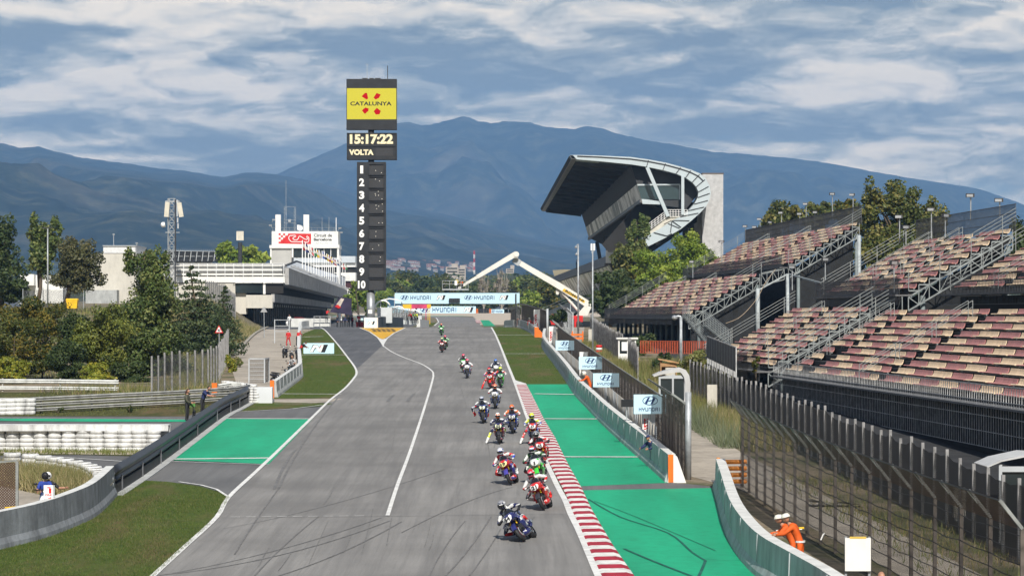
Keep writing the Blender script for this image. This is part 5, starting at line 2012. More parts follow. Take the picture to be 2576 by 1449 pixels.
wall_box(mb,PX(720,FY),PX(895,FY),FY-2.0,FY+12,qf(661),qf(645))
mb.build('terrace_front',mat('terrace_grey_blue',(0.50,0.54,0.57),0.6,0.05,.4),tw)
mb=MB()
wall_box(mb,PX(720,FY),PX(895,FY),FY-1.2,FY+10,qf(672),qf(661))
mb.build('upper_wall',WHITE,tw)
mb=MB()
wall_box(mb,PX(810,FY),PX(895,FY),FY-1.0,FY+10,qf(707),qf(686))
mb.build('lower_wall',WHITE,tw)
mb=MB()
wall_box(mb,PX(800,FY),PX(895,FY),FY-.6,FY+9,qf(686),qf(672))
mb.build('recess',DARKIN,tw)
mb=MB()
wall_box(mb,PX(868,FY),PX(893,FY),FY-.4,FY+9,qf(725),qf(707))
mb.build('recess',mat('dark_red_interior',(0.05,0.012,0.012),.7),tw)
mb=MB()
wall_box(mb,PX(868,FY),PX(884,FY),FY-1.5,FY+6,qf(757),qf(725))
mb.build('stair_block',WHITE,tw)
mb=MB()
wall_box(mb,PX(868,FY),PX(884,FY),FY-1,FY+6,zr(FY),qf(757))
mb.build('ground_floor',DARKIN,tw)
sg=thing('circuit_sign','x','sign')
bpy.data.objects.remove(sg)
sx=lambda a:PX(515.2+a*.2015,CY)
sz=lambda b:PZ(481+b*.2015,CY)
yy=CY-.03
mb=MB()
mb.poly([(sx(920),yy,sz(655)),(sx(1327),yy,sz(662)),(sx(1327),yy,sz(532)),(sx(1040),yy,sz(529)),(sx(1035),yy,sz(555)),(sx(1005),yy,sz(556)),(sx(1003),yy,sz(580)),(sx(978),yy,sz(580)),(sx(975),yy,sz(605)),(sx(950),yy,sz(606)),(sx(948),yy,sz(630)),(sx(922),yy,sz(631))])
for a,b in((922,527),(978,528),(950,552),(922,578)):
 mb.poly([(sx(a),yy,sz(b)),(sx(a),yy,sz(b+24)),(sx(a+25),yy,sz(b+24)),(sx(a+25),yy,sz(b))])
mb.build('red_field',RED,t)
mb=MB()
trk=[(1080,632),(1050,600),(1048,575),(1062,556),(1130,552),(1135,566),(1105,580),(1098,596),(1120,608),(1150,610),(1168,590),(1178,563),(1190,562),(1250,600),(1275,606),(1284,592),(1270,572),(1276,560),(1298,578),(1300,620),(1285,640),(1240,634),(1080,632)]
for a,b in zip(trk,trk[1:]):
 mb.bar((sx(a[0]),yy-.06,sz(a[1])),(sx(b[0]),yy-.06,sz(b[1])),.05,.19,up=(0,0,1))
mb.build('circuit_outline',WHITE_CLEAN,t)
mb=MB()
for s,a0,b0,a1,b1,bo in(('Circuit de',1360,572,1588,532,.02),('Barcelona',1360,621,1586,586,.03)):
 text(mb,s,(sx(a0),yy,sz(b0)),UX,UZ,sx(a1)-sx(a0),sz(b1)-sz(b0),0,bo)
mb.build('lettering',INK,t)
mb=MB()
text(mb,'CATALUNYA',(sx(1356),yy,sz(664)),UX,UZ,sx(1590)-sx(1356),sz(637)-sz(664),0,.0)
mb.build('lettering',GREYP,t)
mb=MB()
for x0,x1 in((691,704.5),(762,776)):
 pass
for x0,x1 in((691,704.5),(762,776)):
 mb=MB()
 wall_box(mb,PX(x0,CY),PX(x1,CY),CY+2,CY+3,q(582),q(539.5))
 mb.build('chimney',PITW,t)
mb=MB()
m0=PX(716,CY)
for px in(713.5,718.5,738.5,742.5):
 mb.bar((PX(px,CY),CY+2,q(582)),(PX(px,CY),CY+2,q(521)),.07,.07)
mb.bar((PX(718,CY),CY+2,q(540)),(PX(718,CY),CY+2,q(453)),.08,.08)
for k in range(14):
 z0,z1=q(580-k*4.2),q(580-k*4.2-4.2)
 for a,b in((713.5,718.5),(738.5,742.5)):
  mb.bar((PX(a if k%2 else b,CY),CY+2,z0),(PX(b if k%2 else a,CY),CY+2,z1),.04,.04)
for py in(519.5,561,553):
 mb.bar((PX(713,CY),CY+2,q(py)),(PX(743,CY),CY+2,q(py)),.07,.07)
mb.box((PX(727,CY),CY+1.8,q(555)),(.75,.3,.8))
mb.build('antenna_frame',STEEL,t)
mb=MB()
mb.lathe([(.0,.0),(.5,.08),(.8,.3)],(PX(754,CY),CY+1.5,q(574)),14,0,Matrix.Rotation(R(80),3,'X'))
mb.box((PX(749,CY),CY+2,q(572)),(.6,.6,1.4))
mb.build('satellite_dish',WHITE_CLEAN,t)
mb=MB()
for py in(573,579):
 mb.bar((PX(684,CY),CY+.2,q(py)),(PX(848,CY),CY+.2,q(py)),.05,.05)
for px in range(686,850,14):
 mb.bar((PX(px,CY),CY+.2,q(582)),(PX(px,CY),CY+.2,q(573)),.05,.05)
mb.build('roof_railing',STEEL,t)
for px,py in((809.5,546),(827,546),(845,547)):
 mb=MB()
 mb.bar((PX(px,CY),CY+1,q(582)),(PX(px,CY),CY+1,q(py)),.16 if px>840 else .08,.1)
 mb.build('aerial',WHITE_CLEAN if px>840 else STEEL,t)
for px,py in((680,567),(688,553),(855,574),(858,585),(855,625)):
 mb=MB()
 mb.box((PX(px,CY),CY+.3,q(py)),(.7,.4,.35),0,.4)
 mb.bar((PX(px,CY),CY+.3,q(py)),(PX(684 if px<700 else 850,CY),CY+.5,q(py+6)),.08,.08)
 mb.build('camera_lamp',ALU,t)
FLAGC=[(0.35,.02,.03),(.02,.03,.12),(.6,.6,.58),(.5,.03,.03),(.03,.18,.06),(.55,.38,.03),(.45,.45,.45),(.05,.1,.35),(.02,.02,.02),(.6,.45,.05),(.3,.03,.05),(.7,.5,.04),(.08,.08,.2)]
fl=[(1219,612),(1256,645),(1294,672),(1326,690),(1362,700),(1395,722),(1425,735),(1464,745),(1494,760),(1520,780),(1545,792),(1568,805),(1595,825),(1615,845),(1650,848),(1685,800),(1722,895),(1752,900)]
protoF=None
for i,(a,b)in enumerate(fl):
 px,py=515.2+a*.2015,481+b*.2015
 yy=446+i*17.5
 top=P(px,py,yy)
 foot_z=zz(674)+.2
 base=Vector((top.x,yy,foot_z))
 t=thing('flag_pole','','flag',base,group='flag poles along the pit building roof')
 mb=MB()
 mb.bar(base,top,.14,.14)
 mb.build('pole',WHITE_CLEAN,t)
 c=FLAGC[i%len(FLAGC)]
 mb=MB()
 rows_=6
 ring=[]
 fl_len=(1.9 if i%3 else 1.2)
 pts=[]
 for r_ in range(rows_+1):
  z=top.z-.1-r_*.24
  o=math.sin(r_*1.1+i)*.15
  pts.append([(top.x+.06,top.y,z),(top.x+.2+o*.6+r_*.02,top.y+.15,z-.08),(top.x+.3+r_*.035*fl_len+o*.3,top.y-.1,z-.25)])
 vs=[p for r_ in pts for p in r_]
 fs=[]
 ms=[]
 for r_ in range(rows_):
  for k in range(2):
   fs.append((r_*3+k,r_*3+k+1,r_*3+k+4,r_*3+k+3))
 o0=len(mb.f)
 mb.add(vs,fs,0)
 mb.m=[0 if(j//4)!=1 else 1 for j in range(len(mb.f))]
 mm=mat(f'flag_cloth_{i}',c,0.8,.1,1)
 mm.name='flag_cloth'
 mb.build('flag',[mm,mat('flag_band',(.55,.5,.45),.8)],t)
 order=['first','second','third','fourth','fifth','sixth','seventh','eighth','ninth','tenth','eleventh','twelfth','thirteenth','fourteenth','fifteenth','sixteenth','seventeenth','eighteenth']
 t['label']=f'white flag pole along pit building roof, {order[i]} counting from the near end'
KY=425.0
k=lambda px,py,dy=0:P(px,py,KY+dy)
CRW=mat('crane_white',(0.74,0.72,0.65),0.45,0.06,.8,grime=0.12)
t=thing('boom_lift','white articulated boom lift with red carrier and raised basket over the straight','crane',(PX(1430,KY),KY,zr(KY)))
mb=MB()
rings=[]
for(px,py,w_)in((1480,766,1.05),(1413,723,.95),(1330,675,.80),(1300,657,.74)):
 c=k(px,py)
 n=Vector((.545,0,.84))
 rings.append([c+n*(s1*w_/2)+Vector((0,s2*w_/2,0))for s1,s2 in((-1,-1),(1,-1),(1,1),(-1,1))])
mb.loft(rings)
lb=mb.build('lower_boom',CRW,t)
mb=MB()
rings=[]
for(px,py,w_)in((1308,663,.95),(1303,660,.98),(1296,655,.98),(1292,652,.9)):
 c=k(px,py)
 n=Vector((.545,0,.84))
 rings.append([c+n*(s1*w_/2)+Vector((0,s2*w_/2,0))for s1,s2 in((-1,-1),(1,-1),(1,1),(-1,1))])
mb.loft(rings)
mb.build('boom_head',GREYP,t)
mb=MB()
rings=[]
for(px,py,w_)in((1299,638,.72),(1294,641,.80),(1235,676,.68),(1200,697,.58)):
 c=k(px,py,-.9)
 n=Vector((-.5,0,.86))
 rings.append([c+n*(s1*w_/2)+Vector((0,s2*w_/2,0))for s1,s2 in((-1,-1),(1,-1),(1,1),(-1,1))])
mb.loft(rings)
mb.build('upper_boom',CRW,t)
mb=MB()
rings=[]
for(px,py,w_)in((1202,696,.46),(1180,709,.40),(1155,724,.34),(1147,729,.3)):
 c=k(px,py,-.9)
 n=Vector((-.5,0,.86))
 rings.append([c+n*(s1*w_/2)+Vector((0,s2*w_/2,0))for s1,s2 in((-1,-1),(1,-1),(1,1),(-1,1))])
mb.loft(rings)
mb.build('jib',CRW,t)
mb=MB()
mb.lathe([(0,.48),(.42,.48),(.42,-.48),(0,-.48)],k(1299,640,-.9),14,0,Matrix.Rotation(R(90),3,'X'))
mb.extrude([k(1292,650,-1.2),k(1303,650,-1.2),k(1305,640,-1.2),k(1296,634,-1.2)],(0,.6,0))
mb.build('knee_joint',CRW,t)
mb=MB()
mb.extrude([k(1449,794,-.5),k(1478,794,-.5),k(1492,764,-.5),k(1490,756,-.5),k(1480,756,-.5),k(1470,770,-.5)],(0,1.0,0))
mb.build('turret',CRW,t)
mb=MB()
mb.tube([k(1414,738),k(1432,756)],.13,8)
mb.tube([k(1430,754),k(1456,783)],.20,8)
mb.extrude([k(1398,728),k(1408,733),k(1404,742),k(1399,740)],(0,.4,0))
mb.build('lift_cylinder',CRW,t)
mb=MB()
mb.extrude([P(1414.5,731.5,KY-.52),P(1470,763,KY-.52),P(1471.5,756.5,KY-.52),P(1419,725.5,KY-.52)],(0,.03,0))
nb=mb.build('name_plate',YELLOW,lb)
mb=MB()
ux=P(1468,760.5,KY-.56)-P(1419.5,732,KY-.56)
uy=Vector((-ux.z,0,ux.x))*(1 if ux.x>0 else-1)
text(mb,'ROMANI',P(1421.5,733.2,KY-.56),ux,uy,ux.length*.93,.34,0,.03)
mb.build('lettering',INK,lb)
mb=MB()
bx0,bx1=1113,1178
for dy in(-1.6,0):
 for py in(706.5,714,727):
  mb.bar(k(bx0,py,dy-.9),k(bx1 if dy else 1172,py,dy-.9),.07,.07)
 for px in(1113,1131,1149,1160,1172,1178):
  mb.bar(k(px,706.5,dy-.9),k(px,727,dy-.9),.06,.06)
for px in(1113,1178):
 for py in(706.5,714,727):
  mb.bar(k(px,py,-2.5),k(px,py,-.9),.06,.06)
bk=mb.build('basket_rail',ALU,t)
mb=MB()
mb.box((k(1146,729,-1.7)),(4.0,1.7,.12))
mb.build('basket_floor',GREYP,t)
mb=MB()
mb.box(k(1147,712,-2.6),(.4,.25,.7))
mb.build('control_box',WHITE_CLEAN,t)
mb=MB()
wall_box(mb,PX(1384,KY),PX(1466,KY),KY-1.2,KY+1.2,zr(KY)+.9,PZ(794,KY))
wall_box(mb,PX(1386,KY),PX(1400,KY),KY-1.3,KY+1.3,zr(KY)+.5,PZ(790,KY))
wall_box(mb,PX(1444,KY),PX(1449,KY),KY-1.5,KY-1.2,zr(KY)+.1,PZ(798,KY))
mb.build('carrier',RED,t)
mb=MB()
wall_box(mb,PX(1400,KY),PX(1446,KY),KY-1.25,KY-1.1,zr(KY)+.6,zr(KY)+1.3)
wall_box(mb,PX(1388,KY),PX(1398,KY),KY-1.36,KY-1.3,zr(KY)+1.4,PZ(793,KY))
mb.build('chassis',BLACK,t)
for px in(1394,1412,1455):
 for dy in(-1.1,1.1):
  mb=MB()
  mb.lathe([(.0,.18),(.3,.18),(.52,.14),(.55,0),(.52,-.14),(.3,-.18),(0,-.18)],(PX(px,KY),KY+dy,zr(KY)+.55),16,0,Matrix.Rotation(R(90),3,'X'))
  mb.build('wheel',RUBBER,t)
VY,VY2=480.0,719.0
v=lambda a,b,y=VY:P(1331+a*.2549,360.8+b*.2549,y)
VDX=(1211-1288)/FPX
def vback(p,dy):
 return p+Vector((VDX*dy,dy,0))
CLAD=mat('vip_grey_cladding',(0.46,0.52,0.54),0.55,0.04,.3,grime=0.06)
CLAD2=mat('vip_dark_cladding',(0.030,0.027,0.025),0.75,0.35,.5,streak=(1,1,4))
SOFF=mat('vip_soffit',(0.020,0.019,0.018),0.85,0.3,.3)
TOWERG=mat('vip_concrete_tower',(0.46,0.455,0.45),0.9,0.12,1.4,bump=0.3,grime=0.12)
t=thing('vip_grandstand','tall modern grandstand with a curved grey end band and big cantilever roof','building',(PX(1620,VY),VY,zr(VY)))
outer=[(400,118),(475,116),(700,122),(1000,136),(1180,160),(1350,192),(1500,232),(1600,262),(1690,300),(1745,350),(1782,420),(1795,490),(1780,560),(1745,625),(1690,685),(1600,765),(1500,845),(1380,915),(1280,965),(1190,1010),(1120,1040)]
inner=[(420,150),(475,160),(700,178),(1000,208),(1160,232),(1320,265),(1450,300),(1545,340),(1610,385),(1650,430),(1672,480),(1665,535),(1630,600),(1570,665),(1490,725),(1420,760),(1370,790),(1320,825),(1260,860),(1190,895),(1120,930)]
mb=MB()
n=len(outer)
dpt=6.0
rings=[]
for(a,b),(c,d)in zip(outer,inner):
 o_,i_=v(a,b),v(c,d)
 rings.append([o_,vback(o_,dpt),vback(i_,dpt),i_])
mb.loft(rings)
mb.build('end_band',CLAD,t)
mb=MB()
for i in range(2,n-4):
 o_,i_=v(*outer[i]),v(*inner[i])
 w_=Vector((0,-.06,0))
 if 4<=i:
  mb.bar(o_+w_+(i_-o_)*.1,i_+w_,.08,.12)
for(a,b),(c,d)in zip(zip(outer[1:12],inner[1:12]),zip(outer[2:13],inner[2:13])):
 f=lambda q:v(*q[0])*.72+v(*q[1])*.28
 if outer.index(a)<9:
  mb.bar(f((a,b))+Vector((0,-.05,0)),f((c,d))+Vector((0,-.05,0)),.05,.20)
for a,b in(((1230,880),(1360,915)),((1360,915),(1410,890)),((1330,800),(1400,765)),((1410,765),(1500,830)),((1410,760),(1395,880))):
 mb.bar(v(*a)+Vector((0,-.08,0)),v(*b)+Vector((0,-.08,0)),.08,.14)
mb.build('panel_joint',DARKM,t)
roof_near_front,roof_near_back=v(400,150),v(1005,225)
L=VY2-VY
mb=MB()
tp=[v(400,118),v(700,122),v(1000,136),v(1350,192),v(1600,262),v(1700,310)]
bt=[v(420,150),v(700,178),v(1000,208),v(1350,268),v(1600,380),v(1660,440)]
sec=tp+bt[::-1]
mb.loft([[vback(p,2)for p in sec],[vback(p,L)for p in sec]])
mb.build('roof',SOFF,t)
mb=MB()
a,b=v(402,118),v(470,160)
mb.extrude([v(402,120),v(432,120),v(470,160),v(425,155)],Vector((VDX*L,L,0)))
mb.build('roof_edge',mat('vip_edge_metal',(0.22,0.20,0.18),0.5,0.25,.4),t)
for k_ in range(15):
 mb=MB()
 d=L*(k_+.4)/15
 p,q_=vback(v(470,162),d),vback(v(985,222),d)
 mb.bar(p-UZ*.25,q_-UZ*.25,.25,.6)
 mb.build('soffit_rib',mat('vip_rib',(0.055,0.052,0.05),0.6,0.3,.5),t)
Lb=L*.985
A,B_,C_,D_=v(1005,215),v(1065,402),v(1108,552),v(1320,600)
mb=MB()
mb.poly([A,vback(A,Lb),vback(B_,Lb),B_])
mb.build('louvre_wall',CLAD2,t)
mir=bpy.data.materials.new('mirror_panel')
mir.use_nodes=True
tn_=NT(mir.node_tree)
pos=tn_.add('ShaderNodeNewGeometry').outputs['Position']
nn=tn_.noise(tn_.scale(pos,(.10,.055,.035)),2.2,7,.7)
cc=tn_.ramp(nn,[(.40,(.03,.026,.022)),(.47,(.25,.21,.18)),(.55,(.95,.90,.85))])  # pale and dark streaks paint the reflections into the base colour
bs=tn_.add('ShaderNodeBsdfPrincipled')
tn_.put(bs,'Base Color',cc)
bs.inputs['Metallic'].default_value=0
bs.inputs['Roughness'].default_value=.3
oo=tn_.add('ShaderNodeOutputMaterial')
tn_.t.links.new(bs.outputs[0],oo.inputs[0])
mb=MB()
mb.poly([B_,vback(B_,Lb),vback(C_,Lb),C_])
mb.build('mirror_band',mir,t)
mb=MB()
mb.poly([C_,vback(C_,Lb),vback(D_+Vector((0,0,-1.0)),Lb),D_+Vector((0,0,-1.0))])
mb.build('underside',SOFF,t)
mb=MB()
mb.bar(C_-UZ*.3,vback(C_,Lb)-UZ*.3,.5,.6)
mb.build('lower_edge',mat('vip_lower_edge',(0.12,0.115,0.11),0.5,0.3,.5),t)
mb=MB()
e=Vector((0,2.5,0))
mb.poly([v(1000,222)+e,v(1065,402)+e,v(1108,552)+e,v(1340,610)+e,v(1560,640)+e,v(1690,480)+e,v(1560,340)+e,v(1300,262)+e])
mb.build('end_wall',mat('vip_end_dark',(0.035,0.037,0.040),0.6,0.2,.4),t)
mb=MB()
e2=Vector((0,2.35,0))
mb.poly([v(1072,408)+e2,v(1495,405)+e2,v(1492,548)+e2,v(1108,548)+e2])
wn=mb.build('window',mat('vip_glass',(0.035,0.06,0.065),0.1,0.25,.15,spec=.6),t)
mb=MB()
mb.bar(v(1072,405)+e2+Vector((0,-.1,0)),v(1495,402)+e2+Vector((0,-.1,0)),.2,.25)
mb.bar(v(1495,402)+e2+Vector((0,-.1,0)),v(1492,550)+e2+Vector((0,-.1,0)),.25,.2)
mb.build('window_frame',CLAD,wn)
mb=MB()
mb.extrude([v(1110,550),v(1180,556),v(1330,580),v(1335,605),v(1120,598)],(0,1.5,0))
mb.build('sill_band',CLAD,t)
mb=MB()
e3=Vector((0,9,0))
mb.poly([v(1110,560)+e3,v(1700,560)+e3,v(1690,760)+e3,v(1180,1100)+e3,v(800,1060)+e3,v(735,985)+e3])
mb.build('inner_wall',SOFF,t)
mb=MB()
p0=v(640,962,VY2)
for k_ in range(5):
 mb=MB()
 d=L*(k_+.5)/5
 a=vback(v(1180,640),d)
 b=vback(v(1250,1040),d)
 mb.bar(a,b,.6,.9)
 mb.build('raking_column',DARKM,t)
mb=MB()
steps=[]
nst=10
for k_ in range(nst):
 f=k_/nst
 a,b=1370-190*f,727+160*f
 steps+=[(a,b),(a-19,b)]if k_==0 else[(a,b-0),(a-19,b)]
poly=[(1500,720)]+steps+[(1180,900),(1250,880),(1420,770),(1500,735)]
mb.extrude([v(*q_)+Vector((0,.3,0))for q_ in poly],(0,4,0))
mb.build('steps',mat('vip_step_concrete',(0.55,0.52,0.44),0.8,0.1,1),t)
mb=MB()
railp=[(1560,655),(1365,655),(1150,815)]
for(a,b),(c,d)in zip(railp,railp[1:]):
 for hh in(0,22,45,65):
  mb.bar(v(a,b+hh),v(c,d+hh),.07,.07)
 for k_ in range(8):
  f=k_/7
  mb.bar(v(a+(c-a)*f,b+(d-b)*f),v(a+(c-a)*f,b+(d-b)*f+70),.08,.08)
mb.build('railing',WHITE_CLEAN,t)
mb=MB()
mb.bar(v(1165,238),v(1372,722),.5,.6)
mb.build('strut',CLAD,t)
mb=MB()
mb.bar(v(1516,325),v(1516,705),.5,.5)
mb.build('strut',CLAD,t)
mb=MB()
mb.bar(v(1310,605),v(1362,690),.3,.3)
mb.build('strut',CLAD,t)
ty_=VY+7
a,b=P(1331+1718*.2549,430,ty_),P(1331+1916*.2549,437,ty_)
mb=MB()
x0,x1=PX(1331+1710*.2549,ty_),PX(1331+1916*.2549,ty_)
wall_box(mb,x0,x1,ty_,ty_+14,zr(ty_),PZ(436.5,ty_))
wall_box(mb,PX(1331+1590*.2549,ty_),x0,ty_+3,ty_+13,zr(ty_),PZ(545,ty_))
mb.build('lift_tower',TOWERG,t)
mb=MB()
wall_box(mb,x0-.1,x1+.1,ty_-.1,ty_+14.1,PZ(437.8,ty_),PZ(435.6,ty_))
mb.build('coping',mat('rust_coping',(0.16,0.12,0.09),0.7,0.2,1),t)
mb=MB()
for k_ in range(2):
 q_=P(1331+(1540+k_*60)*.2549,565,ty_+2)
 mb.bar(Vector((q_.x,q_.y,zr(ty_))),q_,.9,.9)
mb.build('dark_pier',SOFF,t)
LY=500.0
t=thing('lower_stand','long dark lower grandstand under the tall modern one, receding left','grandstand',(PX(1522,LY),LY,zr(LY)))
s0a,s0b=P(1525,644,LY),P(1525,663,LY)
Ls=280
def lb_(p,d):
 return p+Vector(((1140-1288)/FPX*d,d,0))
mb=MB()
mb.extrude([s0a,s0b,s0b+Vector((8,0,-1.5)),s0a+Vector((8,0,1.5))],Vector(((1140-1288)/FPX*Ls,Ls,0)))
mb.build('fascia',mat('lower_fascia',(0.050,0.052,0.058),0.45,0.2,.4),t)
mb=MB()
a=P(1531,664,LY)
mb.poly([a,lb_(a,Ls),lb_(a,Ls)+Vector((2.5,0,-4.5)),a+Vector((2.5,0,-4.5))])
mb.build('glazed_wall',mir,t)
mb=MB()
mb.bar(s0b-UZ*.2,lb_(s0b,Ls)-UZ*.2,.6,.5)
mb.build('soffit_edge',mat('vip_lower_edge',(0.12,0.115,0.11)),t)
mb=MB()
wall_box(mb,s0a.x-.1,s0a.x+4.5,LY-.3,LY,PZ(662,LY),PZ(630,LY))
mb.build('parapet',WHITE,t)
mb=MB()
for hh in(625,629,633,638):
 mb.bar(P(1529,hh+3,LY-.4),P(1560,hh-6,LY-.4),.06,.06)
for k_ in range(8):
 mb.bar(P(1529+k_*4.4,645-k_*1.3,LY-.4),P(1529+k_*4.4,625-k_*1.3,LY-.4),.07,.07)
mb.build('railing',WHITE_CLEAN,t)
mb=MB()
a,b=P(1466,748,520),P(1372,786,640)
for hh in(0,.6,1.2):
 mb.bar(a+UZ*hh,b+UZ*hh,.15,.15)
mb.extrude([a,b,b-UZ*2,a-UZ*2.5],(3,0,0))
mb.build('lower_terrace',mat('terrace_pale',(0.42,0.42,0.40),0.7,0.3,.4),t)
t=thing('beige_building','plain beige block with white brick roof storey among the trees on the left','building',(PX(285,480),480,zr(480)))
q=lambda py:PZ(py,480)
mb=MB()
wall_box(mb,PX(228,480),PX(342,480),480,495,zr(480),q(638))
mb.build('wall',PITB,t)
mb=MB()
wall_box(mb,PX(260,480),PX(341,480),479.9,494,q(637),q(619))
mb.build('roof_storey',mat('white_brick',(0.66,0.66,0.65),0.8,0.1,3),t)
mb=MB()
wall_box(mb,PX(259,480),PX(342,480),479.7,494.2,q(619.5),q(617.5))
mb.build('coping',GREYP,t)
mb=MB()
wall_box(mb,PX(222,480),PX(300,480),477,480,zr(480),q(730))
mb.build('lower_wall',CONC,t)
mb=MB()
for px,py in((286,590),(344,612)):
 mb.bar(P(px,640 if px>300 else 617,481),P(px,py,481),.10,.10)
 mb.box(P(px,py,481),(.35,.3,.2))
mb.build('mast',STEEL,t)
mb=MB()
wall_box(mb,PX(55,430),PX(160,430),430,436,zr(430)+3,PZ(692,430))
wall_box(mb,PX(50,428),PX(85,428),428,430,PZ(718,428),PZ(690,428))
tag(mb.build('white_shed',WHITE,None,(PX(100,430),430,zr(430))),'low white shed half hidden behind the left trees','shed')
c=P(10,745,340)
t=thing('white_marquee','white peaked marquee at left picture edge','tent',(c.x,c.y,gz(c.x,c.y)))
mb=MB()
top=P(14,742,342)
cs=[top+Vector((sx*2.7,sy*2.7,-1.6))for sx,sy in((-1,-1),(1,-1),(1,1),(-1,1))]
for i in range(4):
 mb.poly([top+UZ*.3,cs[i],cs[(i+1)%4]])
mb.build('roof',WHITE_CLEAN,t)
mb=MB()
for i in range(4):
 a,b=cs[i],cs[(i+1)%4]
 mb.poly([a,b,Vector((b.x,b.y,gz(b.x,b.y))),Vector((a.x,a.y,gz(a.x,a.y)))])
mb.build('side_wall',mat('tent_side',(0.62,0.63,0.64),0.7,0.1,1),t)
t=thing('far_stand','distant dark stand with a line of spectators behind the telecom mast','grandstand',(PX(480,760),760,zr(760)))
mb=MB()
yy=760
wall_box(mb,PX(413,yy),PX(548,yy),yy,yy+8,PZ(658,yy),PZ(632,yy))
mb.build('deck',DARKIN,t)
mb=MB()
for k_ in range(9):
 mb.bar(P(418+k_*15,657,yy-.3),P(421+k_*15,633,yy-.3),.18,.18)
 mb.bar(P(418+k_*15,645,yy-.3),P(430+k_*15,645,yy-.3),.12,.12)
wall_box(mb,PX(416,yy),PX(530,yy),yy+4,yy+5,zr(yy),PZ(658,yy))
mb.build('prop',GREYP,t)
mb=MB()
mb.bar(P(413,631,yy-.3),P(548,633,yy-.3),.12,.12)
for k_ in range(28):
 mb.bar(P(413+k_*5,632,yy-.3),P(413+k_*5,627,yy-.3),.08,.08)
mb.build('railing',GREYP,t)
for k_ in range(7):
 px=[340,357,466,490,510,530,545][k_]
 py=[612,604,608,628,622,628,630][k_]
 px=[358,420,405,465,497,531,548][k_]
 py=[606,612,620,622,605,623,632][k_]
def lattice(mb,c0,c1,w0,n,r=.06):
 for k_ in range(n):
  f0,f1=k_/n,(k_+1)/n
  a,b=c0+(c1-c0)*f0,c0+(c1-c0)*f1
  cor=[Vector((sx*w0,sy*w0,0))for sx,sy in((-1,-1),(1,-1),(1,1),(-1,1))]
  for i in range(4):
   mb.bar(a+cor[i],b+cor[i],r*1.4,r*1.4)
   j=(i+1)%4
   mb.bar(a+cor[i],b+cor[j],r,r)
   mb.bar(a+cor[j],b+cor[i],r,r)
   mb.bar(b+cor[i],b+cor[j],r,r)
MY=420.0
c0,c1=P(432,720,MY),P(432,500,MY)
c0.z=zr(MY)
t=thing('telecom_mast','grey lattice telecom mast with cream antenna panels rising behind the poplar','mast',c0)
mb=MB()
lattice(mb,c0,c1,.52,16,.055)
mb.build('lattice',STEEL,t)
mb=MB()
mb.bar(P(441,720,MY-.6),P(441,502,MY-.6),.2,.2)
mb.build('cable_run',DARKM,t)
CREAM=mat('cream_antenna',(0.60,0.56,0.46),0.6,0.08,1)
for px0,px1,y0,y1,rot in((414,426,509,546,.05),(448,459,510,546,-.1)):
 mb=MB()
 mb.bar(P((px0+px1)/2-rot*30,y1,MY-.7),P((px0+px1)/2+rot*30,y0,MY-.7),.68,.3,up=(0,1,0))
 mb.build('antenna_panel',CREAM,t)
for px,y0,y1 in((447,548,560),(448,562,575),(446,503,545)):
 mb=MB()
 mb.bar(P(px,y0,MY-.6),P(px,y1,MY-.6),.2,.2)
 mb.build('radio_unit',GREYP,t)
mb=MB()
mb.lathe([(.0,.3),(.38,.3),(.42,-.1),(.2,-.3),(0,-.3)],P(410,566,MY-.6),12,0,Matrix.Rotation(R(80),3,'Y'))
mb.build('dish',WHITE_CLEAN,t)
mb=MB()
for py in(506,585,508):
 mb.bar(P(416,py,MY-.5),P(452,py,MY-.5),.12,.12)
mb.build('cross_arm',STEEL,t)
MY2=560.0
c0,c1=P(604,690,MY2),P(604,610,MY2)
t=thing('telecom_mast','short dark telecom pole with cluster of cream panels above the pines','mast',Vector((c0.x,c0.y,zr(MY2))))
mb=MB()
mb.tube([Vector((c0.x,c0.y,zr(MY2))),c1],.42,10)
mb.build('pole',DARKM,t)
for k_ in range(4):
 mb=MB()
 mb.bar(P(597+k_*4.6,605,MY2-.5+(k_%2)*.5),P(597+k_*4.6,582,MY2-.5+(k_%2)*.5),.32,.25,up=(0,1,0))
 mb.build('antenna_panel',CREAM,t)
def simple_pole(name,label,cat,top,foot,r,parts,group=None):
 t=thing(name,label,cat,foot,group=group)
 mb=MB()
 mb.tube([foot,top],[r,r*.7],8)
 mb.build('pole',STEEL,t,smooth=True)
 for nm,fn,m in parts:
  mb=MB()
  fn(mb)
  mb.build(nm,m,t)
 return t
yy=300
top=P(120,575,yy)
foot=Vector((top.x,yy,gz(top.x,yy)))
simple_pole('street_lamp','tall slim street lamp among the left trees','street lamp',top,foot,.10,[('lamp_head',lambda mb:(mb.box(top+Vector((-.28,0,.05)),(.5,.25,.14)),mb.box(top+Vector((.26,0,.1)),(.4,.25,.14))),DARKM)])
yy=330
top=P(1454.5,614,yy);foot=Vector((top.x,yy,zr(yy)))
simple_pole('camera_mast','tall mast with two dome cameras left of the pine group','mast',top,foot,.12,[('camera',lambda mb:mb.ball(P(1449,622,yy),.16,10),ALU),('camera',lambda mb:mb.ball(P(1450,640,yy),.16,10),ALU),('arm',lambda mb:(mb.bar(P(1449,618,yy),P(1455,614,yy),.06,.06),mb.bar(P(1450,636,yy),P(1455,633,yy),.06,.06)),STEEL)])
yy=218
top=P(1491,633,yy);foot=Vector((top.x,yy,zr(yy)))
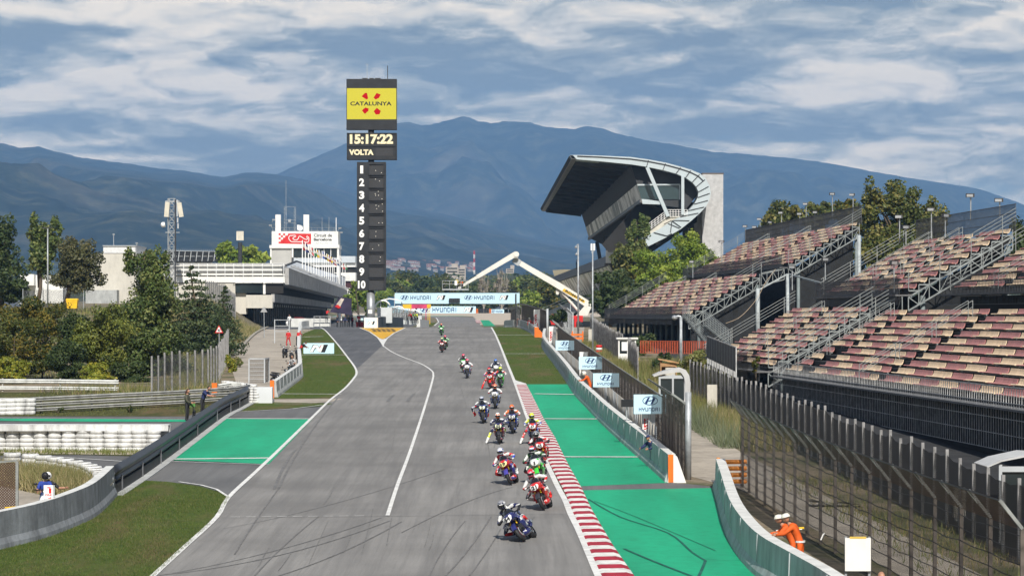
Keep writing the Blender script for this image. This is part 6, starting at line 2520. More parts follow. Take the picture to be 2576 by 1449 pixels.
simple_pole('antenna_pole','slim pole with two upright antenna tubes beside the pine group','pole',top,foot,.075,[('antenna',lambda mb:mb.tube([P(1488,630,yy),P(1488,613,yy)],.085,8),WHITE_CLEAN),('antenna',lambda mb:mb.tube([P(1494.5,630,yy),P(1494.5,613,yy)],.085,8),WHITE_CLEAN),('bracket',lambda mb:(mb.bar(P(1488,632,yy),P(1495,632,yy),.08,.08),mb.bar(P(1488,634,yy),P(1491,640,yy),.05,.05)),STEEL)])
yy=222
top=P(1713,797,yy);foot=Vector((top.x,yy,zr(yy)))
simple_pole('camera_mast','thick grey pole with dome camera arm in front of the dark gap','mast',top,foot,.16,[('arm',lambda mb:mb.tube([top,top+Vector((-.25,0,.05)),P(1700,797,yy)],.09,8),STEEL),('camera',lambda mb:mb.ball(P(1697,799,yy),(.24,.24,.2),10),ALU)])
yy=450
top=P(1439,772,yy);foot=Vector((top.x-.5,yy,zr(yy)))
for px,py,yy,lab in((1435,760,470,'small grey lamp post left of the boom turret'),(1436,788,340,'short bent lamp post under the boom turret')):
 top=P(px,py,yy);foot=Vector((top.x,yy,zr(yy)))
 simple_pole('lamp_post',lab,'lamp post',top,foot,.08,[('lamp_head',lambda mb:mb.box(top+Vector((.2,0,.08)),(.5,.2,.12)),ALU)])
HW=mat('far_house_white',(0.38,0.34,0.30),0.8,0.1,.1)
HR=mat('far_house_roof',(0.24,0.10,0.06),0.8,0.2,.1)
def house_mesh(w_,d_,h_):
 mb=MB()
 mb.box((0,0,h_/2-1),(w_,d_,h_+2),0)
 rh=h_*.42
 e=.3
 pts=[(-w_/2-e,-d_/2-e,h_),(w_/2+e,-d_/2-e,h_),(w_/2+e,d_/2+e,h_),(-w_/2-e,d_/2+e,h_),(-w_/2-e,0,h_+rh),(w_/2+e,0,h_+rh)]
 mb.add(pts,[(0,1,5,4),(2,3,4,5),(0,4,3),(1,2,5)],1)
 for k_ in range(3):
  x=-w_/2+w_*(k_+.5)/3
  for z in(h_*.25,h_*.68):
   mb.poly([(x-.5,-d_/2-.05,z),(x+.5,-d_/2-.05,z),(x+.5,-d_/2-.05,z+1.3),(x-.5,-d_/2-.05,z+1.3)],2)
 o=mb.build('far_house',[HW,HR,GLASS])
 me=o.data
 bpy.data.objects.remove(o)
 return me
hm=[house_mesh(8,7,4.2),house_mesh(11,8,4.6),house_mesh(7,7,5),house_mesh(14,9,5)]
rr=random.Random(5)
def TOWN(px,u):
 """distance at which the slope shows at the height where the town lies"""
 want=655+10*(px-972)/220+26*u**1.2
 best=min(range(4350,9000,30),key=lambda y:abs(HY-FPX*(near_slope(px,y)-CZ)/y-want))
 return best+rr.uniform(-10,10)
hid=0
for i in range(70):
 px=rr.uniform(972,1195)
 yy=TOWN(px,rr.random())
 o=bpy.data.objects.new('far_house',hm[rr.choice([0,0,1,2,3]if px<1120 else[0,2])])
 COL.objects.link(o)
 o.location=((px-CX)*yy/FPX,yy,near_slope(px,yy))
 o.rotation_euler=(0,0,rr.uniform(-.6,.6))
 tag(o,'tiny pale house with red roof in the hillside town beyond the trees','house','houses of the town on the mountain foot')
for px,py,w_,h_,yy,lab in((1138,684,8,6,1760,'stepped white apartment block above the far trees, left of the boom'),(1158,686,7,5,1765,'pale apartment block beside the stepped white one'),(1283,684,5,4,1765,'small white hillside house under the boom elbow')):
 c=P(px,py,yy)
 t=thing('apartment_block',lab,'building',(c.x,yy,zr(yy)),group='white blocks beyond the far trees')
 mb=MB()
 mb.box((c.x,yy,c.z-1.5),(w_,9,h_+3))
 mb.box((c.x+1.5,yy+2,c.z+h_/2+1),(w_*.5,5,2.4))
 mb.build('wall',HW,t)
 for k_ in range(3):
  mb=MB()
  mb.box((c.x,yy-4.6,c.z-h_/2+(k_+.55)*h_/3),(w_*.8,.2,h_*.12))
  mb.build('window_band',GLASS,t)
for px,y0,y1,yy,lab in((1193,631,690,1450,'red and white striped lattice radio mast beyond the far trees'),):
 c0,c1=P(px,y1,yy),P(px,y0,yy)
 t=thing('radio_mast',lab,'mast',Vector((c0.x,yy,zr(yy))))
 for k_ in range(6):
  mb=MB()
  a=c0+(c1-c0)*(k_/6)
  b=c0+(c1-c0)*((k_+1)/6)
  lattice(mb,a,b,.34,2,.07)
  mb.build('segment',RED if k_%2 else WHITE_CLEAN,t)
for px,y0,y1,yy,lab in((1280,306,294,13400,'thin aerial on the summit ridge'),(2343,458,449,13400,'tiny aerial on the right ridge, left one'),(2382,463,448,13400,'tiny aerial on the right ridge, middle one'),(2414,468,456,13400,'tiny aerial on the right ridge, right one')):
 mb=MB()
 mb.bar(P(px,y0+6,yy),P(px,y1,yy),2.2,2.2)
 tag(mb.build('ridge_aerial',STEEL,None,P(px,y0,yy)),lab,'aerial','aerials on the mountain ridge')
def leafmat(name,col,tr=0.25):
 col=tuple(x*1.7 for x in col)
 m=bpy.data.materials.new(name)
 m.use_nodes=True
 t=NT(m.node_tree)
 pos=t.add('ShaderNodeNewGeometry').outputs['Position']
 c=t.ramp(t.noise(pos,0.55,5,.65),[(0.3,tuple(x*.72 for x in col)),(0.7,tuple(x*1.28 for x in col))])
 b=t.add('ShaderNodeBsdfPrincipled')
 t.put(b,'Base Color',c)
 b.inputs['Roughness'].default_value=0.55
 b.inputs['Specular IOR Level'].default_value=0.3
 tl=t.add('ShaderNodeBsdfTranslucent')
 t.put(tl,'Color',c)
 mx=t.add('ShaderNodeMixShader')
 mx.inputs[0].default_value=tr
 t.t.links.new(b.outputs[0],mx.inputs[1])
 t.t.links.new(tl.outputs[0],mx.inputs[2])
 o=t.add('ShaderNodeOutputMaterial')
 t.t.links.new(mx.outputs[0],o.inputs[0])
 return m
LM={'dark':[leafmat('leaf_dark_a',(.020,.034,.010)),leafmat('leaf_dark_b',(.032,.048,.014)),leafmat('leaf_dark_c',(.050,.062,.020))],'poplar':[leafmat('leaf_poplar_a',(.036,.056,.014)),leafmat('leaf_poplar_b',(.060,.083,.022)),leafmat('leaf_poplar_c',(.115,.125,.040))],'cedar':[leafmat('leaf_cedar_a',(.020,.034,.014)),leafmat('leaf_cedar_b',(.036,.052,.020)),leafmat('leaf_cedar_c',(.062,.075,.028))],'brown':[leafmat('leaf_brown_a',(.034,.038,.015)),leafmat('leaf_brown_b',(.052,.054,.021)),leafmat('leaf_brown_c',(.085,.078,.034))],'pine':[leafmat('leaf_pine_a',(.060,.094,.011)),leafmat('leaf_pine_b',(.108,.150,.017)),leafmat('leaf_pine_c',(.165,.195,.028))],'gold':[leafmat('leaf_gold_a',(.030,.042,.010)),leafmat('leaf_gold_b',(.048,.056,.012)),leafmat('leaf_gold_c',(.105,.082,.013))],'plane':[leafmat('leaf_plane_a',(.038,.050,.012)),leafmat('leaf_plane_b',(.066,.076,.018)),leafmat('leaf_plane_c',(.125,.112,.030))],'yellow':[leafmat('leaf_yellow_a',(.085,.105,.012)),leafmat('leaf_yellow_b',(.12,.13,.016)),leafmat('leaf_yellow_c',(.20,.175,.02))],'bare':[leafmat('leaf_bare_a',(.14,.115,.085),0),leafmat('leaf_bare_b',(.20,.17,.13),0),leafmat('leaf_bare_c',(.085,.085,.035))],'far':[leafmat('leaf_far_a',(.030,.045,.012)),leafmat('leaf_far_b',(.050,.066,.016)),leafmat('leaf_far_c',(.080,.090,.024))],'birch':[leafmat('leaf_birch_a',(.042,.056,.011)),leafmat('leaf_birch_b',(.076,.090,.016)),leafmat('leaf_birch_c',(.125,.13,.026))],'dry':[leafmat('leaf_dry_a',(.17,.14,.065)),leafmat('leaf_dry_b',(.10,.105,.035)),leafmat('leaf_dry_c',(.26,.215,.11))],'reed':[leafmat('leaf_reed_a',(.072,.088,.020)),leafmat('leaf_reed_b',(.115,.12,.036)),leafmat('leaf_reed_c',(.17,.14,.06))],'grey':[leafmat('leaf_grey_a',(.10,.12,.075)),leafmat('leaf_grey_b',(.14,.15,.09)),leafmat('leaf_grey_c',(.07,.09,.04))],}
BARK=mat('bark',(0.10,0.075,0.05),0.9,0.35,3)
BARKP=mat('pale_bark',(0.30,0.27,0.22),0.85,0.3,3)
def quads_object(name,C,U,V,idx,mats,parent=None,loc=None):
 """one mesh of many small quads: centres C, half-axes U and V"""
 n=len(C)
 co=np.empty((n,4,3),dtype=np.float32)
 co[:,0]=C-U-V
 co[:,1]=C+U-V*.6
 co[:,2]=C+U*.8+V
 co[:,3]=C-U*.7+V*.8
 if parent is not None:
  co-=np.array(chain(parent).translation,dtype=np.float32)
 elif loc is not None:
  co-=np.array(loc,dtype=np.float32)
 me=bpy.data.meshes.new(name)
 me.vertices.add(n*4)
 me.vertices.foreach_set('co',co.reshape(-1))
 me.loops.add(n*4)
 me.loops.foreach_set('vertex_index',np.arange(n*4,dtype=np.int32))
 me.polygons.add(n)
 me.polygons.foreach_set('loop_start',np.arange(0,n*4,4,dtype=np.int32))
 for mt in mats:
  me.materials.append(mt)
 me.polygons.foreach_set('material_index',idx.astype(np.int32))
 me.update(calc_edges=True)
 o=bpy.data.objects.new(name,me)
 COL.objects.link(o)
 if parent is not None:
  o.parent=parent
 elif loc is not None:
  o.location=loc
 return o
def leaf_cloud(clumps,size,per):
 """clumps: (centre, (rx, ry, rz)); returns arrays of leaf quads spread through them, denser at the skin"""
 Cs,Us,Vs,Is=[],[],[],[]
 tot=sum(r[0]*r[2]+r[0]*r[1]for _,r in clumps)
 for c,r in clumps:
  n=max(12,int(per*(r[0]*r[2]+r[0]*r[1])/tot))
  d=rng.normal(size=(n,3))
  d/=np.linalg.norm(d,axis=1)[:,None]
  ph=rng.uniform(0,6,3)
  lump=1+.22*np.sin(d[:,0]*4+ph[0])*np.cos(d[:,2]*4+ph[1])+.12*np.sin(d[:,1]*7+ph[2])
  rad=(0.35+0.65*rng.random(n)**.5)*lump
  C=np.array(c)+d*rad[:,None]*np.array(r)
  nrm=d+rng.normal(scale=.75,size=(n,3))
  nrm/=np.linalg.norm(nrm,axis=1)[:,None]
  a=np.cross(nrm,rng.normal(size=(n,3)))
  a/=np.linalg.norm(a,axis=1)[:,None]+1e-6
  b=np.cross(nrm,a)
  s=size*rng.uniform(.55,1.35,n)
  Cs.append(C)
  Us.append(a*s[:,None]*.5)
  Vs.append(b*(s*rng.uniform(.5,.9,n))[:,None]*.5)
  base=rng.choice([0,1,1,2])
  ii=np.where(rng.random(n)<.5,base,rng.integers(0,3,n))
  Is.append(ii)
 return np.concatenate(Cs),np.concatenate(Us),np.concatenate(Vs),np.concatenate(Is)
def sub_clumps(c,r,n,f=(.28,.45),squash=1.0,shell=.92):
 out=[]
 for k in range(n):
  d=rng.normal(size=3)
  d/=np.linalg.norm(d)
  q=np.array(c)+d*np.array(r)*rng.uniform(.30,shell)
  s=rng.uniform(*f)
  out.append((tuple(q),(r[0]*s,r[1]*s,r[2]*s*squash)))
 return out
def limbs(base,top,clumps,r0,parent,m=BARK,n=7):
 mb=MB()
 base,top=Vector(base),Vector(top)
 d=top-base
 pts=[base+d*f+Vector((math.sin(f*5)*r0*.8,math.cos(f*4)*r0*.5,0))for f in(0,.25,.5,.75,1)]
 mb.tube(pts,[r0,r0*.8,r0*.6,r0*.4,r0*.15],8)
 for c,r in clumps[:n]:
  f=random.uniform(.25,.75)
  a=base+d*f
  b=Vector(c)
  mb.tube([a,a.lerp(b,.5)+Vector((0,0,.1)),b],[r0*.4*(1-f*.4),r0*.25,r0*.08],6)
 return mb.build('trunk',m,parent,smooth=True)
def tree(name,label,foot,crowns,kind,size,per,group=None,trunk_r=.22,n_sub=20,bark=BARK,f=(.30,.46),squash=1.0,cat='tree'):
 """crowns: list of (px, py, half width px, half height px, depth m) at distance foot.y"""
 foot=Vector(foot)
 t=thing(name,label,cat,foot,group=group)
 cl=[]
 topz=foot.z
 for c,r in crowns:
  cl+=sub_clumps(c,r,n_sub,f,squash)
  topz=max(topz,c[2]+r[2]*.5)
 limbs(foot,(sum(c[0]for c,_ in crowns)/len(crowns),foot.y,topz),cl,trunk_r,t,bark)
 quads_object('crown',*leaf_cloud(cl,size,per),LM[kind],t)
 return t
def crown_px(px,py,wpx,hpx,y,dfac=1.0,dy=0):
 p=P(px,py,y)
 s=y/FPX
 return((p.x,y+dy,p.z),(wpx*s,max(wpx*s*dfac,.4),hpx*s))
def ground_at(px,y):
 x=(px-CX)*y/FPX
 return Vector((x,y,gz(x,y)))
GL='trees and shrubs on the left'
tree('broadleaf_tree','very dark tree cut by the left picture edge',ground_at(0,335),[crown_px(2,590,46,62,335),crown_px(0,670,62,70,335),crown_px(25,725,60,45,333)],'dark',.34,10000,GL,.4)
tree('poplar_tree','tall upright poplar beside the slim street lamp',ground_at(92,322),[crown_px(96,588,26,48,322),crown_px(132,600,28,45,322),crown_px(104,650,36,55,322)],'poplar',.29,9000,GL,.28)
tree('broadleaf_tree','brownish wide-crowned tree in front of the beige building',ground_at(158,312),[crown_px(195,655,64,58,312),crown_px(180,700,58,40,312),crown_px(228,690,36,46,312),crown_px(170,620,30,35,312)],'brown',.24,13000,GL,.32,n_sub=16)
tree('poplar_tree','big leafy poplar in front of the beige building, biggest of the left trees',ground_at(368,214),[crown_px(362,700,62,70,214),crown_px(330,655,24,40,214),crown_px(392,655,32,42,214),crown_px(362,790,90,92,214),crown_px(368,875,92,78,214),crown_px(408,770,50,84,214)],'poplar',.19,26000,GL,.3,n_sub=22,f=(.26,.40))
tree('birch_tree','pale stemmed yellow-green tree left of the big poplar',ground_at(252,205),[crown_px(262,808,60,64,205),crown_px(258,872,92,66,205),crown_px(222,850,48,64,205)],'birch',.16,16000,GL,.10,n_sub=14,bark=BARKP)
def conifer(label,foot,top_px,y,wpx,kind='cedar',per=9000,group=GL):
 t=thing('cedar_tree',label,'tree',foot,group=group)
 top=P(*top_px,y)
 H=top.z-foot.z
 s=y/FPX
 cl=[]
 nl=13
 for k in range(nl):
  f=k/(nl-1)
  z=foot.z+H*(.12+.86*f)
  rad=wpx*s*(1-f)**.75*random.uniform(.8,1.15)+.15
  m_=max(4,int(8*(1-f))+3)
  for j in range(m_):
   a=j*2*math.pi/m_+k*.8+random.uniform(-.2,.2)
   rr_=rad*random.uniform(.7,1.05)
   for q in(.45,.85):
    cl.append(((foot.x+(top.x-foot.x)*f+math.cos(a)*rr_*q,y+math.sin(a)*rr_*q,z-.16*rr_*q+random.uniform(-.1,.1)),(rr_*.30+.1,rr_*.30+.1,.14+rr_*.06)))
 limbs(foot,top,cl,.2,t,BARK,16)
 quads_object('crown',*leaf_cloud(cl,.20,per),LM[kind],t)
 return t
conifer('layered dark cedar right of the big poplar',ground_at(505,255),(482,668),255,104,per=13000)
conifer('small dark conifer against the pit building wall',ground_at(560,300),(566,722),300,46,per=3500)
conifer('low dark conifer bush beside the cedar',ground_at(545,268),(548,770),268,42,per=3000)
SH='shrubs with yellow tips behind the white guard rail'
for i,(px,py,w_,h_,yy,kd,lab)in enumerate(((30,880,75,70,204,'gold','wide shrub with orange-yellow tips at left edge behind the white rail'),(105,860,62,75,206,'gold','tall dark golden shrub second from left edge'),(60,790,70,50,215,'gold','golden green shrub behind the others near left edge'),(165,905,50,55,202,'dark','dark green shrub between golden shrub and pale stemmed tree'),(20,930,55,32,200,'yellow','low bright yellow shrub at left edge above white rail'),(235,935,46,26,201,'yellow','low yellow bush under the pale stemmed tree'),(320,930,46,36,203,'dark','dark low bush at foot of the big poplar'),(432,905,62,58,216,'dark','dark bush filling the space between big poplar and cedar'),(95,800,80,50,222,'gold','broad olive shrub mass behind the others below the white marquee'),(185,855,52,62,210,'dark','dark shrub behind the pale stemmed tree'),(20,850,60,80,212,'gold','tall olive shrub at left edge behind the orange-tipped one'))):
 tree('shrub',lab,ground_at(px,yy),[crown_px(px,py,w_,h_,yy),crown_px(px+w_*.2,py+h_*.6,w_*.9,h_*.45,yy-.5)],kd,.15,9000,SH,.07,n_sub=12,cat='shrub')
tree('shrub','yellow flowering bush by the service road gate',ground_at(583,222),[crown_px(577,925,22,34,222),crown_px(590,945,18,16,221)],'yellow',.14,1800,SH,.04,n_sub=8,cat='shrub')
tree('shrub','round brown-green bush against the service road',ground_at(592,232),[crown_px(592,912,17,22,232)],'reed',.13,1500,SH,.04,n_sub=8,cat='shrub')
for px,py,yy,lab in((151,1032,161,'small green tuft at foot of the triple rail, left one'),(327,1030,163,'small green tuft at foot of the triple rail, right one')):
 tree('shrub',lab,G(px,1041 if px<200 else 1038),[crown_px(px,py,10,8,160)],'dark',.10,500,SH,.02,n_sub=5,cat='shrub')
for px,py,w_,h_,lab in((575,640,36,28,'leftmost rounded pine behind the pit building'),(612,648,42,28,'middle rounded pine behind the pit building'),(648,656,30,22,'rightmost rounded pine behind the pit building')):
 tree('pine_tree',lab,ground_at(px,640),[crown_px(px,py,w_,h_+4,640),crown_px(px,py+25,w_,h_,640)],'pine',.75,2600,'pines behind the pit building',.4,n_sub=12)
tree('broadleaf_tree','green tree filling the gap between pit building and tower column',ground_at(900,620),[crown_px(880,760,22,30,620),crown_px(915,755,24,34,622),crown_px(900,735,20,26,622)],'pine',.7,2600,GL,.3)
GR='trees beside and behind the right stands'
tree('poplar_tree','pale twin-topped poplar in front of the tall modern grandstand',ground_at(1607,425),[crown_px(1590,590,17,34,425),crown_px(1620,575,16,36,425),crown_px(1604,640,38,50,425)],'poplar',.42,4500,GR,.25)
tree('broadleaf_tree','brown-tinged tree left of the pines below the modern grandstand',ground_at(1580,415),[crown_px(1580,660,52,52,415),crown_px(1560,700,40,40,415)],'plane',.40,5000,GR,.3)
tree('pine_tree','large bright pine in middle of the group below the modern grandstand',ground_at(1665,405),[crown_px(1655,665,62,48,405),crown_px(1640,715,58,36,404),crown_px(1690,700,50,40,404)],'pine',.32,14000,GR,.35,n_sub=18)
tree('pine_tree','bright upright pine right of the pine group by concrete tower',ground_at(1735,412),[crown_px(1733,630,42,45,412),crown_px(1760,655,46,36,412),crown_px(1795,665,30,24,412),crown_px(1725,690,40,40,411)],'pine',.32,12000,GR,.35,n_sub=16)
tree('broadleaf_tree','dark tree behind the camera mast left of the pines',ground_at(1535,395),[crown_px(1535,715,44,46,395),crown_px(1515,755,40,40,395),crown_px(1560,765,44,36,394)],'dark',.40,6500,GR,.3)
tree('broadleaf_tree','low dark tree at foot of the far lower tier',ground_at(1600,385),[crown_px(1600,740,46,42,385),crown_px(1640,745,30,30,385)],'dark',.40,4200,GR,.25)
tree('plane_tree','big spreading plane tree between far and middle grandstands',ground_at(2270,335),[crown_px(2190,520,40,62,335),crown_px(2265,508,52,62,335),crown_px(2340,540,42,55,335),crown_px(2240,600,92,90,335),crown_px(2330,590,60,70,335),crown_px(2200,660,60,60,333)],'plane',.34,24000,GR,.45,n_sub=24,f=(.27,.41))
tree('broadleaf_tree','light green treetop left above the far upper tier',ground_at(1975,430),[crown_px(1975,545,60,42,430),crown_px(2055,540,42,36,430),crown_px(1940,570,36,30,430)],'plane',.50,5500,GR,.35)
tree('broadleaf_tree','yellowing treetop just right of the far upper tier end',ground_at(2130,400),[crown_px(2128,525,36,22,400),crown_px(2140,560,40,40,400)],'gold',.45,2600,GR,.3)
tree('broadleaf_tree','dark tree showing between middle and near upper tiers at right edge',ground_at(2570,240),[crown_px(2570,610,40,50,240),crown_px(2580,660,50,60,240)],'dark',.32,3500,GR,.3)
tree('shrub','round dark bush behind the white booth',ground_at(1615,262),[crown_px(1620,855,40,26,262),crown_px(1600,875,36,20,262)],'dark',.2,3200,GR,.08,n_sub=10,cat='shrub')
tree('shrub','dark climbing bush left of the curved shelter',ground_at(1668,215),[crown_px(1665,905,26,32,215),crown_px(1650,930,20,24,214)],'dark',.16,2200,GR,.05,n_sub=9,cat='shrub')
tree('shrub','pale green feathery bush right of the curved shelter',ground_at(1748,212),[crown_px(1745,910,50,28,212),crown_px(1790,925,34,22,211)],'reed',.15,4200,GR,.05,n_sub=12,cat='shrub')
tree('shrub','small sapling in front of the middle grandstand stairs',ground_at(1902,182),[crown_px(1902,915,15,20,182)],'gold',.12,600,GR,.03,n_sub=6,cat='shrub')
tree('shrub','green bushes by the fence gap behind the brow',ground_at(1420,352),[crown_px(1412,795,26,22,352)],'dark',.3,1500,GR,.05,n_sub=8,cat='shrub')
protos=[]
for i,(kd,rx,rz,n)in enumerate((('far',6.0,7.0,2300),('pine',6.5,6.0,2300),('gold',5.0,7.0,2000),('dark',7.0,6.0,2300))):
 t=thing('broadleaf_tree','','tree',(0,0,0),group='trees of the far belt behind the gantry')
 cl=sub_clumps((0,0,rz+3.0),(rx,rx,rz),16,(.30,.48))+sub_clumps((0,0,4),(rx*.9,rx,3.5),8,(.4,.6))
 limbs((0,0,-1),(0,0,rz+4),cl,.4,t)
 quads_object('crown',*leaf_cloud(cl,1.05,n),LM[kd],t)
 protos.append(t)
t=thing('poplar_tree','','tree',(0,0,0),group='bare pale poplars of the far belt')
cl=[]
mb=MB()
for k in range(46):
 a=random.uniform(0,6.28)
 r_=random.uniform(.3,2.6)
 h0,h1=random.uniform(2,9),random.uniform(12,19)
 mb.tube([(r_*.35*math.cos(a),r_*.35*math.sin(a),h0),(r_*math.cos(a),r_*math.sin(a),h1*random.uniform(.75,1))],[.16,.05],5)
 cl.append(((r_*math.cos(a),r_*math.sin(a),h1*random.uniform(.5,.95)),(.6,.6,1.2)))
mb.tube([(0,0,-1),(0,0,10)],[.5,.2],8)
mb.build('trunk',BARKP,t)
quads_object('crown',*leaf_cloud(cl,.55,900),LM['bare'],t)
bare=t
rt=random.Random(3)
order_words=['dark green','mid green','golden green','deep green']
used=set()
def place(proto,px,top_py,y,hgt,lab,sw=1.0):
 o=proto if proto not in used else copy_tree(proto)
 used.add(proto)
 x=PX(px,y)
 H=PZ(top_py,y)-zr(y)
 k=H/hgt
 o.location=(x,y,zr(y))
 o.scale=(k*sw,k*sw,k)
 o.rotation_euler=(0,0,rt.uniform(0,6))
 o['label']=lab
 return o
belt=[(982,690),(1000,675),(1022,680),(1045,676),(1062,672),(1085,690),(1105,684),(1128,694),(1150,700),(1172,694),(1196,690),(1318,668),(1340,676),(1362,672),(1385,690),(1408,700),(1428,708),(1450,716),(1472,700),(1290,690),(1240,705),(1275,700),(1212,700)]
FARL=['rounded tree of the far belt behind the start gantry','bushy green tree in the far belt behind gantry and boom','golden green tree in the far belt behind the gantry','dark broad tree in the far belt behind gantry and boom']
for i,(px,py)in enumerate(belt):
 j=[0,1,2,0,3,0,2,1,0,1,3,1,0,1,3,1,2,0,3,1,0,2,0][i]
 place(protos[j],px,py+rt.uniform(-3,3),1070+rt.uniform(0,60),17.5,FARL[j])
for i in range(26):
 px=rt.uniform(960,1500)
 j=rt.choice([0,1,2,3])
 place(protos[j],px,712+rt.uniform(-8,14),1035+rt.uniform(0,25),17.5,FARL[j])
for px,py,lab in((1217,672,'bare pale poplar left of the boom elbow in the far belt'),(1262,668,'wide bare pale poplar behind the boom elbow in the far belt')):
 place(bare,px,py,1030,19,lab,1.0 if px<1240 else 1.35)
place(protos[2],1380,700,800,17.5,'golden green tree just behind the boom turret')
place(protos[1],1330,705,820,17.5,'bushy pine-green tree under the middle of the lower boom')
for px,py,y in((870,745,900),(892,740,905),(840,752,910)):
 pass
mb=MB()
n=220
vs,fs=[],[]
for j in range(3):
 for i in range(n):
  px=-300+i*3200/(n-1)
  y=1500+j*260
  h=[0,1,0][j]
  top=PZ(700-(18 if 1190<px<1400 else 6)*math.exp(-((px-1300)/200)**2)+mnoise.noise(Vector((px*.02,0,3)))*6,y)
  vs.append((PX(px,y),y,zr(y)-2+(top-zr(y))*h))
fs=[(j*n+i,j*n+i+1,(j+1)*n+i+1,(j+1)*n+i)for j in range(2)for i in range(n-1)]
mb.add(vs,fs)
struct(mb.build('hill',mat('wooded_hill',(0.045,0.055,0.022),0.95,0.5,.05,detail=9)))
cl=[]
for k in range(420):
 px=rt.uniform(-200,2000)
 y=1500+rt.uniform(60,250)
 top=PZ(700,y)
 z=zr(y)+(top-zr(y))*(y-1500)/260
 cl.append(((PX(px,y),y,z+1.5),(rt.uniform(3,7),4,rt.uniform(2.5,5))))
o=quads_object('far_wood',*leaf_cloud(cl,1.7,15000),LM['far'],None,(0,1500,zr(1500)))
o['kind']='stuff'
mb=MB()
mb.poly([P(1420,678,1480),P(1520,680,1480),P(1520,697,1440),P(1395,697,1440),P(1390,680,1480)])
struct(mb.build('field',mat('dry_field',(0.30,0.25,0.14),0.9,0.15,.05)))
def in_poly(x,y,pl):
 c=False
 j=len(pl)-1
 for i in range(len(pl)):
  xi,yi=pl[i]
  xj,yj=pl[j]
  if(yi>y)!=(yj>y)and x<(xj-xi)*(y-yi)/(yj-yi)+xi:
   c=not c
  j=i
 return c
def blades(name,pl,n,h,wd,mats,dense=None,z=gz,lean=.35):
 """grass blades rooted inside a ground polygon (x, y)"""
 xs_=[p[0]for p in pl]
 ys_=[p[1]for p in pl]
 out=[]
 while len(out)<n:
  x,y=rng.uniform(min(xs_),max(xs_)),rng.uniform(min(ys_),max(ys_))
  if in_poly(x,y,pl):
   if dense is None or mnoise.noise(Vector((x*dense,y*dense*.5,1.3)))>rng.uniform(-.6,.35):
    out.append((x,y,z(x,y)))
 B=np.array(out)
 m=len(B)
 hh=h*rng.uniform(.45,1.25,m)
 a=rng.uniform(0,2*np.pi,m)
 ln=rng.normal(scale=lean,size=(m,2))*hh[:,None]
 co=np.empty((m,3,3),dtype=np.float32)
 dx,dy=np.cos(a)*wd*.5,np.sin(a)*wd*.5
 co[:,0]=B+np.stack([dx,dy,np.zeros(m)],1)
 co[:,1]=B-np.stack([dx,dy,np.zeros(m)],1)
 co[:,2]=B+np.stack([ln[:,0],ln[:,1],hh],1)
 me=bpy.data.meshes.new(name)
 me.vertices.add(m*3)
 me.vertices.foreach_set('co',co.reshape(-1))
 me.loops.add(m*3)
 me.loops.foreach_set('vertex_index',np.arange(m*3,dtype=np.int32))
 me.polygons.add(m)
 me.polygons.foreach_set('loop_start',np.arange(0,m*3,3,dtype=np.int32))
 for mt in mats:
  me.materials.append(mt)
 me.polygons.foreach_set('material_index',rng.integers(0,len(mats),m).astype(np.int32))
 me.update(calc_edges=True)
 o=bpy.data.objects.new(name,me)
 COL.objects.link(o)
 o['kind']='stuff'
 return o
GRS=[leafmat('grass_blade_a',(.040,.066,.011)),leafmat('grass_blade_b',(.066,.090,.016)),leafmat('grass_blade_c',(.026,.046,.008)),leafmat('grass_blade_d',(.10,.095,.034))]
gxy=lambda pts:[(G(*p).x,G(*p).y)for p in pts]
blades('grass',gxy([(365,1210),(420,1213),(500,1224),(547,1237),(578,1252),(549,1302),(474,1371),(390,1449),(310,1520),(-80,1520),(-60,1402),(0,1376),(100,1353),(210,1310),(275,1252)]),46000,.07,.012,GRS,.45,lambda x,y:zr(y)+.025)
blades('grass',gxy([(757,891),(755,833),(800,826),(843,862),(870,897),(890,923),(893,938),(866,974),(838,998),(694,999),(755,950)]),15000,.09,.02,GRS,.4,lambda x,y:zr(y)+.01)
blades('grass',gxy([(1250,830),(1262,875),(1280,918),(1300,960),(1430,962),(1395,912),(1368,876),(1345,846),(1310,826)]),15000,.09,.02,GRS,.4,lambda x,y:zr(y)+.01)
bk_poly=[(-26.6,250),(-29.5,300),(-33.5,372),(-40,392),(-46,380),(-40,300),(-34,262),(-30,248)]
blades('dry_weeds',bk_poly,9000,.75,.05,LM['dry'],.12)
blades('weeds',bk_poly,6000,.7,.05,LM['reed'],.2)
blades('weeds',[(-24.8,235),(-26.4,256),(-30,262),(-29,225),(-26,216)],2500,.6,.04,LM['reed'],.3)
blades('weeds',gxy([(375,1000),(540,990),(575,905),(560,900),(370,975),(100,980),(100,990)]),4000,.6,.04,LM['reed'],.3)
blades('weeds',[(8.6,200),(8.0,235),(9.3,240),(9.2,205)],2500,.8,.04,LM['reed'],.3)
blades('weeds',[(10.4,130),(9.3,165),(8.8,190),(10.9,186),(11.9,160),(12.6,132)],5000,.85,.035,LM['reed'],.25)
blades('pale_weeds',[(9.6,128),(9.0,150),(10.2,150),(10.8,128)],1500,1.1,.03,LM['grey'],.4)
blades('dry_weeds',[(10.6,126),(10.2,150),(12.2,150),(12.9,126)],2500,.9,.035,LM['dry'],.4)
blades('weeds',[(11.4,66),(10.2,110),(13.0,112),(14.3,80),(14.8,66)],2600,.28,.03,LM['reed'],.4)
blades('weeds',[(8.0,250),(7.4,300),(8.9,300),(9.2,255)],2200,.6,.05,LM['reed'],.3)
blades('weeds',[(9.6,195),(8.8,230),(16,235),(15.5,195)],6000,1.0,.05,LM['reed'],.25)
blades('dry_weeds',gxy([(-40,1190),(60,1192),(170,1206),(240,1240),(252,1262),(160,1258),(60,1235),(-40,1215)]),9000,.75,.03,LM['dry'],.5,lambda x,y:zr(y)+.02)
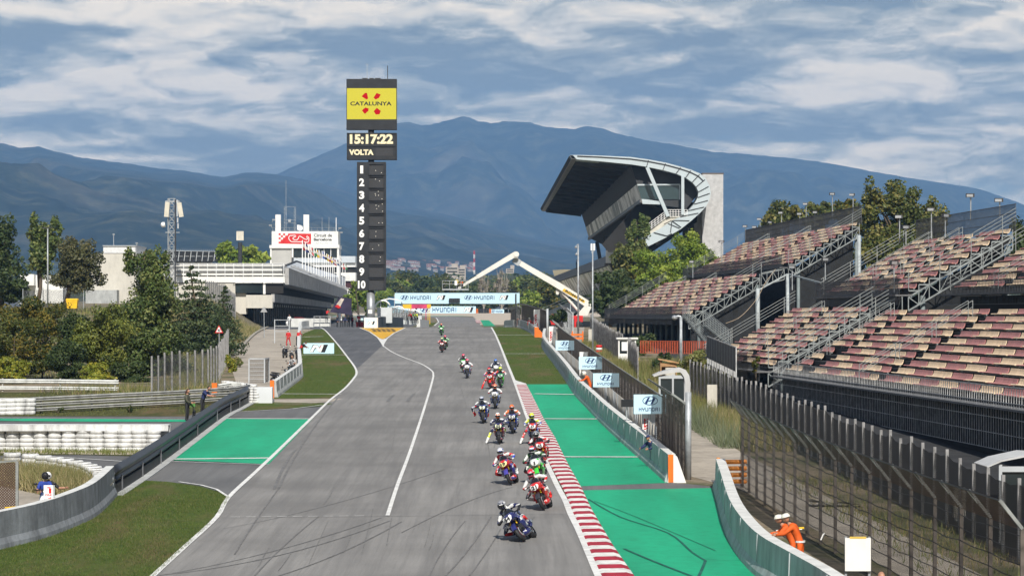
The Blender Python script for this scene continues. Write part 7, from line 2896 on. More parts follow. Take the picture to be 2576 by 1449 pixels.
blades('weeds',gxy([(60,1196),(170,1208),(240,1242),(180,1255),(60,1232)]),3500,.8,.03,LM['reed'],.5,lambda x,y:zr(y)+.02)
blades('grass',gxy([(-60,1046),(-60,990),(300,988),(600,990),(560,1014),(470,1044)]),9000,.10,.02,[LM['reed'][0],LM['reed'][1],LM['dry'][1]],.3,lambda x,y:zr(y)+.01)
blades('weeds',gxy([(-60,1140),(-60,1132),(380,1134),(405,1144)]),1800,.22,.03,[LM['reed'][0],LM['reed'][1]],.4,lambda x,y:zr(y)+.02)
blades('weeds',[(-60,205),(-30,205),(-30,262),(-38,300),(-48,330),(-75,330)],9000,.5,.07,LM['reed'],.15)
_mc={}
def cm(name,col,rough=.5,**k):
 key=(name,tuple(round(c,3)for c in col))
 if key not in _mc:
  m=mat(f'{name}_{len(_mc)}',col,rough,.12,14,**k)
  m.name=name
  _mc[key]=m
 return _mc[key]
def skin_body(J,E,radii,zones,levels=1):
 """one continuous surface grown over a joint skeleton; returns a mesh whose faces are sorted into zones by the nearest bone"""
 me=bpy.data.meshes.new('body')
 names=list(J)
 me.from_pydata([J[n]for n in names],[(names.index(a),names.index(b))for a,b in E],[])
 ob=bpy.data.objects.new('body',me)
 COL.objects.link(ob)
 sk=ob.modifiers.new('skin','SKIN')
 sk.use_smooth_shade=True
 for v,n in zip(me.skin_vertices[0].data,names):
  r=radii.get(n,.06)
  v.radius=r if isinstance(r,tuple)else(r,r)
  v.use_root=(n=='pelvis')
 ss=ob.modifiers.new('sub','SUBSURF')
 ss.levels=ss.render_levels=levels
 dg=bpy.context.evaluated_depsgraph_get()
 out=bpy.data.meshes.new_from_object(ob.evaluated_get(dg))
 bpy.data.objects.remove(ob)
 bpy.data.meshes.remove(me)
 segs=[(Vector(J[a]),Vector(J[b]),zones.get((a,b),0))for a,b in E]
 idx=[]
 for p in out.polygons:
  c=p.center
  best,bz=1e9,0
  for a,b,z in segs:
   d=b-a
   t=max(0,min(1,(c-a).dot(d)/max(d.length_squared,1e-9)))
   q=(c-(a+d*t)).length
   if q<best:
    best,bz=q,z
  idx.append(bz)
 out.materials.clear()
 for _ in range(max(idx)+1):
  out.materials.append(None)
 out.polygons.foreach_set('material_index',np.array(idx,dtype=np.int32))
 out.polygons.foreach_set('use_smooth',np.ones(len(idx),dtype=bool))
 return out
EDGES=[('pelvis','spine'),('spine','chest'),('chest','neck'),('neck','head'),('chest','shL'),('shL','elL'),('elL','wrL'),('chest','shR'),('shR','elR'),('elR','wrR'),('pelvis','hipL'),('hipL','knL'),('knL','anL'),('anL','toL'),('pelvis','hipR'),('hipR','knR'),('knR','anR'),('anR','toR')]
ZONES={('chest','shL'):1,('chest','shR'):1,('shL','elL'):1,('shR','elR'):1,('elL','wrL'):2,('elR','wrR'):2,('hipL','knL'):3,('hipR','knR'):3,('pelvis','hipL'):3,('pelvis','hipR'):3,('knL','anL'):4,('knR','anR'):4,('anL','toL'):5,('anR','toR'):5,('chest','neck'):0,('neck','head'):6}
RADII=dict(pelvis=(.15,.12),spine=(.135,.11),chest=(.16,.125),neck=.062,head=.05,shL=.085,shR=.085,elL=.056,elR=.056,wrL=.042,wrR=.042,hipL=.095,hipR=.095,knL=.068,knR=.068,anL=.05,anR=.05,toL=.036,toR=.036)
def hand_mesh(mb,wrist,direction,palm_normal,side,grip=.9,m=0,sc=1.0):
 """palm, four bent fingers of unequal length and a thumb from the side of the palm"""
 d=Vector(direction).normalized()
 n=Vector(palm_normal)
 n=(n-d*n.dot(d)).normalized()
 x=d.cross(n)*side
 w=Vector(wrist)
 pm=Matrix((x,d,n)).transposed()
 mb.ball(w+d*.045*sc,(.043*sc,.052*sc,.020*sc),8,m,pm)
 for i,(ox,ln)in enumerate(((-.030,.062),(-.010,.072),(.010,.068),(.029,.052))):
  p=w+d*.085*sc+x*ox*sc
  pts=[p]
  ang=0
  for k in range(3):
   ang+=grip*(.9 if k else .55)
   pts.append(pts[-1]+(d*math.cos(ang)+n*math.sin(ang))*ln*sc*(.42,.32,.26)[k])
  mb.tube(pts,[.0105*sc,.010*sc,.009*sc,.0075*sc],6,m)
 p=w+d*.030*sc-x*.036*sc
 q=p+(-x*.75+d*.6+n*.25).normalized()*.040*sc
 mb.tube([p,q,q+(d*.7+n*.6*grip+x*.2).normalized()*.032*sc],[.0125*sc,.011*sc,.0085*sc],6,m)
def helmet_mesh(full=True):
 mb=MB()
 n,h=18,12
 vs,fs=[],[]
 for i in range(h+1):
  t=math.pi*i/h
  for k in range(n):
   a=2*math.pi*k/n
   x,y,z=.128*math.sin(t)*math.cos(a),.155*math.sin(t)*math.sin(a),.148*math.cos(t)
   if z<-.06 and y<0:
    y*=1.06
   if z<-.09:
    z=-.09+(z+.09)*.55
   vs.append((x,y,z))
 for i in range(h):
  for k in range(n):
   a,b=i*n+k,i*n+(k+1)%n
   fs.append((a,a+n,b+n,b))
 mb.add(vs,fs)
 mb.m=[1 if(i//n)in(0,1,2)else(2 if(i//n)>=8 else 0)for i in range(len(fs))]
 mb.loft([[(sx*.05,.10,.06),(sx*.03,.185,.045),(sx*.02,.19,.02),(sx*.05,.13,.0)]for sx in(-1,1)],1)
 return mb
def visor_mesh():
 mb=MB()
 rows=[]
 for z in(-.035,-.01,.02,.048):
  r=[]
  for k in range(13):
   a=math.pi*(1.16+.68*k/12)
   f=math.sqrt(max(0,1-(z/.148)**2))*1.012
   r.append((.130*f*math.cos(a),.158*f*math.sin(a),z))
  rows.append(r)
 mb.loft(rows,0,close=False,cap=False)
 return mb
def data_of(mb,mats,name,smooth=True):
 o=mb.build(name,mats,smooth=smooth)
 me=o.data
 bpy.data.objects.remove(o)
 return me
def mesh_child(name,me,mats,parent,loc=(0,0,0),rot=(0,0,0),scale=1.0):
 """link a shared mesh with its own materials"""
 o=bpy.data.objects.new(name,me)
 COL.objects.link(o)
 o.parent=parent
 o.location=loc
 o.rotation_euler=rot
 o.scale=(scale,)*3
 for i,m in enumerate(mats):
  if i<len(o.material_slots):
   o.material_slots[i].link='OBJECT'
   o.material_slots[i].material=m
 return o
HELMET=data_of(helmet_mesh(),[WHITE_CLEAN]*3,'helmet')
VISOR=data_of(visor_mesh(),[GLASS],'visor')
VIS=mat('visor_tint',(0.01,0.01,0.012),.12,.2,2,spec=.7)
BIKE={}
def sup(cx,cz,w,hh,y,n=14,p=2.6):
 pts=[]
 for k in range(n):
  a=2*math.pi*k/n
  c,s=math.cos(a),math.sin(a)
  pts.append((cx+w*math.copysign(abs(c)**(2/p),c),y,cz+hh*math.copysign(abs(s)**(2/p),s)))
 return pts
def bike_parts():
 d={}
 mb=MB()
 mb.loft([sup(0,.84,.05,.035,-.90),sup(0,.85,.125,.095,-.84),sup(0,.855,.185,.135,-.72),sup(0,.84,.225,.165,-.56),sup(0,.80,.245,.185,-.42),sup(0,.76,.225,.17,-.30)],0)
 d['nose']=data_of(mb,[RED],'fairing')
 mb=MB()
 for sx in(-1,1):
  rings=[]
  for y,zt,zb,w in((-.52,.86,.62,.235),(-.40,.88,.46,.262),(-.20,.84,.32,.262),(.02,.76,.26,.245),(.22,.62,.28,.215),(.34,.50,.34,.19)):
   rings.append([(sx*w*.80,y,zt),(sx*w,y,(zt*.6+zb*.4)),(sx*w*.97,y,(zt*.3+zb*.7)),(sx*w*.55,y,zb),(sx*w*.45,y,zb+.03),(sx*w*.84,y,(zt*.3+zb*.7)),(sx*w*.86,y,(zt*.6+zb*.4)),(sx*w*.7,y,zt-.02)])
  mb.loft(rings,0)
 d['side']=data_of(mb,[RED],'side_fairing')
 mb=MB()
 mb.loft([sup(0,.27,.10,.07,-.34),sup(0,.25,.19,.10,-.15),sup(0,.25,.20,.11,.10),sup(0,.29,.14,.08,.38)],0)
 d['belly']=data_of(mb,[RED],'belly_pan')
 for sx,nm in((-1,'wing_l'),(1,'wing_r')):
  mb=MB()
  mb.loft([[(sx*.20,-.80,.78),(sx*.20,-.62,.79),(sx*.20,-.62,.77),(sx*.20,-.80,.765)],[(sx*.33,-.74,.71),(sx*.33,-.60,.72),(sx*.33,-.60,.70),(sx*.33,-.74,.695)]],0)
  d[nm]=data_of(mb,[RED],'winglet',False)
 mb=MB()
 rows=[]
 for f,y,z,w in((0,-.70,.955,.15),(.33,-.60,1.045,.165),(.66,-.48,1.125,.16),(1,-.33,1.165,.12)):
  rows.append([(-w,y+.12,z-.06),(-w*.8,y+.03,z-.02),(0,y,z),(w*.8,y+.03,z-.02),(w,y+.12,z-.06)])
 mb.loft(rows,0,close=False,cap=False)
 d['screen']=data_of(mb,[GLASS],'windscreen')
 mb=MB()
 q=[(-.125,-.842,.925),(-.155,-.850,.87),(-.12,-.915,.775),(0,-.935,.725),(.12,-.915,.775),(.155,-.850,.87),(.125,-.842,.925)]
 for k in range(7):
  mb.poly([(0,-.955,.84),q[(k+1)%7],q[k]])
 d['plate']=data_of(mb,[WHITE_CLEAN],'number_plate',False)
 mb=MB()
 mb.loft([sup(0,.86,.10,.05,-.30),sup(0,.90,.17,.09,-.16),sup(0,.90,.17,.10,.06),sup(0,.82,.11,.06,.26)],0)
 d['tank']=data_of(mb,[RED],'fuel_tank')
 mb=MB()
 mb.loft([sup(0,.82,.12,.05,.20),sup(0,.86,.16,.06,.40),sup(0,.93,.14,.065,.62),sup(0,1.0,.07,.04,.92)],0)
 d['tail']=data_of(mb,[RED],'tail_unit')
 mb=MB()
 mb.loft([sup(0,.885,.12,.03,.26),sup(0,.925,.13,.03,.46),sup(0,.99,.11,.045,.60)],0)
 d['seat']=data_of(mb,[BLACK],'seat')
 mb=MB()
 mb.loft([sup(0,.50,.12,.14,-.40),sup(0,.52,.19,.22,-.22),sup(0,.52,.20,.24,.05),sup(0,.50,.15,.18,.28)],0)
 mb.box((0,-.43,.56),(.34,.05,.30))
 d['engine']=data_of(mb,[DARKM],'engine',False)
 mb=MB()
 for sx in(-1,1):
  mb.tube([(sx*.075,.18,.46),(sx*.085,.45,.40),(sx*.085,.71,.32)],[.05,.045,.03],8)
 d['swingarm']=data_of(mb,[ALU],'swingarm')
 mb=MB()
 mb.tube([(.10,.05,.28),(.16,.30,.32),(.19,.50,.42),(.20,.72,.50)],[.035,.045,.06,.065],10)
 d['exhaust']=data_of(mb,[STEEL],'exhaust')
 mb=MB()
 prof=[(.135,-.085),(.20,-.088),(.255,-.085),(.285,-.07),(.303,-.045),(.312,0),(.303,.045),(.285,.07),(.255,.085),(.20,.088),(.135,.085)]
 RY=Matrix.Rotation(R(90),3,'Y')
 for nm,k in(('tyre_f',.72),('tyre_r',1.12)):
  mb=MB()
  mb.lathe([(r if r>.21 else .205,z*k)for r,z in prof[1:-1]],(0,0,0),26,0,RY)
  d[nm]=data_of(mb,[RUBBER],'tyre')
 mb=MB()
 mb.lathe([(.05,-.03),(.185,-.035),(.212,-.055),(.212,.055),(.185,.035),(.05,.03)],(0,0,0),20,0,RY)
 for k in range(6):
  a=k*math.pi/3
  mb.bar((0,.03*math.cos(a),.03*math.sin(a)),(0,.20*math.cos(a),.20*math.sin(a)),.05,.03)
 for sx in(-1,1):
  mb.lathe([(.10,-.004),(.162,-.004),(.162,.004),(.10,.004)],(sx*.075,0,0),20,1,RY)
 d['rim']=data_of(mb,[DARKM,STEEL],'rim')
 for sx,nm in((-1,'fork_l'),(1,'fork_r')):
  mb=MB()
  mb.tube([(sx*.10,-.71,.31),(sx*.10,-.60,.58)],[.030,.028],8,0)
  mb.tube([(sx*.10,-.60,.58),(sx*.10,-.46,.92)],[.024,.024],8,1)
  mb.box((sx*.10,-.66,.34),(.05,.10,.09),0)
  d[nm]=data_of(mb,[BLACK,YELLOW],'fork_leg')
 mb=MB()
 rows=[]
 for k in range(9):
  a=R(20+k*17)
  y,z=-.71-.335*math.cos(a),.312+.335*math.sin(a)
  rows.append([(-.085,y+.012*math.cos(a),z-.02),(-.06,y,z),(0,y-.012*math.cos(a),z+.012),(.06,y,z),(.085,y+.012*math.cos(a),z-.02)])
 mb.loft(rows,0,close=False,cap=False)
 d['mudguard']=data_of(mb,[RED],'front_mudguard')
 mb=MB()
 mb.tube([(-.10,-.47,.93),(-.22,-.45,.925),(-.36,-.38,.90)],.018,8,0)
 mb.tube([(.10,-.47,.93),(.22,-.45,.925),(.36,-.38,.90)],.018,8,0)
 for sx in(-1,1):
  mb.tube([(sx*.27,-.44,.92),(sx*.38,-.375,.895)],.022,8,0)
  mb.tube([(sx*.22,-.49,.93),(sx*.38,-.44,.90)],.008,5,0)
 d['bars']=data_of(mb,[BLACK],'handlebar')
 return d
BIKE=bike_parts()
NOZ={}
def number_mesh(s):
 if s not in NOZ:
  mb=MB()
  n=len(s)
  wd=.095*n if s!='1' else .06
  up=Vector((0,.03,.10)).normalized()
  text(mb,s,Vector((-wd/2,-.972,.775)),UX,up,wd,.13,0,.045)
  NOZ[s]=data_of(mb,[INK],'number',False)
 return NOZ[s]
def rider_pose(kind):
 J=dict(pelvis=(0,.40,.93),spine=(0,.26,1.03),chest=(0,.06,1.11),neck=(0,-.10,1.20),head=(0,-.15,1.25),shL=(-.20,.00,1.12),elL=(-.39,-.16,.98),wrL=(-.34,-.345,.925),shR=(.20,.00,1.12),elR=(.39,-.16,.98),wrR=(.34,-.345,.925),hipL=(-.13,.36,.90),knL=(-.27,-.02,.66),anL=(-.22,.40,.40),toL=(-.23,.22,.34),hipR=(.13,.36,.90),knR=(.27,-.02,.66),anR=(.22,.40,.40),toR=(.23,.22,.34))
 head=[0,-.22,1.30]
 if kind=='hang':
  sh=dict(pelvis=-.11,spine=-.09,chest=-.06,neck=-.04,head=-.03,shL=-.07,shR=-.04,hipL=-.12,hipR=-.10)
  up=dict(spine=.02,chest=.05,neck=.07,head=.07,shL=.04,shR=.05)
  J={k:(v[0]+sh.get(k,0),v[1],v[2]+up.get(k,0))for k,v in J.items()}
  J.update(elL=(-.50,-.13,.93),elR=(.42,-.13,1.02),knL=(-.55,-.03,.58),anL=(-.25,.36,.42),toL=(-.29,.20,.36),knR=(.25,.0,.70))
  head=[-.03,-.20,1.35]
 elif kind=='offset':
  sh=dict(pelvis=-.07,spine=-.08,chest=-.10,neck=-.12,head=-.12,shL=-.10,shR=-.08,hipL=-.07,hipR=-.06)
  J={k:(v[0]+sh.get(k,0),v[1],v[2])for k,v in J.items()}
  J.update(knL=(-.46,-.04,.60),elL=(-.48,-.15,.93))
  head=[-.13,-.22,1.31]
 elif kind=='legout':
  J.update(knL=(-.42,-.06,.52),anL=(-.60,-.20,.14),toL=(-.62,-.36,.08))
  sh=dict(chest=-.03,neck=-.03,head=-.03,shL=-.03,shR=-.03)
  J={k:(v[0]+sh.get(k,0),v[1],v[2])for k,v in J.items()}
  head=[-.03,-.20,1.32]
 elif kind=='kneeup':
  J.update(knL=(-.62,.05,.86),anL=(-.46,.34,.48),toL=(-.48,.20,.42))
  sh=dict(chest=-.05,neck=-.05,head=-.05,shL=-.05,shR=-.05)
  J={k:(v[0]+sh.get(k,0),v[1],v[2])for k,v in J.items()}
  head=[-.03,-.20,1.31]
 elif kind=='tuck':
  J={k:(v[0],v[1],v[2]-(.07 if k in('chest','neck','head','shL','shR','spine')else 0))for k,v in J.items()}
  head=[0,-.24,1.22]
 return J,head
POSE={}
for kd in('hang','offset','legout','kneeup','tuck','up'):
 J,hd=rider_pose(kd)
 body=skin_body(J,EDGES,RADII,ZONES)
 gl=[]
 for s,w_,e_ in((-1,'wrL','elL'),(1,'wrR','elR')):
  mb=MB()
  hand_mesh(mb,J[w_],(-s*-.10,-.35,.12 if False else .06),(0,.25,-.9),s,1.05,0,1.05)
  gl.append(data_of(mb,[BLACK],'glove'))
 bt=[]
 for a_,t_ in(('anL','toL'),('anR','toR')):
  mb=MB()
  a,b=Vector(J[a_]),Vector(J[t_])
  d=(b-a).normalized()
  mb.tube([a-d*.09,a,a+d*.10,b+d*.04],[.052,.058,.052,.036],10)
  mb.tube([a,a+(Vector(J['kn'+a_[2]])-a)*.42],[.060,.066],10)
  bt.append(data_of(mb,[WHITE_CLEAN],'boot'))
 hump=MB()
 c,s_=Vector(J['chest']),Vector(J['spine'])
 hump.loft([sup(c.x,0,.09,.05,0)[:]]and[[(c.x+.10*math.cos(a)*f,(c+(s_-c)*u).y,(c+(s_-c)*u).z+.11+.06*math.sin(a)*f)for a in[2*math.pi*k/10 for k in range(10)]]for u,f in((-.5,.4),(0,1),(.5,1),(1,.5))],0)
 POSE[kd]=(body,hd,gl,bt,data_of(hump,[BLACK],'back_hump'))
LE={}
def leath(base,acc,acc2,share=.35):
 k=(base,acc,acc2,share)
 if k not in LE:
  LE[k]=patchwork('racing_leather',base,acc,acc2,8.0,share)
 return LE[k]
def livery(base,acc,share):
 k=(base,acc,share)
 if k not in LE:
  m=patchwork('bike_livery',base,acc,(.6,.6,.58)if sum(base)<1.5 else(.06,.1,.35),7.0,share)
  b=m.node_tree.nodes['Principled BSDF']
  b.inputs['Roughness'].default_value=.25
  b.inputs['Coat Weight'].default_value=.6
  LE[k]=m
 return LE[k]
def motorcycle(i,contact,lean,yaw,pose,number,cb,cr,label_b,label_r):
 """contact = survey point of the front tyre on the road; lean towards the picture's left"""
 p=G(*contact)
 yv=-R(yaw)
 head=Vector((math.sin(yv)*1,-math.cos(yv),0))
 o=Vector((p.x,p.y,0))-head*.71
 rt_=.075
 loc=(o.x,o.y,zr(o.y)+.02+rt_*(1-math.cos(R(lean))))
 rot=Euler((-.0178,-R(lean),yv),'XYZ')
 b=thing('racing_motorcycle',label_b,'motorcycle',loc,rot,'racing motorcycles of the pack')
 fair,accent,wheelc,plate,wing=cb
 F=livery(fair,accent,.16)
 A=livery(accent,(.7,.7,.68),.13)
 W=cm('rim_paint',wheelc,.4)
 PL=cm('number_plate_paint',plate,.4)
 mesh_child('front_fairing',BIKE['nose'],[F],b)
 mesh_child('side_fairing',BIKE['side'],[A],b)
 mesh_child('belly_pan',BIKE['belly'],[F],b)
 if wing:
  mesh_child('winglet',BIKE['wing_l'],[A],b)
  mesh_child('winglet',BIKE['wing_r'],[A],b)
 mesh_child('windscreen',BIKE['screen'],[VIS],b)
 pn=mesh_child('number_plate',BIKE['plate'],[PL],b)
 if number:
  mesh_child('number',number_mesh(number),[INK],pn)
 mesh_child('fuel_tank',BIKE['tank'],[A],b)
 mesh_child('tail_unit',BIKE['tail'],[F],b)
 mesh_child('seat',BIKE['seat'],[BLACK],b)
 mesh_child('engine',BIKE['engine'],[DARKM],b)
 mesh_child('swingarm',BIKE['swingarm'],[DARKM],b)
 mesh_child('exhaust',BIKE['exhaust'],[STEEL],b)
 mesh_child('fork_leg',BIKE['fork_l'],[BLACK,YELLOW],b)
 mesh_child('fork_leg',BIKE['fork_r'],[BLACK,YELLOW],b)
 mesh_child('front_mudguard',BIKE['mudguard'],[cm('bike_paint',accent if i in(0,2,3,10)else(.03,.03,.035),.25,coat=.6,spec=.5)],b)
 mesh_child('handlebar',BIKE['bars'],[BLACK],b)
 for nm,y,ty in(('front_wheel',-.71,'tyre_f'),('rear_wheel',.71,'tyre_r')):
  wv_=mesh_child(nm,BIKE[ty],[RUBBER],b,(0,y,.312))
  mesh_child('rim',BIKE['rim'],[W,STEEL],wv_)
 tor,sh,arm,th,shin,boot,h0,h1,h2,glove=cr
 r=thing('person',label_r,'person',loc,rot,'riders of the pack')
 body,hd,gl,bt,hump=POSE[pose]
 acc=lambda c,s=.28:leath(tuple(c),(.62,.62,.60),tuple(min(1,x*.35+.01)for x in c),s)
 mats_=[acc(tor,.12),acc(sh,.34),acc(arm,.34),acc(th,.18),acc(shin,.34),cm('boot_leather',boot),cm('neck_black',(.015,.015,.015))]
 mesh_child('leathers',body,mats_,r)
 mesh_child('back_hump',hump,[mats_[0]],r)
 for g in gl:
  mesh_child('glove',g,[cm('glove_leather',glove)],r)
 for g in bt:
  mesh_child('boot',g,[cm('boot_leather',boot)],r)
 tilt=R(lean)*.75
 hm_=mesh_child('helmet',HELMET,[livery(h0,h1,.2),livery(h1,h0,.25),livery(h2,h0,.1)],r,hd,(R(14),tilt,-.15 if lean>10 else 0),1.04)
 mesh_child('visor',VISOR,[VIS],hm_)
 return b,r
K,Wt,Rd,Gn,Bl,Nv,Or,Pk,Yl,Gy=(.014,.014,.016),(.72,.72,.70),(.56,.022,.02),(.05,.50,.045),(.03,.07,.42),(.018,.022,.085),(.80,.16,.02),(.75,.05,.12),(.62,.72,.03),(.25,.26,.28)
DR=(.30,.012,.016)
PACK=[((1322,1363),38,12,'hang','54',((.022,.022,.10),(.02,.024,.13),(.20,.02,.02),Wt,True),(K,Nv,K,(.02,.022,.05),Rd,Nv,(.03,.033,.06),(.26,.26,.28),K,K),'dark blue leaning motorcycle with white plate 54, nearest of all','rider in black and navy leathers with dark helmet on the nearest motorcycle'),((1370,1284),23,9,'hang','21',(Rd,Rd,DR,Wt,True),(DR,Wt,Rd,(.03,.03,.04),Wt,Rd,Pk,Rd,K,Wt),'red leaning motorcycle with white plate 21, second nearest','rider in red and white leathers with pink-red helmet on red bike 21'),((1287,1220),21,8,'hang','19',(Rd,(.06,.05,.30),Rd,(.75,.70,.30),True),(Rd,Rd,Bl,Rd,DR,Wt,Wt,(.5,.5,.55),Bl,Wt),'red and blue leaning motorcycle with yellow number on white nose, left of the green one','rider in red leathers with white and blue helmet left of the green bike'),((1360,1218),15,5,'hang','1',(Wt,Gn,Gn,Wt,True),(K,(.03,.12,.03),K,K,DR,K,Wt,Rd,K,DR),'green motorcycle with white nose and number 1 behind red bike 21','rider in black and green leathers with white and red helmet on green bike 1'),((1365,1171),8,3,'offset','45',(Rd,Rd,DR,Wt,True),(DR,Rd,K,K,Rd,K,K,Gy,Wt,K),'red motorcycle with white plate 45 hugging the kerb','rider in dark red leathers with black helmet on red bike 45 by the kerb'),((1342,1118),3,2,'legout','47',((.62,.04,.03),Bl,Gn,Wt,True),((.12,.02,.02),Yl,Bl,Rd,Rd,Wt,Yl,Yl,K,Wt),'red, white and blue motorcycle with plate 47 beside the kerb','rider with bright yellow helmet and one leg out beside the kerb'),((1256,1117),3,2,'legout','55',(Nv,(.25,.02,.07),(.45,.12,.03),(.72,.76,.50),True),(Nv,Nv,(.05,.06,.12),Nv,Yl,Wt,Or,Wt,K,K),'navy and crimson motorcycle with plate 55 at centre of the pack','rider with orange helmet and yellow shins, one leg down, on bike 55'),((1290,1091),3,2,'up','21',(Nv,Bl,K,Wt,True),(Nv,Or,Wt,K,Wt,K,(.55,.10,.05),Or,K,Rd),'dark blue motorcycle with round white plate right of bike 55','rider with red-orange helmet and orange shoulders right of bike 55'),((1216,1065),4,2,'kneeup','2',(Nv,Bl,K,(.70,.74,.55),True),((.05,.06,.11),Gy,Nv,(.35,.36,.40),Nv,Rd,(.55,.58,.62),Gy,K,Rd),'dark blue motorcycle at left side of the pack with pale plate','rider in grey and navy with silver helmet and knee stuck out far left'),((1245.5,1028),1,1,'up','60',(Wt,(.10,.16,.45),K,Wt,True),(Wt,Wt,Wt,K,K,K,Or,(.7,.2,.12),DR,DR),'white motorcycle with plate 60 behind the silver helmet rider','rider in white leathers with orange helmet on white bike 60'),((1234.5,978),5,2,'legout','91',(Rd,Rd,Rd,Wt,False),(Rd,Rd,Bl,Rd,Rd,Rd,(.45,.10,.08),Rd,Wt,Rd),'red motorcycle with white plate left of the green and red bike','rider in red leathers with one leg stretched out on the red bike behind'),((1259,975.5),1,1,'up','76',((.03,.22,.10),Gn,Rd,(.6,.7,.62),False),(K,Rd,Wt,K,Wt,Wt,Yl,Yl,K,Wt),'green motorcycle with red nose bottom in front of the blue helmet rider','rider with yellow-green helmet on the green and red bike'),((1249,952),2,1,'kneeup','',(Wt,Nv,K,Wt,False),(Nv,Nv,Wt,Nv,Nv,K,(.03,.16,.55),(.03,.16,.55),K,Wt),'white motorcycle hidden behind the green and red bike','rider in navy with bright blue helmet behind the green and red bike'),((1175,951),0,0,'up','6',(Wt,(.12,.16,.38),K,Wt,False),(Gy,Wt,Wt,K,Rd,K,Pk,Pk,K,Rd),'white motorcycle left of centre with pink helmet rider','rider in white and grey with pink helmet on the white bike'),((1166,936),1,0,'up','',(Gn,K,Gn,Wt,False),(K,K,Wt,Gn,Rd,Rd,Pk,Pk,K,K),'black and green motorcycle just behind the white one','rider in black and green with pink helmet behind the white bike'),((1111.5,886),0,0,'up','7',(Rd,K,K,Wt,False),(DR,Rd,Rd,K,K,K,Wt,Yl,K,K),'red and black motorcycle in the far pair below the brow','rider in red with white helmet in the far pair'),((1119.5,879),0,0,'up','',(Gn,K,Gn,Wt,False),(K,Gn,Gn,K,K,K,Pk,Pk,K,K),'green motorcycle at right of the far pair','rider in green with pink helmet at right of the far pair'),((1110,843),0,0,'up','',(Gn,Gn,Gn,Wt,False),(K,Gn,K,K,K,K,Or,Or,K,K),'bright green motorcycle last in line at the brow','rider in green with orange helmet last in line at the brow'),]
for i,(ct,ln,yw,ps,nb,cb,cr,lb1,lb2)in enumerate(PACK):
 motorcycle(i,ct,ln,yw,ps,nb,cb,cr,lb1,lb2)
def head_parts(parent,at,kind,skin_m,hair,cap=None,rot=(0,0,0)):
 """head with face, ears, hair; facing -y"""
 mb=MB()
 vs0=len(mb.v)
 mb.ball((0,0,0),(.074,.092,.112),14)
 mb.v=[(x*(.86 if z<-.03 else 1),y-(.010 if z<-.02 and y<0 else 0),z)for x,y,z in mb.v]
 mb.loft([[(-.012,-.088,.02),(.012,-.088,.02),(.010,-.092,-.02),(-.010,-.092,-.02)],[(-.006,-.095,.012),(.006,-.095,.012),(.012,-.116,-.022),(-.012,-.116,-.022)]])
 for sx in(-1,1):
  mb.ball((sx*.076,.008,-.005),(.012,.024,.034),8)
 h=mb.build('head',skin_m)
 h.parent=parent
 h.location=at
 h.rotation_euler=rot
 for p in h.data.polygons:
  p.use_smooth=True
 mb=MB()
 for sx in(-1,1):
  mb.ball((sx*.030,-.086,.012),(.012,.008,.008),8)
 e=mb.build('eyes',INK)
 e.parent=h
 mb=MB()
 mb.box((0,-.0935,-.052),(.042,.012,.011))
 e=mb.build('mouth',cm('lip',(.30,.10,.08)))
 e.parent=h
 mb=MB()
 if kind=='hair':
  mb.ball((0,.014,.018),(.082,.094,.108),12)
  mb.v=[(x,y+(.03 if y<-.04 and z<.07 else 0),z)for x,y,z in mb.v]
  o=mb.build('hair',hair)
 elif kind=='long':
  mb.ball((0,.016,.018),(.084,.095,.108),12)
  mb.v=[(x,y+(.035 if y<-.04 and z<.07 else 0),z)for x,y,z in mb.v]
  mb.tube([(0,.085,.02),(0,.12,-.10),(0,.10,-.30)],[.06,.05,.02],8)
  o=mb.build('hair',hair)
 elif kind=='cap':
  mb.ball((0,.004,.030),(.083,.100,.092),12)
  mb.v=[(x,y,max(z,.028))for x,y,z in mb.v]
  mb.box((0,-.125,.036),(.12,.09,.010))
  o=mb.build('cap',cap)
 elif kind=='hardhat':
  mb.ball((0,.004,.030),(.108,.130,.105),14)
  mb.v=[(x,y,max(z,.030))for x,y,z in mb.v]
  mb.lathe([(.105,.03),(.135,.024),(.135,.034),(.10,.045)],(0,0,0),14)
  mb.bar((0,-.09,.115),(0,.09,.115),.03,.02)
  o=mb.build('safety_helmet',cap)
 elif kind=='helmet':
  o=None
  q=mesh_child('helmet',HELMET,[cap,cap,cap],parent,(at[0],at[1],at[2]+.01),rot,1.0)
  mesh_child('visor',VISOR,[VIS],q)
 if o is not None:
  o.parent=h
  for p in o.data.polygons:
   p.use_smooth=True
 return h
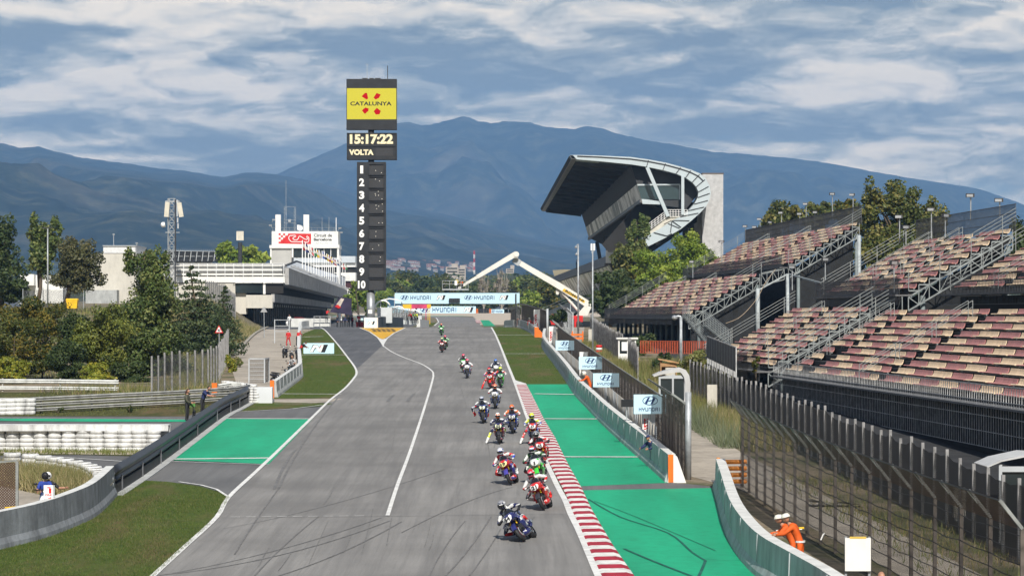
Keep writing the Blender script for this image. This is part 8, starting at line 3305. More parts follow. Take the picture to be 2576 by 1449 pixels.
def person(label,loc,rz,cols,kind='hair',hair=None,cap=None,J=None,scale=1.0,group=None,head_rot=(0,0,0),gloves=None,grip=.5,barearm=False):
 """facing -y before turning; J overrides single joints of a standing figure"""
 base=dict(pelvis=(0,0,.95),spine=(0,.01,1.12),chest=(0,.01,1.32),neck=(0,.0,1.50),head=(0,-.01,1.56),shL=(-.18,.01,1.42),elL=(-.25,.03,1.13),wrL=(-.24,-.05,.88),shR=(.18,.01,1.42),elR=(.25,.03,1.13),wrR=(.24,-.05,.88),hipL=(-.10,0,.92),knL=(-.12,-.02,.50),anL=(-.13,.03,.09),toL=(-.15,-.14,.035),hipR=(.10,0,.92),knR=(.12,-.02,.50),anR=(.13,.03,.09),toR=(.15,-.14,.035))
 if J:
  base.update(J)
 t=thing('person',label,'person',loc,(0,0,rz),group)
 t.scale=(scale,)*3
 body=skin_body(base,EDGES,dict(RADII,pelvis=(.145,.11),chest=(.15,.11)),ZONES)
 tor,upper,fore,thigh,shin,shoe=cols
 sk=SKIN
 ms=[tor,upper,sk if barearm else fore,thigh,shin,shoe,sk]
 o=bpy.data.objects.new('body',body)
 COL.objects.link(o)
 o.parent=t
 for k,m in enumerate(ms):
  if k<len(o.material_slots):
   o.material_slots[k].link='OBJECT'
   o.material_slots[k].material=m
 nk=Vector(base['neck'])
 hd=Vector(base['head'])
 d=(hd-nk).normalized()
 head_parts(t,tuple(hd+d*.09+Vector((0,-.02,.03))),kind,sk,hair or cm('dark_hair',(.02,.014,.01)),cap,head_rot)
 for s,w_,e_ in((-1,'wrL','elL'),(1,'wrR','elR')):
  mb=MB()
  a,b=Vector(base[w_]),Vector(base[e_])
  hand_mesh(mb,a,a-b,Vector((-s,-.2,-.2)),s,grip)
  h=mb.build('glove' if gloves else 'hand',gloves or sk,smooth=True)
  h.parent=t
 return t
CO=lambda n,c:cm(n,c,.75)
orange_s=mat('marshal_orange',(0.66,0.105,0.012),.75,.12,5)
white_c,black_c,navy_c,red_c=CO('white_cloth',(.66,.66,.64)),CO('black_cloth',(.018,.018,.02)),CO('navy_cloth',(.02,.03,.10)),CO('red_cloth',(.5,.02,.02))
jean,khaki=CO('denim',(.06,.09,.17)),CO('khaki',(.28,.22,.13))
HAT=mat('pale_helmet',(.68,.66,.58),.35,.06,3)
p=P(2003,1331,82)
q=Vector((p.x+.12,80.5,zr(80.5)))
LEANF=dict(spine=(0,-.08,1.12),chest=(0,-.20,1.29),neck=(0,-.31,1.44),head=(0,-.34,1.49),shL=(-.18,-.19,1.38),shR=(.18,-.19,1.38),elL=(-.26,-.42,1.20),elR=(.26,-.40,1.18),wrL=(-.20,-.66,1.16),wrR=(.20,-.64,1.15))
mcol=[orange_s,orange_s,orange_s,orange_s,orange_s,black_c]
t=person('marshal in orange overalls with pale safety helmet leaning on the lower right wall',(PX(2014,75.2),75.2,zr(75.2)),R(-108),mcol,'hardhat',None,HAT,LEANF,1.0,'orange marshals',(R(15),0,0))
mb=MB()
for k in range(12):
 a=2*math.pi*k/12
 b=2*math.pi*(k+1)/12
 mb.bar((.165*math.cos(a),.005+.135*math.sin(a)-.02,.98),(.165*math.cos(b),.005+.135*math.sin(b)-.02,.98),.012,.05)
o=mb.build('belt',white_c)
o.parent=t
mb=MB()
mb.box((.0,-.02,1.22),(.20,.03,.18))
o=mb.build('number_patch',WHITE_CLEAN)
o.parent=t
o.location=(0,.13,0)
o.rotation_euler=(R(-24),0,0)
mb=MB()
text(mb,'23',(.075,.150,1.15),(-1,0,0),UZ,.15,.13,0,.03)
o=mb.build('number',INK)
o.parent=t
o.location=(0,.0,0)
t=person('second marshal half hidden behind his colleague at the lower right wall',(PX(1995,76.4),76.4,zr(76.4)-.08),R(-95),mcol,'hardhat',None,HAT,LEANF,.97,'orange marshals',(R(10),0,0))
mb=MB()
a=P(1952,1334,77.2)
mb.tube([a,a+Vector((.75,.25,.02))],.016,6,0)
mb.tube([a+Vector((.15,0,.03)),a+Vector((.8,.3,.05))],.03,6,1)
tag(mb.build('flag_stick',[WHITE_CLEAN,YELLOW],None,a),'rolled yellow flag lying on the lower right wall beside the marshals','flag')
person('orange marshal standing under the third blue sign behind the long wall',(PX(1487,177)-.05,177,zr(177)),R(-100),mcol,'helmet',None,HAT,LEANF,1.0,'orange marshals')
person('navy-capped person peeking over near end of the long right wall',(PX(1640,116)+.1,116.5,zr(116.5)-.35),R(-40),[navy_c,navy_c,navy_c,jean,jean,black_c],'cap',None,navy_c,LEANF,1.0)
person('bald-headed man cut by the bottom edge below the white board',(PX(2216,61),61,zr(61)-.08),R(10),[black_c,black_c,black_c,jean,jean,black_c],'hair',cm('shaved_scalp',(.36,.18,.11)),None,None,1.0)
for px,py,yy,lab in((1345,800,352,'red-suited marshal behind the short grey wall, left one'),(1332,797,358,'white-helmeted marshal behind the short grey wall')):
 person(lab,(PX(px,yy),yy,zr(yy)),R(-30),[red_c,red_c,red_c,black_c,black_c,black_c]if 'red' in lab else[white_c,red_c,red_c,white_c,white_c,black_c],'helmet',None,HAT,None,1.0,'marshals near the brow')
p=G(472,1058)
person('woman with long dark hair in khaki jacket standing by the black barrier',(p.x,p.y-.2,zr(p.y)),R(75),[CO('olive_jacket',(.07,.07,.045)),CO('olive_jacket',(.07,.07,.045)),CO('olive_jacket',(.07,.07,.045)),black_c,black_c,black_c],'long',cm('brown_hair',(.05,.02,.012)),None,dict(wrL=(-.18,-.30,1.05),elL=(-.24,-.08,1.12),wrR=(.2,-.3,1.05),elR=(.24,-.08,1.12)),.98)
p=G(509,1046)
person('man in navy shirt leaning on the black barrier',(p.x,p.y,zr(p.y)),R(70),[navy_c,navy_c,navy_c,black_c,black_c,black_c],'hair',None,None,LEANF,1.0,None,(R(10),0,0),barearm=True)
p=G(487,1056)
t=thing('small_bicycle','dark folding bicycle with green basket between the two people at the barrier','bicycle',(p.x,p.y,zr(p.y)))
c=Vector((p.x,p.y,zr(p.y)))
for nm,dy in(('wheel',-.45),('wheel',.45)):
 mb=MB()
 pts=[c+Vector((.02,dy+.27*math.cos(a),.28+.27*math.sin(a)))for a in[2*math.pi*k/16 for k in range(17)]]
 mb.tube(pts,.022,6)
 mb.build(nm,RUBBER,t)
mb=MB()
mb.tube([c+Vector((.02,-.45,.28)),c+Vector((.02,-.33,.95))],.02,6)
mb.tube([c+Vector((.02,.45,.28)),c+Vector((.02,.1,.32)),c+Vector((.02,-.36,.6))],.022,6)
mb.tube([c+Vector((.02,.1,.32)),c+Vector((.02,.2,.8))],.018,6)
mb.build('frame',DARKM,t)
mb=MB()
mb.tube([c+Vector((-.25,-.33,.97)),c+Vector((.28,-.33,.97))],.015,6)
mb.build('handlebar',BLACK,t)
mb=MB()
mb.ball(c+Vector((.02,.22,.83)),(.06,.13,.04),8)
mb.build('saddle',BLACK,t)
mb=MB()
mb.box(c+Vector((.02,-.50,.86)),(.26,.2,.2))
mb.build('basket',cm('green_basket',(.08,.22,.05)),t)
def scooter_parts():
 d={}
 mb=MB()
 mb.loft([sup(0,.52,.10,.16,-.50,12),sup(0,.58,.19,.28,-.42,12),sup(0,.56,.18,.24,-.34,12)],0)
 d['front']=data_of(mb,[BLACK],'front_shield')
 mb=MB()
 mb.loft([sup(0,.30,.15,.05,-.34,12),sup(0,.28,.17,.05,0,12)],0)
 mb.loft([sup(0,.42,.12,.14,.04,12),sup(0,.55,.17,.16,.25,12),sup(0,.62,.16,.12,.60,12),sup(0,.68,.08,.06,.86,12)],0)
 d['body']=data_of(mb,[BLACK],'body_panel')
 mb=MB()
 mb.loft([sup(0,.74,.11,.04,.05,10),sup(0,.78,.14,.05,.30,10),sup(0,.82,.13,.05,.72,10)],0)
 d['seat']=data_of(mb,[BLACK],'seat')
 RYm=Matrix.Rotation(R(90),3,'Y')
 mb=MB()
 mb.lathe([(.13,-.05),(.21,-.055),(.245,-.03),(.252,0),(.245,.03),(.21,.055),(.13,.05)],(0,0,0),18,0,RYm)
 d['wheel']=data_of(mb,[RUBBER],'wheel')
 mb=MB()
 mb.lathe([(.0,-.03),(.14,-.04),(.14,.04),(0,.03)],(0,0,0),14,0,RYm)
 d['rim']=data_of(mb,[ALU],'rim')
 mb=MB()
 mb.tube([(0,-.62,.30),(0,-.48,.72),(0,-.40,1.0)],[.035,.03,.03],8)
 mb.tube([(-.34,-.30,1.02),(-.1,-.40,1.03),(.1,-.40,1.03),(.34,-.30,1.02)],.018,8)
 mb.ball((0,-.44,1.0),(.12,.10,.09),10)
 d['bars']=data_of(mb,[BLACK],'handlebar')
 mb=MB()
 for sx in(-1,1):
  mb.tube([(sx*.2,-.36,1.03),(sx*.30,-.42,1.20)],.008,5)
  mb.ball((sx*.31,-.43,1.23),(.065,.02,.045),8)
 d['mirror']=data_of(mb,[BLACK],'mirror')
 mb=MB()
 mb.ball((0,-.525,.98),(.075,.03,.055),10)
 d['lamp']=data_of(mb,[ALU],'headlight')
 mb=MB()
 mb.loft([sup(0,.50,.06,.03,-.88,10),sup(0,.55,.07,.03,-.66,10),sup(0,.50,.06,.03,-.46,10)],0)
 d['mudguard']=data_of(mb,[BLACK],'front_mudguard')
 return d
SCO=scooter_parts()
def scooter(label,loc,rz,col,seat=None,group='scooters parked on the left service road'):
 t=thing('scooter',label,'scooter',loc,(0,0,rz),group)
 m=cm('scooter_paint',col,.25,coat=.5)
 mesh_child('front_shield',SCO['front'],[m],t)
 mesh_child('body_panel',SCO['body'],[m],t)
 mesh_child('seat',SCO['seat'],[BLACK],t)
 mesh_child('handlebar',SCO['bars'],[BLACK],t)
 mesh_child('mirror',SCO['mirror'],[BLACK],t)
 mesh_child('headlight',SCO['lamp'],[cm('headlight_glass',(.6,.62,.65),.1)],t)
 mesh_child('front_mudguard',SCO['mudguard'],[m],t)
 for y in(-.66,.62):
  w_=mesh_child('wheel',SCO['wheel'],[RUBBER],t,(0,y,.252))
  mesh_child('rim',SCO['rim'],[ALU],w_)
 return t
def at_road(px,py):
 p=G(px,py)
 return(p.x,p.y,zr(p.y)+.014)
x,y,z=at_road(717,899)
scooter('black scooter parked farthest left on the service road',(x,y,z),R(-8),K)
scooter('black scooter in the middle of the parked group',at_road(733,911),R(10),(.03,.03,.03))
scooter('black scooter at right of the parked group beside the bending man',at_road(748,903),R(12),(.02,.02,.025))
scooter('dark scooter ridden by the person in chequered shirt',at_road(735,947),R(-20),(.02,.03,.03))
scooter('black scooter half hidden behind the tall orange pad',at_road(705,965),R(60),(.015,.015,.018))
SIT=dict(pelvis=(0,.18,.84),spine=(0,.14,1.0),chest=(0,.08,1.18),neck=(0,.04,1.36),head=(0,.03,1.42),shL=(-.18,.08,1.28),shR=(.18,.08,1.28),elL=(-.27,-.05,1.06),elR=(.27,-.05,1.06),wrL=(-.28,-.24,1.02),wrR=(.28,-.24,1.02),hipL=(-.10,.14,.80),hipR=(.10,.14,.80),knL=(-.16,-.22,.64),knR=(.16,-.22,.64),anL=(-.14,-.16,.36),anR=(.14,-.16,.36),toL=(-.15,-.30,.33),toR=(.15,-.30,.33))
x,y,z=at_road(735,947)
person('person in black and white shirt sitting on a dark scooter',(x,y,z),R(-20),[mat('chequer_cloth',(.6,.6,.6),.8,.3,14,col2=(.03,.03,.03)),mat('chequer_cloth',(.6,.6,.6)),white_c,black_c,black_c,black_c],'hair',None,None,SIT,1.0,'people on the left service road',barearm=True)
x,y,z=at_road(722,871)
person('marshal in red suit standing on the service road by the white gate',(x+.3,y-2,z),R(-10),[red_c,red_c,red_c,red_c,red_c,white_c],'cap',None,white_c,dict(wrL=(-.16,-.22,1.02),wrR=(.16,-.22,1.02),anL=(-.22,.02,.09),toL=(-.26,-.14,.035),anR=(.22,.02,.09),toR=(.26,-.14,.035),knL=(-.18,-.02,.5),knR=(.18,-.02,.5)),1.0,'people on the left service road')
x,y,z=at_road(758,904)
BEND=dict(spine=(0,-.10,1.10),chest=(0,-.26,1.22),neck=(0,-.40,1.32),head=(0,-.44,1.35),shL=(-.18,-.24,1.30),shR=(.18,-.24,1.30),elL=(-.24,-.45,1.12),elR=(.24,-.45,1.12),wrL=(-.2,-.62,1.06),wrR=(.2,-.62,1.06))
person('man in red and black top leaning on the left grey wall by the scooters',(x-.1,y,z),R(120),[red_c,black_c,black_c,black_c,black_c,white_c],'cap',None,black_c,BEND,1.05,'people on the left service road',barearm=True)
x,y,z=at_road(752,868)
person('person in red bending by the left grey wall near the gate',(x-.15,y,z),R(150),[red_c,red_c,white_c,black_c,black_c,black_c],'cap',None,red_c,BEND,1.0,'people on the left service road')
person('person in white top beside the parked white car by the garages',(PX(728,392),392,zr(392)),R(0),[white_c,white_c,navy_c,black_c,black_c,black_c],'hair',None,None,None,1.0,'people on the left service road')
a=Vector((PX(792,396),396,zr(396)))
t=thing('platform','pale block with rail at end of the left wall carrying the man in red','platform',a)
mb=MB()
wall_box(mb,PX(731,398),PX(830,398),398,399,zr(398)-.1,zr(398)+1.25)
mb.build('wall',CONC_TOP,t)
mb=MB()
for px in(790,805,831):
 mb.bar(P(px,823,397),P(px,795,397),.09,.09)
for py in(796,806):
 mb.bar(P(790,py,397),P(831,py,397),.08,.08)
mb.build('rail',ALU,t)
person('man in red shirt standing on the railed platform at end of left wall',(PX(822,397.5),397.6,zr(397)+.95),R(160),[red_c,red_c,red_c,black_c,black_c,black_c],'hair',None,None,BEND,1.0,'people on the left service road')
for px,lab,cc in((940,'white-shirted mechanic crossing the pit lane by the tower',white_c),(903,'mechanic by the red board in the pit lane',red_c)):
 yy=395
 person(lab,(PX(px-22 if px>930 else px,yy),yy,zr(yy)),R(20),[cc,cc,cc,black_c,black_c,black_c],'hair',None,None,None,1.0,'people in the pit lane')
for k_,px in enumerate((859,868,877,886,848)):
 yy=402+k_
 person(f'dark-clad team member in shade before the garages, {["first", "second", "third", "fourth", "fifth"][k_]} of the row',(PX(px,yy),yy,zr(yy)),R(-20+k_*25),[[white_c,navy_c,black_c,red_c,navy_c][k_],black_c,navy_c,black_c,black_c,black_c],'hair',None,None,None,1.0,'people in the pit lane')
yy=396
mb=MB()
for k_ in range(5):
 wall_box(mb,PX(896+k_*6,yy),PX(901.5+k_*6,yy),yy+.1*(k_%2),yy+.5,zr(yy),zr(yy)+.75+.1*(k_%2))
tag(mb.build('red_barrier',RED,None,(PX(905,yy),yy,zr(yy))),'row of low red barrier pads across the pit lane left of the tower','barrier')
for px,lab,c1 in((1043,'green-shirted person leaning on the pit wall end',CO('green_cloth',(.02,.30,.08))),(1034,'red-topped person behind the pit wall mesh',red_c),(1050,'person in yellow vest at the pit wall end',CO('hi_vis',(.6,.65,.05)))):
 yy=408
 person(lab,(PX(px,yy),yy+(px%3),zr(yy)+.5),R(-40),[c1,c1,black_c,black_c,black_c,black_c],'hair',None,None,LEANF,1.0,'people on the pit wall')
person('person in yellow vest standing in the raised basket',P(1150,729,423.4),R(40),[CO('hi_vis',(.6,.45,.05)),CO('hi_vis',(.6,.45,.05)),black_c,black_c,black_c,black_c],'helmet',None,HAT,None,1.0,'people in the basket')
person('camera operator in orange jacket bent over in the raised basket',P(1163,729,423.6),R(-20),[orange_s,orange_s,orange_s,black_c,black_c,black_c],'cap',None,black_c,BEND,.9,'people in the basket')
person('figure in dark clothes on the roof edge left of the pine group',P(1400+51,720-42,500)+Vector((0,3,0)),R(90),[black_c,black_c,black_c,black_c,black_c,black_c],'hair',None,None,None,1.0)
def car(label,loc,rz,body,roof,group=None):
 t=thing('parked_car',label,'car',loc,(0,0,rz),group)
 def local(mb,name,m,smooth=False):
  o=mb.build(name,m,smooth=smooth)
  o.parent=t
  return o
 mb=MB()
 secs=[]
 for y,zb,zt,w in((-2.1,.35,.62,.72),(-2.0,.25,.78,.84),(-1.0,.22,.92,.88),(.9,.22,.98,.88),(1.9,.28,.95,.84),(2.1,.38,.80,.76)):
  secs.append([(-w*.9,y,zb),(w*.9,y,zb),(w,y,(zb+zt)/2),(w*.92,y,zt),(-w*.92,y,zt),(-w,y,(zb+zt)/2)])
 mb.loft(secs)
 local(mb,'body',body)
 mb=MB()
 secs=[]
 for y,z,w in((-.95,.93,.80),(-.35,1.36,.64),(.9,1.40,.64),(1.75,.97,.76)):
  secs.append([(-w,y,z),(w,y,z),(w*1.02,y,.90),(-w*1.02,y,.90)])
 mb.loft(secs)
 g=local(mb,'window',GLASS)
 mb=MB()
 mb.loft([[(-.63,-.36,1.365),(.63,-.36,1.365),(.63,-.36,1.40),(-.63,-.36,1.40)],[(-.63,.92,1.40),(.63,.92,1.40),(.63,.92,1.44),(-.63,.92,1.44)]])
 local(mb,'roof',roof)
 for sx in(-1,1):
  for y in(-1.3,1.3):
   mb=MB()
   mb.lathe([(.0,.1),(.2,.11),(.31,.08),(.32,0),(.31,-.08),(.2,-.11),(0,-.1)],(sx*.82,y,.32),18,0,Matrix.Rotation(R(90),3,'Y'))
   w_=local(mb,'wheel',RUBBER)
  mb=MB()
  mb.ball((sx*.62,-2.06,.62),(.16,.05,.08),10)
  local(mb,'headlight',cm('headlight_glass',(.6,.62,.65),.1))
 mb=MB()
 mb.box((0,-2.11,.45),(1.0,.04,.14))
 local(mb,'grille',BLACK)
 return t
car('white car with red roof stripe half hidden behind the pale wall by garages',(PX(758,404),404,zr(404)),R(80),WHITE_CLEAN,RED)
car('pale vehicle parked beyond the pit lane left of the tower column',(PX(909,470),470,zr(470)+.8),R(5),cm('pale_teal',(.45,.60,.60)),WHITE_CLEAN)
c=Vector((PX(182,303),303,PZ(779,303)))
t=thing('waste_bin','yellow wheeled waste container under the brownish tree','bin',c)
mb=MB()
mb.loft([[c+Vector((x*.52,y*.38,.12))for x,y in((-1,-1),(1,-1),(1,1),(-1,1))],[c+Vector((x*.62,y*.48,1.05))for x,y in((-1,-1),(1,-1),(1,1),(-1,1))]])
mb.build('tub',YELLOW,t)
mb=MB()
mb.loft([[c+Vector((x*.66,y*.5,1.06))for x,y in((-1,-1),(1,-1),(1,1),(-1,1))],[c+Vector((x*.6,y*.3,1.2))for x,y in((-1,-1),(1,-1),(1,1),(-1,1))]])
mb.build('lid',YELLOW,t)
for sx in(-1,1):
 for sy in(-1,1):
  mb=MB()
  mb.lathe([(0,.03),(.08,.03),(.08,-.03),(0,-.03)],c+Vector((sx*.42,sy*.3,.08)),10,0,Matrix.Rotation(R(90),3,'Y'))
  mb.build('wheel',RUBBER,t)
a=P(552,864,236)
foot=Vector((a.x,a.y,gz(a.x,a.y)))
tp=P(551,828,236)
t=thing('warning_sign','red-edged triangular speed sign reading 40 beside the ragged mesh fence','sign',foot)
mb=MB()
mb.tube([foot,tp],.04,8)
mb.build('pole',STEEL,t)
mb=MB()
tri=lambda s,dy:[tp+Vector((-.36*s,dy,-.32*s)),tp+Vector((.36*s,dy,-.32*s)),tp+Vector((0,dy,.34*s))]
mb.extrude(tri(1,-.06),(0,.03,0))
pl_=mb.build('panel',RED,t)
mb=MB()
mb.poly([p+Vector((0,0,-.02))for p in tri(.68,-.068)])
mb.build('face',WHITE_CLEAN,pl_)
mb=MB()
text(mb,'40',tp+Vector((-.13,-.072,-.20)),UX,UZ,.26,.22,0,.04)
mb.build('lettering',INK,pl_)
a=P(665,822,330)
foot=Vector((a.x,330,zr(330)))
tp=P(664,781,330)
t=thing('warning_sign','small white-backed triangular sign seen from behind near the garages','sign',foot)
mb=MB()
mb.tube([foot,tp],.05,8)
mb.build('pole',STEEL,t)
mb=MB()
mb.extrude([tp+Vector((-.42,-.06,-.22)),tp+Vector((.42,-.06,-.22)),tp+Vector((0,-.06,.5))],(0,.03,0))
mb.build('panel',ALU,t)
c=P(122,1239,87.5)
t=thing('fire_sign','white fire extinguisher sign on top of the lower left wall','sign',c)
mb=MB()
mb.extrude([c+Vector((-.15,0,-.16)),c+Vector((-.10,0,-.20)),c+Vector((.14,0,-.20)),c+Vector((.14,0,.24)),c+Vector((-.15,0,.24))],(0,.03,0))
mb.build('panel',WHITE_CLEAN,t)
mb=MB()
mb.poly([c+Vector((.01,-.006,-.02)),c+Vector((.09,-.006,-.02)),c+Vector((.09,-.006,.14)),c+Vector((.01,-.006,.14))])
mb.poly([c+Vector((-.04,-.006,.15)),c+Vector((.07,-.006,.15)),c+Vector((.07,-.006,.18)),c+Vector((-.04,-.006,.18))])
text(mb,'FIRE',c+Vector((-.10,-.006,-.09)),UX,UZ,.2,.05,0,.03)
mb.poly([c+Vector((-.05,-.006,-.175)),c+Vector((.10,-.006,-.13)),c+Vector((.09,-.006,-.165)),c+Vector((.0,-.006,-.19))])
mb.build('red_print',RED,t)
mb=MB()
mb.bar(c+Vector((.17,.02,.24)),c+Vector((.17,.02,-.42)),.04,.04)
mb.build('post',GREYP,t)
yy=92.0
loc=(PX(112,yy),yy,zr(yy)+.02)
scooter('white scooter with red trim behind the lower left wall',loc,R(12),Wt,group=None)
x,y,z=loc
t=person('person in blue polo shirt with black helmet on the white scooter',(x+.02,y,z+.02),R(12),[CO('blue_cloth',(.02,.05,.28)),CO('blue_cloth',(.02,.05,.28)),navy_c,jean,jean,black_c],'helmet',None,BLACK,SIT,.93,None,(0,0,.3),barearm=True)
S2={k:(v[0],v[1]+.34,v[2])for k,v in SIT.items()}
S2.update(elR=(.40,.30,1.10),wrR=(.62,.15,1.12))
person('pillion rider in black with white helmet pointing over the lower left wall',(x+.12,y+.05,z+.02),R(12),[black_c,black_c,black_c,black_c,black_c,black_c],'helmet',None,WHITE_CLEAN,S2,.92,None,(0,0,-.3),barearm=True)
a,b=G(-40,1290),G(44,1276)
t=thing('mesh_panel','rusty mesh fence panel at lower left picture edge','fence',(b.x,b.y,zr(b.y)))
mb=MB()
bx,byy=PX(43,93),93
z0=zr(93)
mb.bar((bx,byy,z0),(bx,byy,PZ(1160,93)),.09,.09)
mb.bar((bx-1.2,byy,PZ(1166,93)),(bx,byy,PZ(1158,93)),.06,.06)
mb.build('frame',HOOK,t)
mb=MB()
mb.poly([(bx-1.2,byy,z0+.1),(bx,byy,z0+.1),(bx,byy,PZ(1162,93)),(bx-1.2,byy,PZ(1168,93))])
mb.build('mesh',RUSTMESH,t)
mb=MB()
c=P(12,1277,86)
mb.tube([c,c+Vector((.35,.1,.02))],.025,6)
tag(mb.build('flag_stick',YELLOW,None,c),'yellow stick lying on the lower left wall','flag')
yy=238.0
b0=Vector((PX(1580,yy),yy,zr(yy)))
t=thing('booth','narrow white booth with glazed door by the right service road','booth',b0)
mb=MB()
for dx in(-.78,-.02,.62):
 wall_box(mb,b0.x+dx-.06,b0.x+dx+.06,yy-.03,yy+.1,b0.z,b0.z+2.2)
wall_box(mb,b0.x-.8,b0.x+.65,yy-.02,yy+.05,b0.z,b0.z+.95)
wall_box(mb,b0.x-.8,b0.x-.72,yy,yy+1.4,b0.z,b0.z+2.2)
wall_box(mb,b0.x+.58,b0.x+.66,yy,yy+1.4,b0.z,b0.z+2.2)
wall_box(mb,b0.x-.8,b0.x+.65,yy-.02,yy+.06,b0.z+2.05,b0.z+2.2)
mb.build('wall',WHITE,t)
mb=MB()
wall_box(mb,b0.x-.72,b0.x+.58,yy+.06,yy+.09,b0.z+.95,b0.z+2.05)
wn=mb.build('window',GLASS,t)
mb=MB()
wall_box(mb,b0.x-.55,b0.x-.0,yy-.05,yy-.03,b0.z+1.2,b0.z+1.95)
mb.build('notice',WHITE_CLEAN,t)
mb=MB()
wall_box(mb,b0.x-1.0,b0.x+.85,yy-.2,yy+1.6,b0.z+2.2,b0.z+2.32)
mb.build('roof',WHITE,t)
mb=MB()
mb.tube([(b0.x+.85,yy-.6,b0.z),(b0.x+.85,yy-.6,b0.z+.6)],.07,8)
tag(mb.build('yellow_post',YELLOW,None,(b0.x+.85,yy-.6,b0.z)),'short yellow post beside the white booth','post')
yy=196.0
b0=Vector((PX(1682,yy),yy,zr(yy)))
t=thing('timber_hut','small timber hut with sloping roof by the dark post fence','hut',b0)
WOOD=mat('pine_timber',(0.42,0.24,0.11),.75,.2,2,grime=.2)
mb=MB()
wall_box(mb,b0.x-.58,b0.x-.50,yy,yy+1.2,b0.z,b0.z+1.75)
wall_box(mb,b0.x+.50,b0.x+.58,yy,yy+1.2,b0.z,b0.z+1.55)
wall_box(mb,b0.x-.5,b0.x+.5,yy+1.1,yy+1.2,b0.z,b0.z+1.6)
wall_box(mb,b0.x-.5,b0.x+.5,yy-.02,yy+.06,b0.z+1.35,b0.z+1.6)
mb.build('wall',WOOD,t)
mb=MB()
mb.extrude([b0+Vector((-.75,-.2,1.84)),b0+Vector((.72,-.2,1.56)),b0+Vector((.72,-.2,1.66)),b0+Vector((-.75,-.2,1.94))],(0,1.6,0))
mb.build('roof',WOOD,t)
def cabinet(label,c,wd,ht,dp=.4,group='pale electrical cabinets along the right fences'):
 t=thing('cabinet',label,'cabinet',c,group=group)
 mb=MB()
 mb.box(c+Vector((0,0,ht*.56)),(wd,dp,ht*.88))
 mb.build('body',mat('cabinet_cream',(0.52,0.49,0.42),.7,.1,1.2,grime=.2),t)
 mb=MB()
 mb.box(c+Vector((0,-dp*.52,ht*.56)),(wd*.84,.02,ht*.8))
 mb.build('door',mat('cabinet_cream',(0.52,0.49,0.42)),t)
 mb=MB()
 mb.box(c+Vector((0,0,ht*.06)),(wd*.7,dp*.8,ht*.12))
 mb.build('plinth',CONC,t)
cabinet('pale cabinet in front of the timber hut',Vector((PX(1686,190),190,zr(190))),.66,1.5)
cabinet('leaning pale cabinet in tall grass before the ragged fence',Vector((PX(1791,158),158,zr(158))),.56,1.7)
cabinet('tall cream cabinet at the foot of the red carrier',Vector((PX(1486,300),300,zr(300))),.5,1.65)
cabinet('pale cabinet inside the near mesh fence',Vector((PX(2412,92),92,zr(92))),.4,1.1)
t=thing('tyre_stack','red and white tyre stack beside the right service road','tyre stack',Vector((PX(1507,262),262,zr(262))))
for k_ in range(4):
 mb=MB()
 mb.lathe([(.12,0),(.26,.01),(.31,.08),(.31,.16),(.26,.23),(.12,.24)],(PX(1507,262),262,zr(262)+k_*.25+.02),14)
 mb.build('tyre',RED if k_%2 else WHITE,t,smooth=True)
mb=MB()
b0=Vector((PX(1452,310),310,zr(310)))
for z in(.3,.7):
 wall_box(mb,b0.x-.7,b0.x+.7,310,310.1,b0.z+z,b0.z+z+.22)
for dx in(-.6,.55):
 wall_box(mb,b0.x+dx,b0.x+dx+.14,309.9,310.3,b0.z,b0.z+1.2)
tag(mb.build('orange_barrier',ORANGE,None,b0),'orange plastic road barrier in front of the red carrier','barrier')
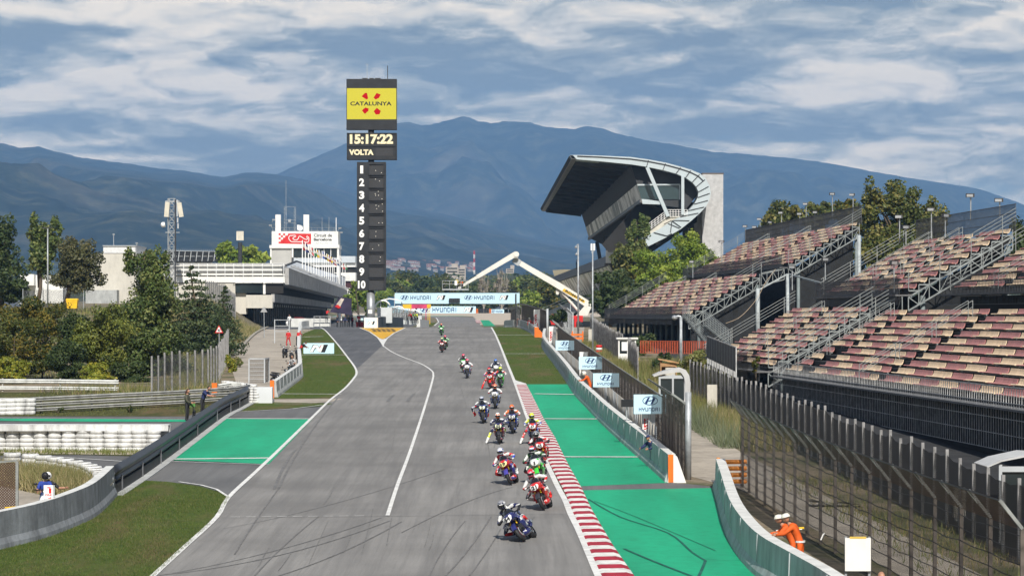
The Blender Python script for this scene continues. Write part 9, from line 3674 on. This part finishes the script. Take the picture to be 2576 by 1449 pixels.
def shelter(label,b0,wd,ht,dp,hook_right=True):
 t=thing('shelter',label,'shelter',b0,group='curved roof shelters')
 mb=MB()
 out=[]
 x0,x1=-wd*.62,wd*.55
 path=[(x0,ht*.86),(x0+wd*.2,ht*.915),(-.05*wd,ht*.975),(wd*.22,ht),(wd*.38,ht*.96),(wd*.49,ht*.86),(wd*.53,ht*.72),(wd*.51,ht*.45),(wd*.44,ht*.15)]
 if not hook_right:
  path=[(x0,ht*.86),(x0+wd*.2,ht*.93),(0,ht),(wd*.35,ht*.99),(wd*.7,ht*.93)]
 th=.10
 outer_=[b0+Vector((a,0,b))for a,b in path]
 inn=[]
 for i,(a,b)in enumerate(path):
  p_,n_=path[max(i-1,0)],path[min(i+1,len(path)-1)]
  dd=Vector((n_[0]-p_[0],0,n_[1]-p_[1])).normalized()
  nn=Vector((dd.z,0,-dd.x))
  k_=(.3+.7*min(1,i/4))*(wd*.17 if hook_right else .10)
  inn.append(b0+Vector((a,0,b))+nn*k_)
 n=len(path)
 for i in range(n-1):
  mb.loft([[outer_[i],outer_[i]+Vector((0,dp,0)),inn[i]+Vector((0,dp,0)),inn[i]],[outer_[i+1],outer_[i+1]+Vector((0,dp,0)),inn[i+1]+Vector((0,dp,0)),inn[i+1]]],0)
 mb.build('curved_roof',mat('shelter_grey',(0.48,0.48,0.47),.6,.08,1,grime=.15),t)
 mb=MB()
 for dx in(-wd*.42,-.02,wd*.36):
  wall_box(mb,b0.x+dx-.05,b0.x+dx+.05,b0.y+.1,b0.y+.2,b0.z,b0.z+ht*.88)
 wall_box(mb,b0.x-wd*.42,b0.x+wd*.36,b0.y+.12,b0.y+.18,b0.z+ht*.80,b0.z+ht*.86)
 mb.build('frame',GREYP,t)
 mb=MB()
 wall_box(mb,b0.x-wd*.40,b0.x+wd*.34,b0.y+.2,b0.y+.22,b0.z+ht*.3,b0.z+ht*.8)
 mb.build('window',GLASS,t)
 mb=MB()
 wall_box(mb,b0.x-wd*.42,b0.x+wd*.36,b0.y+dp*.9,b0.y+dp*.92,b0.z+ht*.2,b0.z+ht*.5)
 mb.build('back_panel',navy_c,t)
 return t
shelter('marshal shelter with rounded grey hood behind the tall fence end',Vector((PX(1694,150),150,zr(150))),1.75,2.95,1.6)
shelter('grey shelter with arched roof cut by the right picture edge',Vector((PX(2592,84),84,zr(84))),2.1,2.75,2.4,False)
c=G(2105,1395)
c=Vector((PX(2100,97),97,zr(97)))
mb=MB()
mb.loft([[c+Vector((-.9,0,.35)),c+Vector((-.9,.9,.15))],[c+Vector((-.3,-.1,.16)),c+Vector((-.3,.9,.10))],[c+Vector((.3,0,.22)),c+Vector((.3,.9,.10))],[c+Vector((1.0,.1,.10)),c+Vector((1.0,.8,.04))]],0,close=False,cap=False)
tag(mb.build('plastic_sheet',WHITE_CLEAN,None,c),'crumpled white sheet lying behind the near mesh fence','sheet')
for px,yy,lab,m in((2795,0,'',None),):
 pass
c=Vector((PX(1655+15,160),160,zr(160)))
t=thing('fire_trolley','red and yellow trolley beside the curved shelter','trolley',c)
mb=MB()
wall_box(mb,c.x-.35,c.x+.35,160,160.4,c.z+.1,c.z+.5)
mb.build('box',YELLOW,t)
mb=MB()
mb.tube([c+Vector((-.4,0,.1)),c+Vector((-.4,0,.8)),c+Vector((.2,0,.85)),c+Vector((.35,0,.3))],.03,6)
mb.build('frame',RED,t)
mb=MB()
c=Vector((PX(1651,172),172,zr(172)))
mb.box(c+Vector((0,0,.25)),(.7,.4,.3))
mb.box(c+Vector((0,0,.45)),(.74,.44,.08))
tag(mb.build('red_crate',RED,None,c),'small red crate in the grass left of the pale cabinet','crate')
c=P(1566,1015-15,133)
c=P(1577,1014,131.5)
t=thing('speaker_box','black box lamp on the fence left of the largest blue sign','lamp',c)
mb=MB()
mb.box(c,(.55,.2,.35))
mb.build('housing',BLACK,t)
mb=MB()
mb.bar(Vector((c.x,c.y+.1,zr(c.y))),c+Vector((0,.1,0)),.05,.05)
mb.build('bracket',STEEL,t)
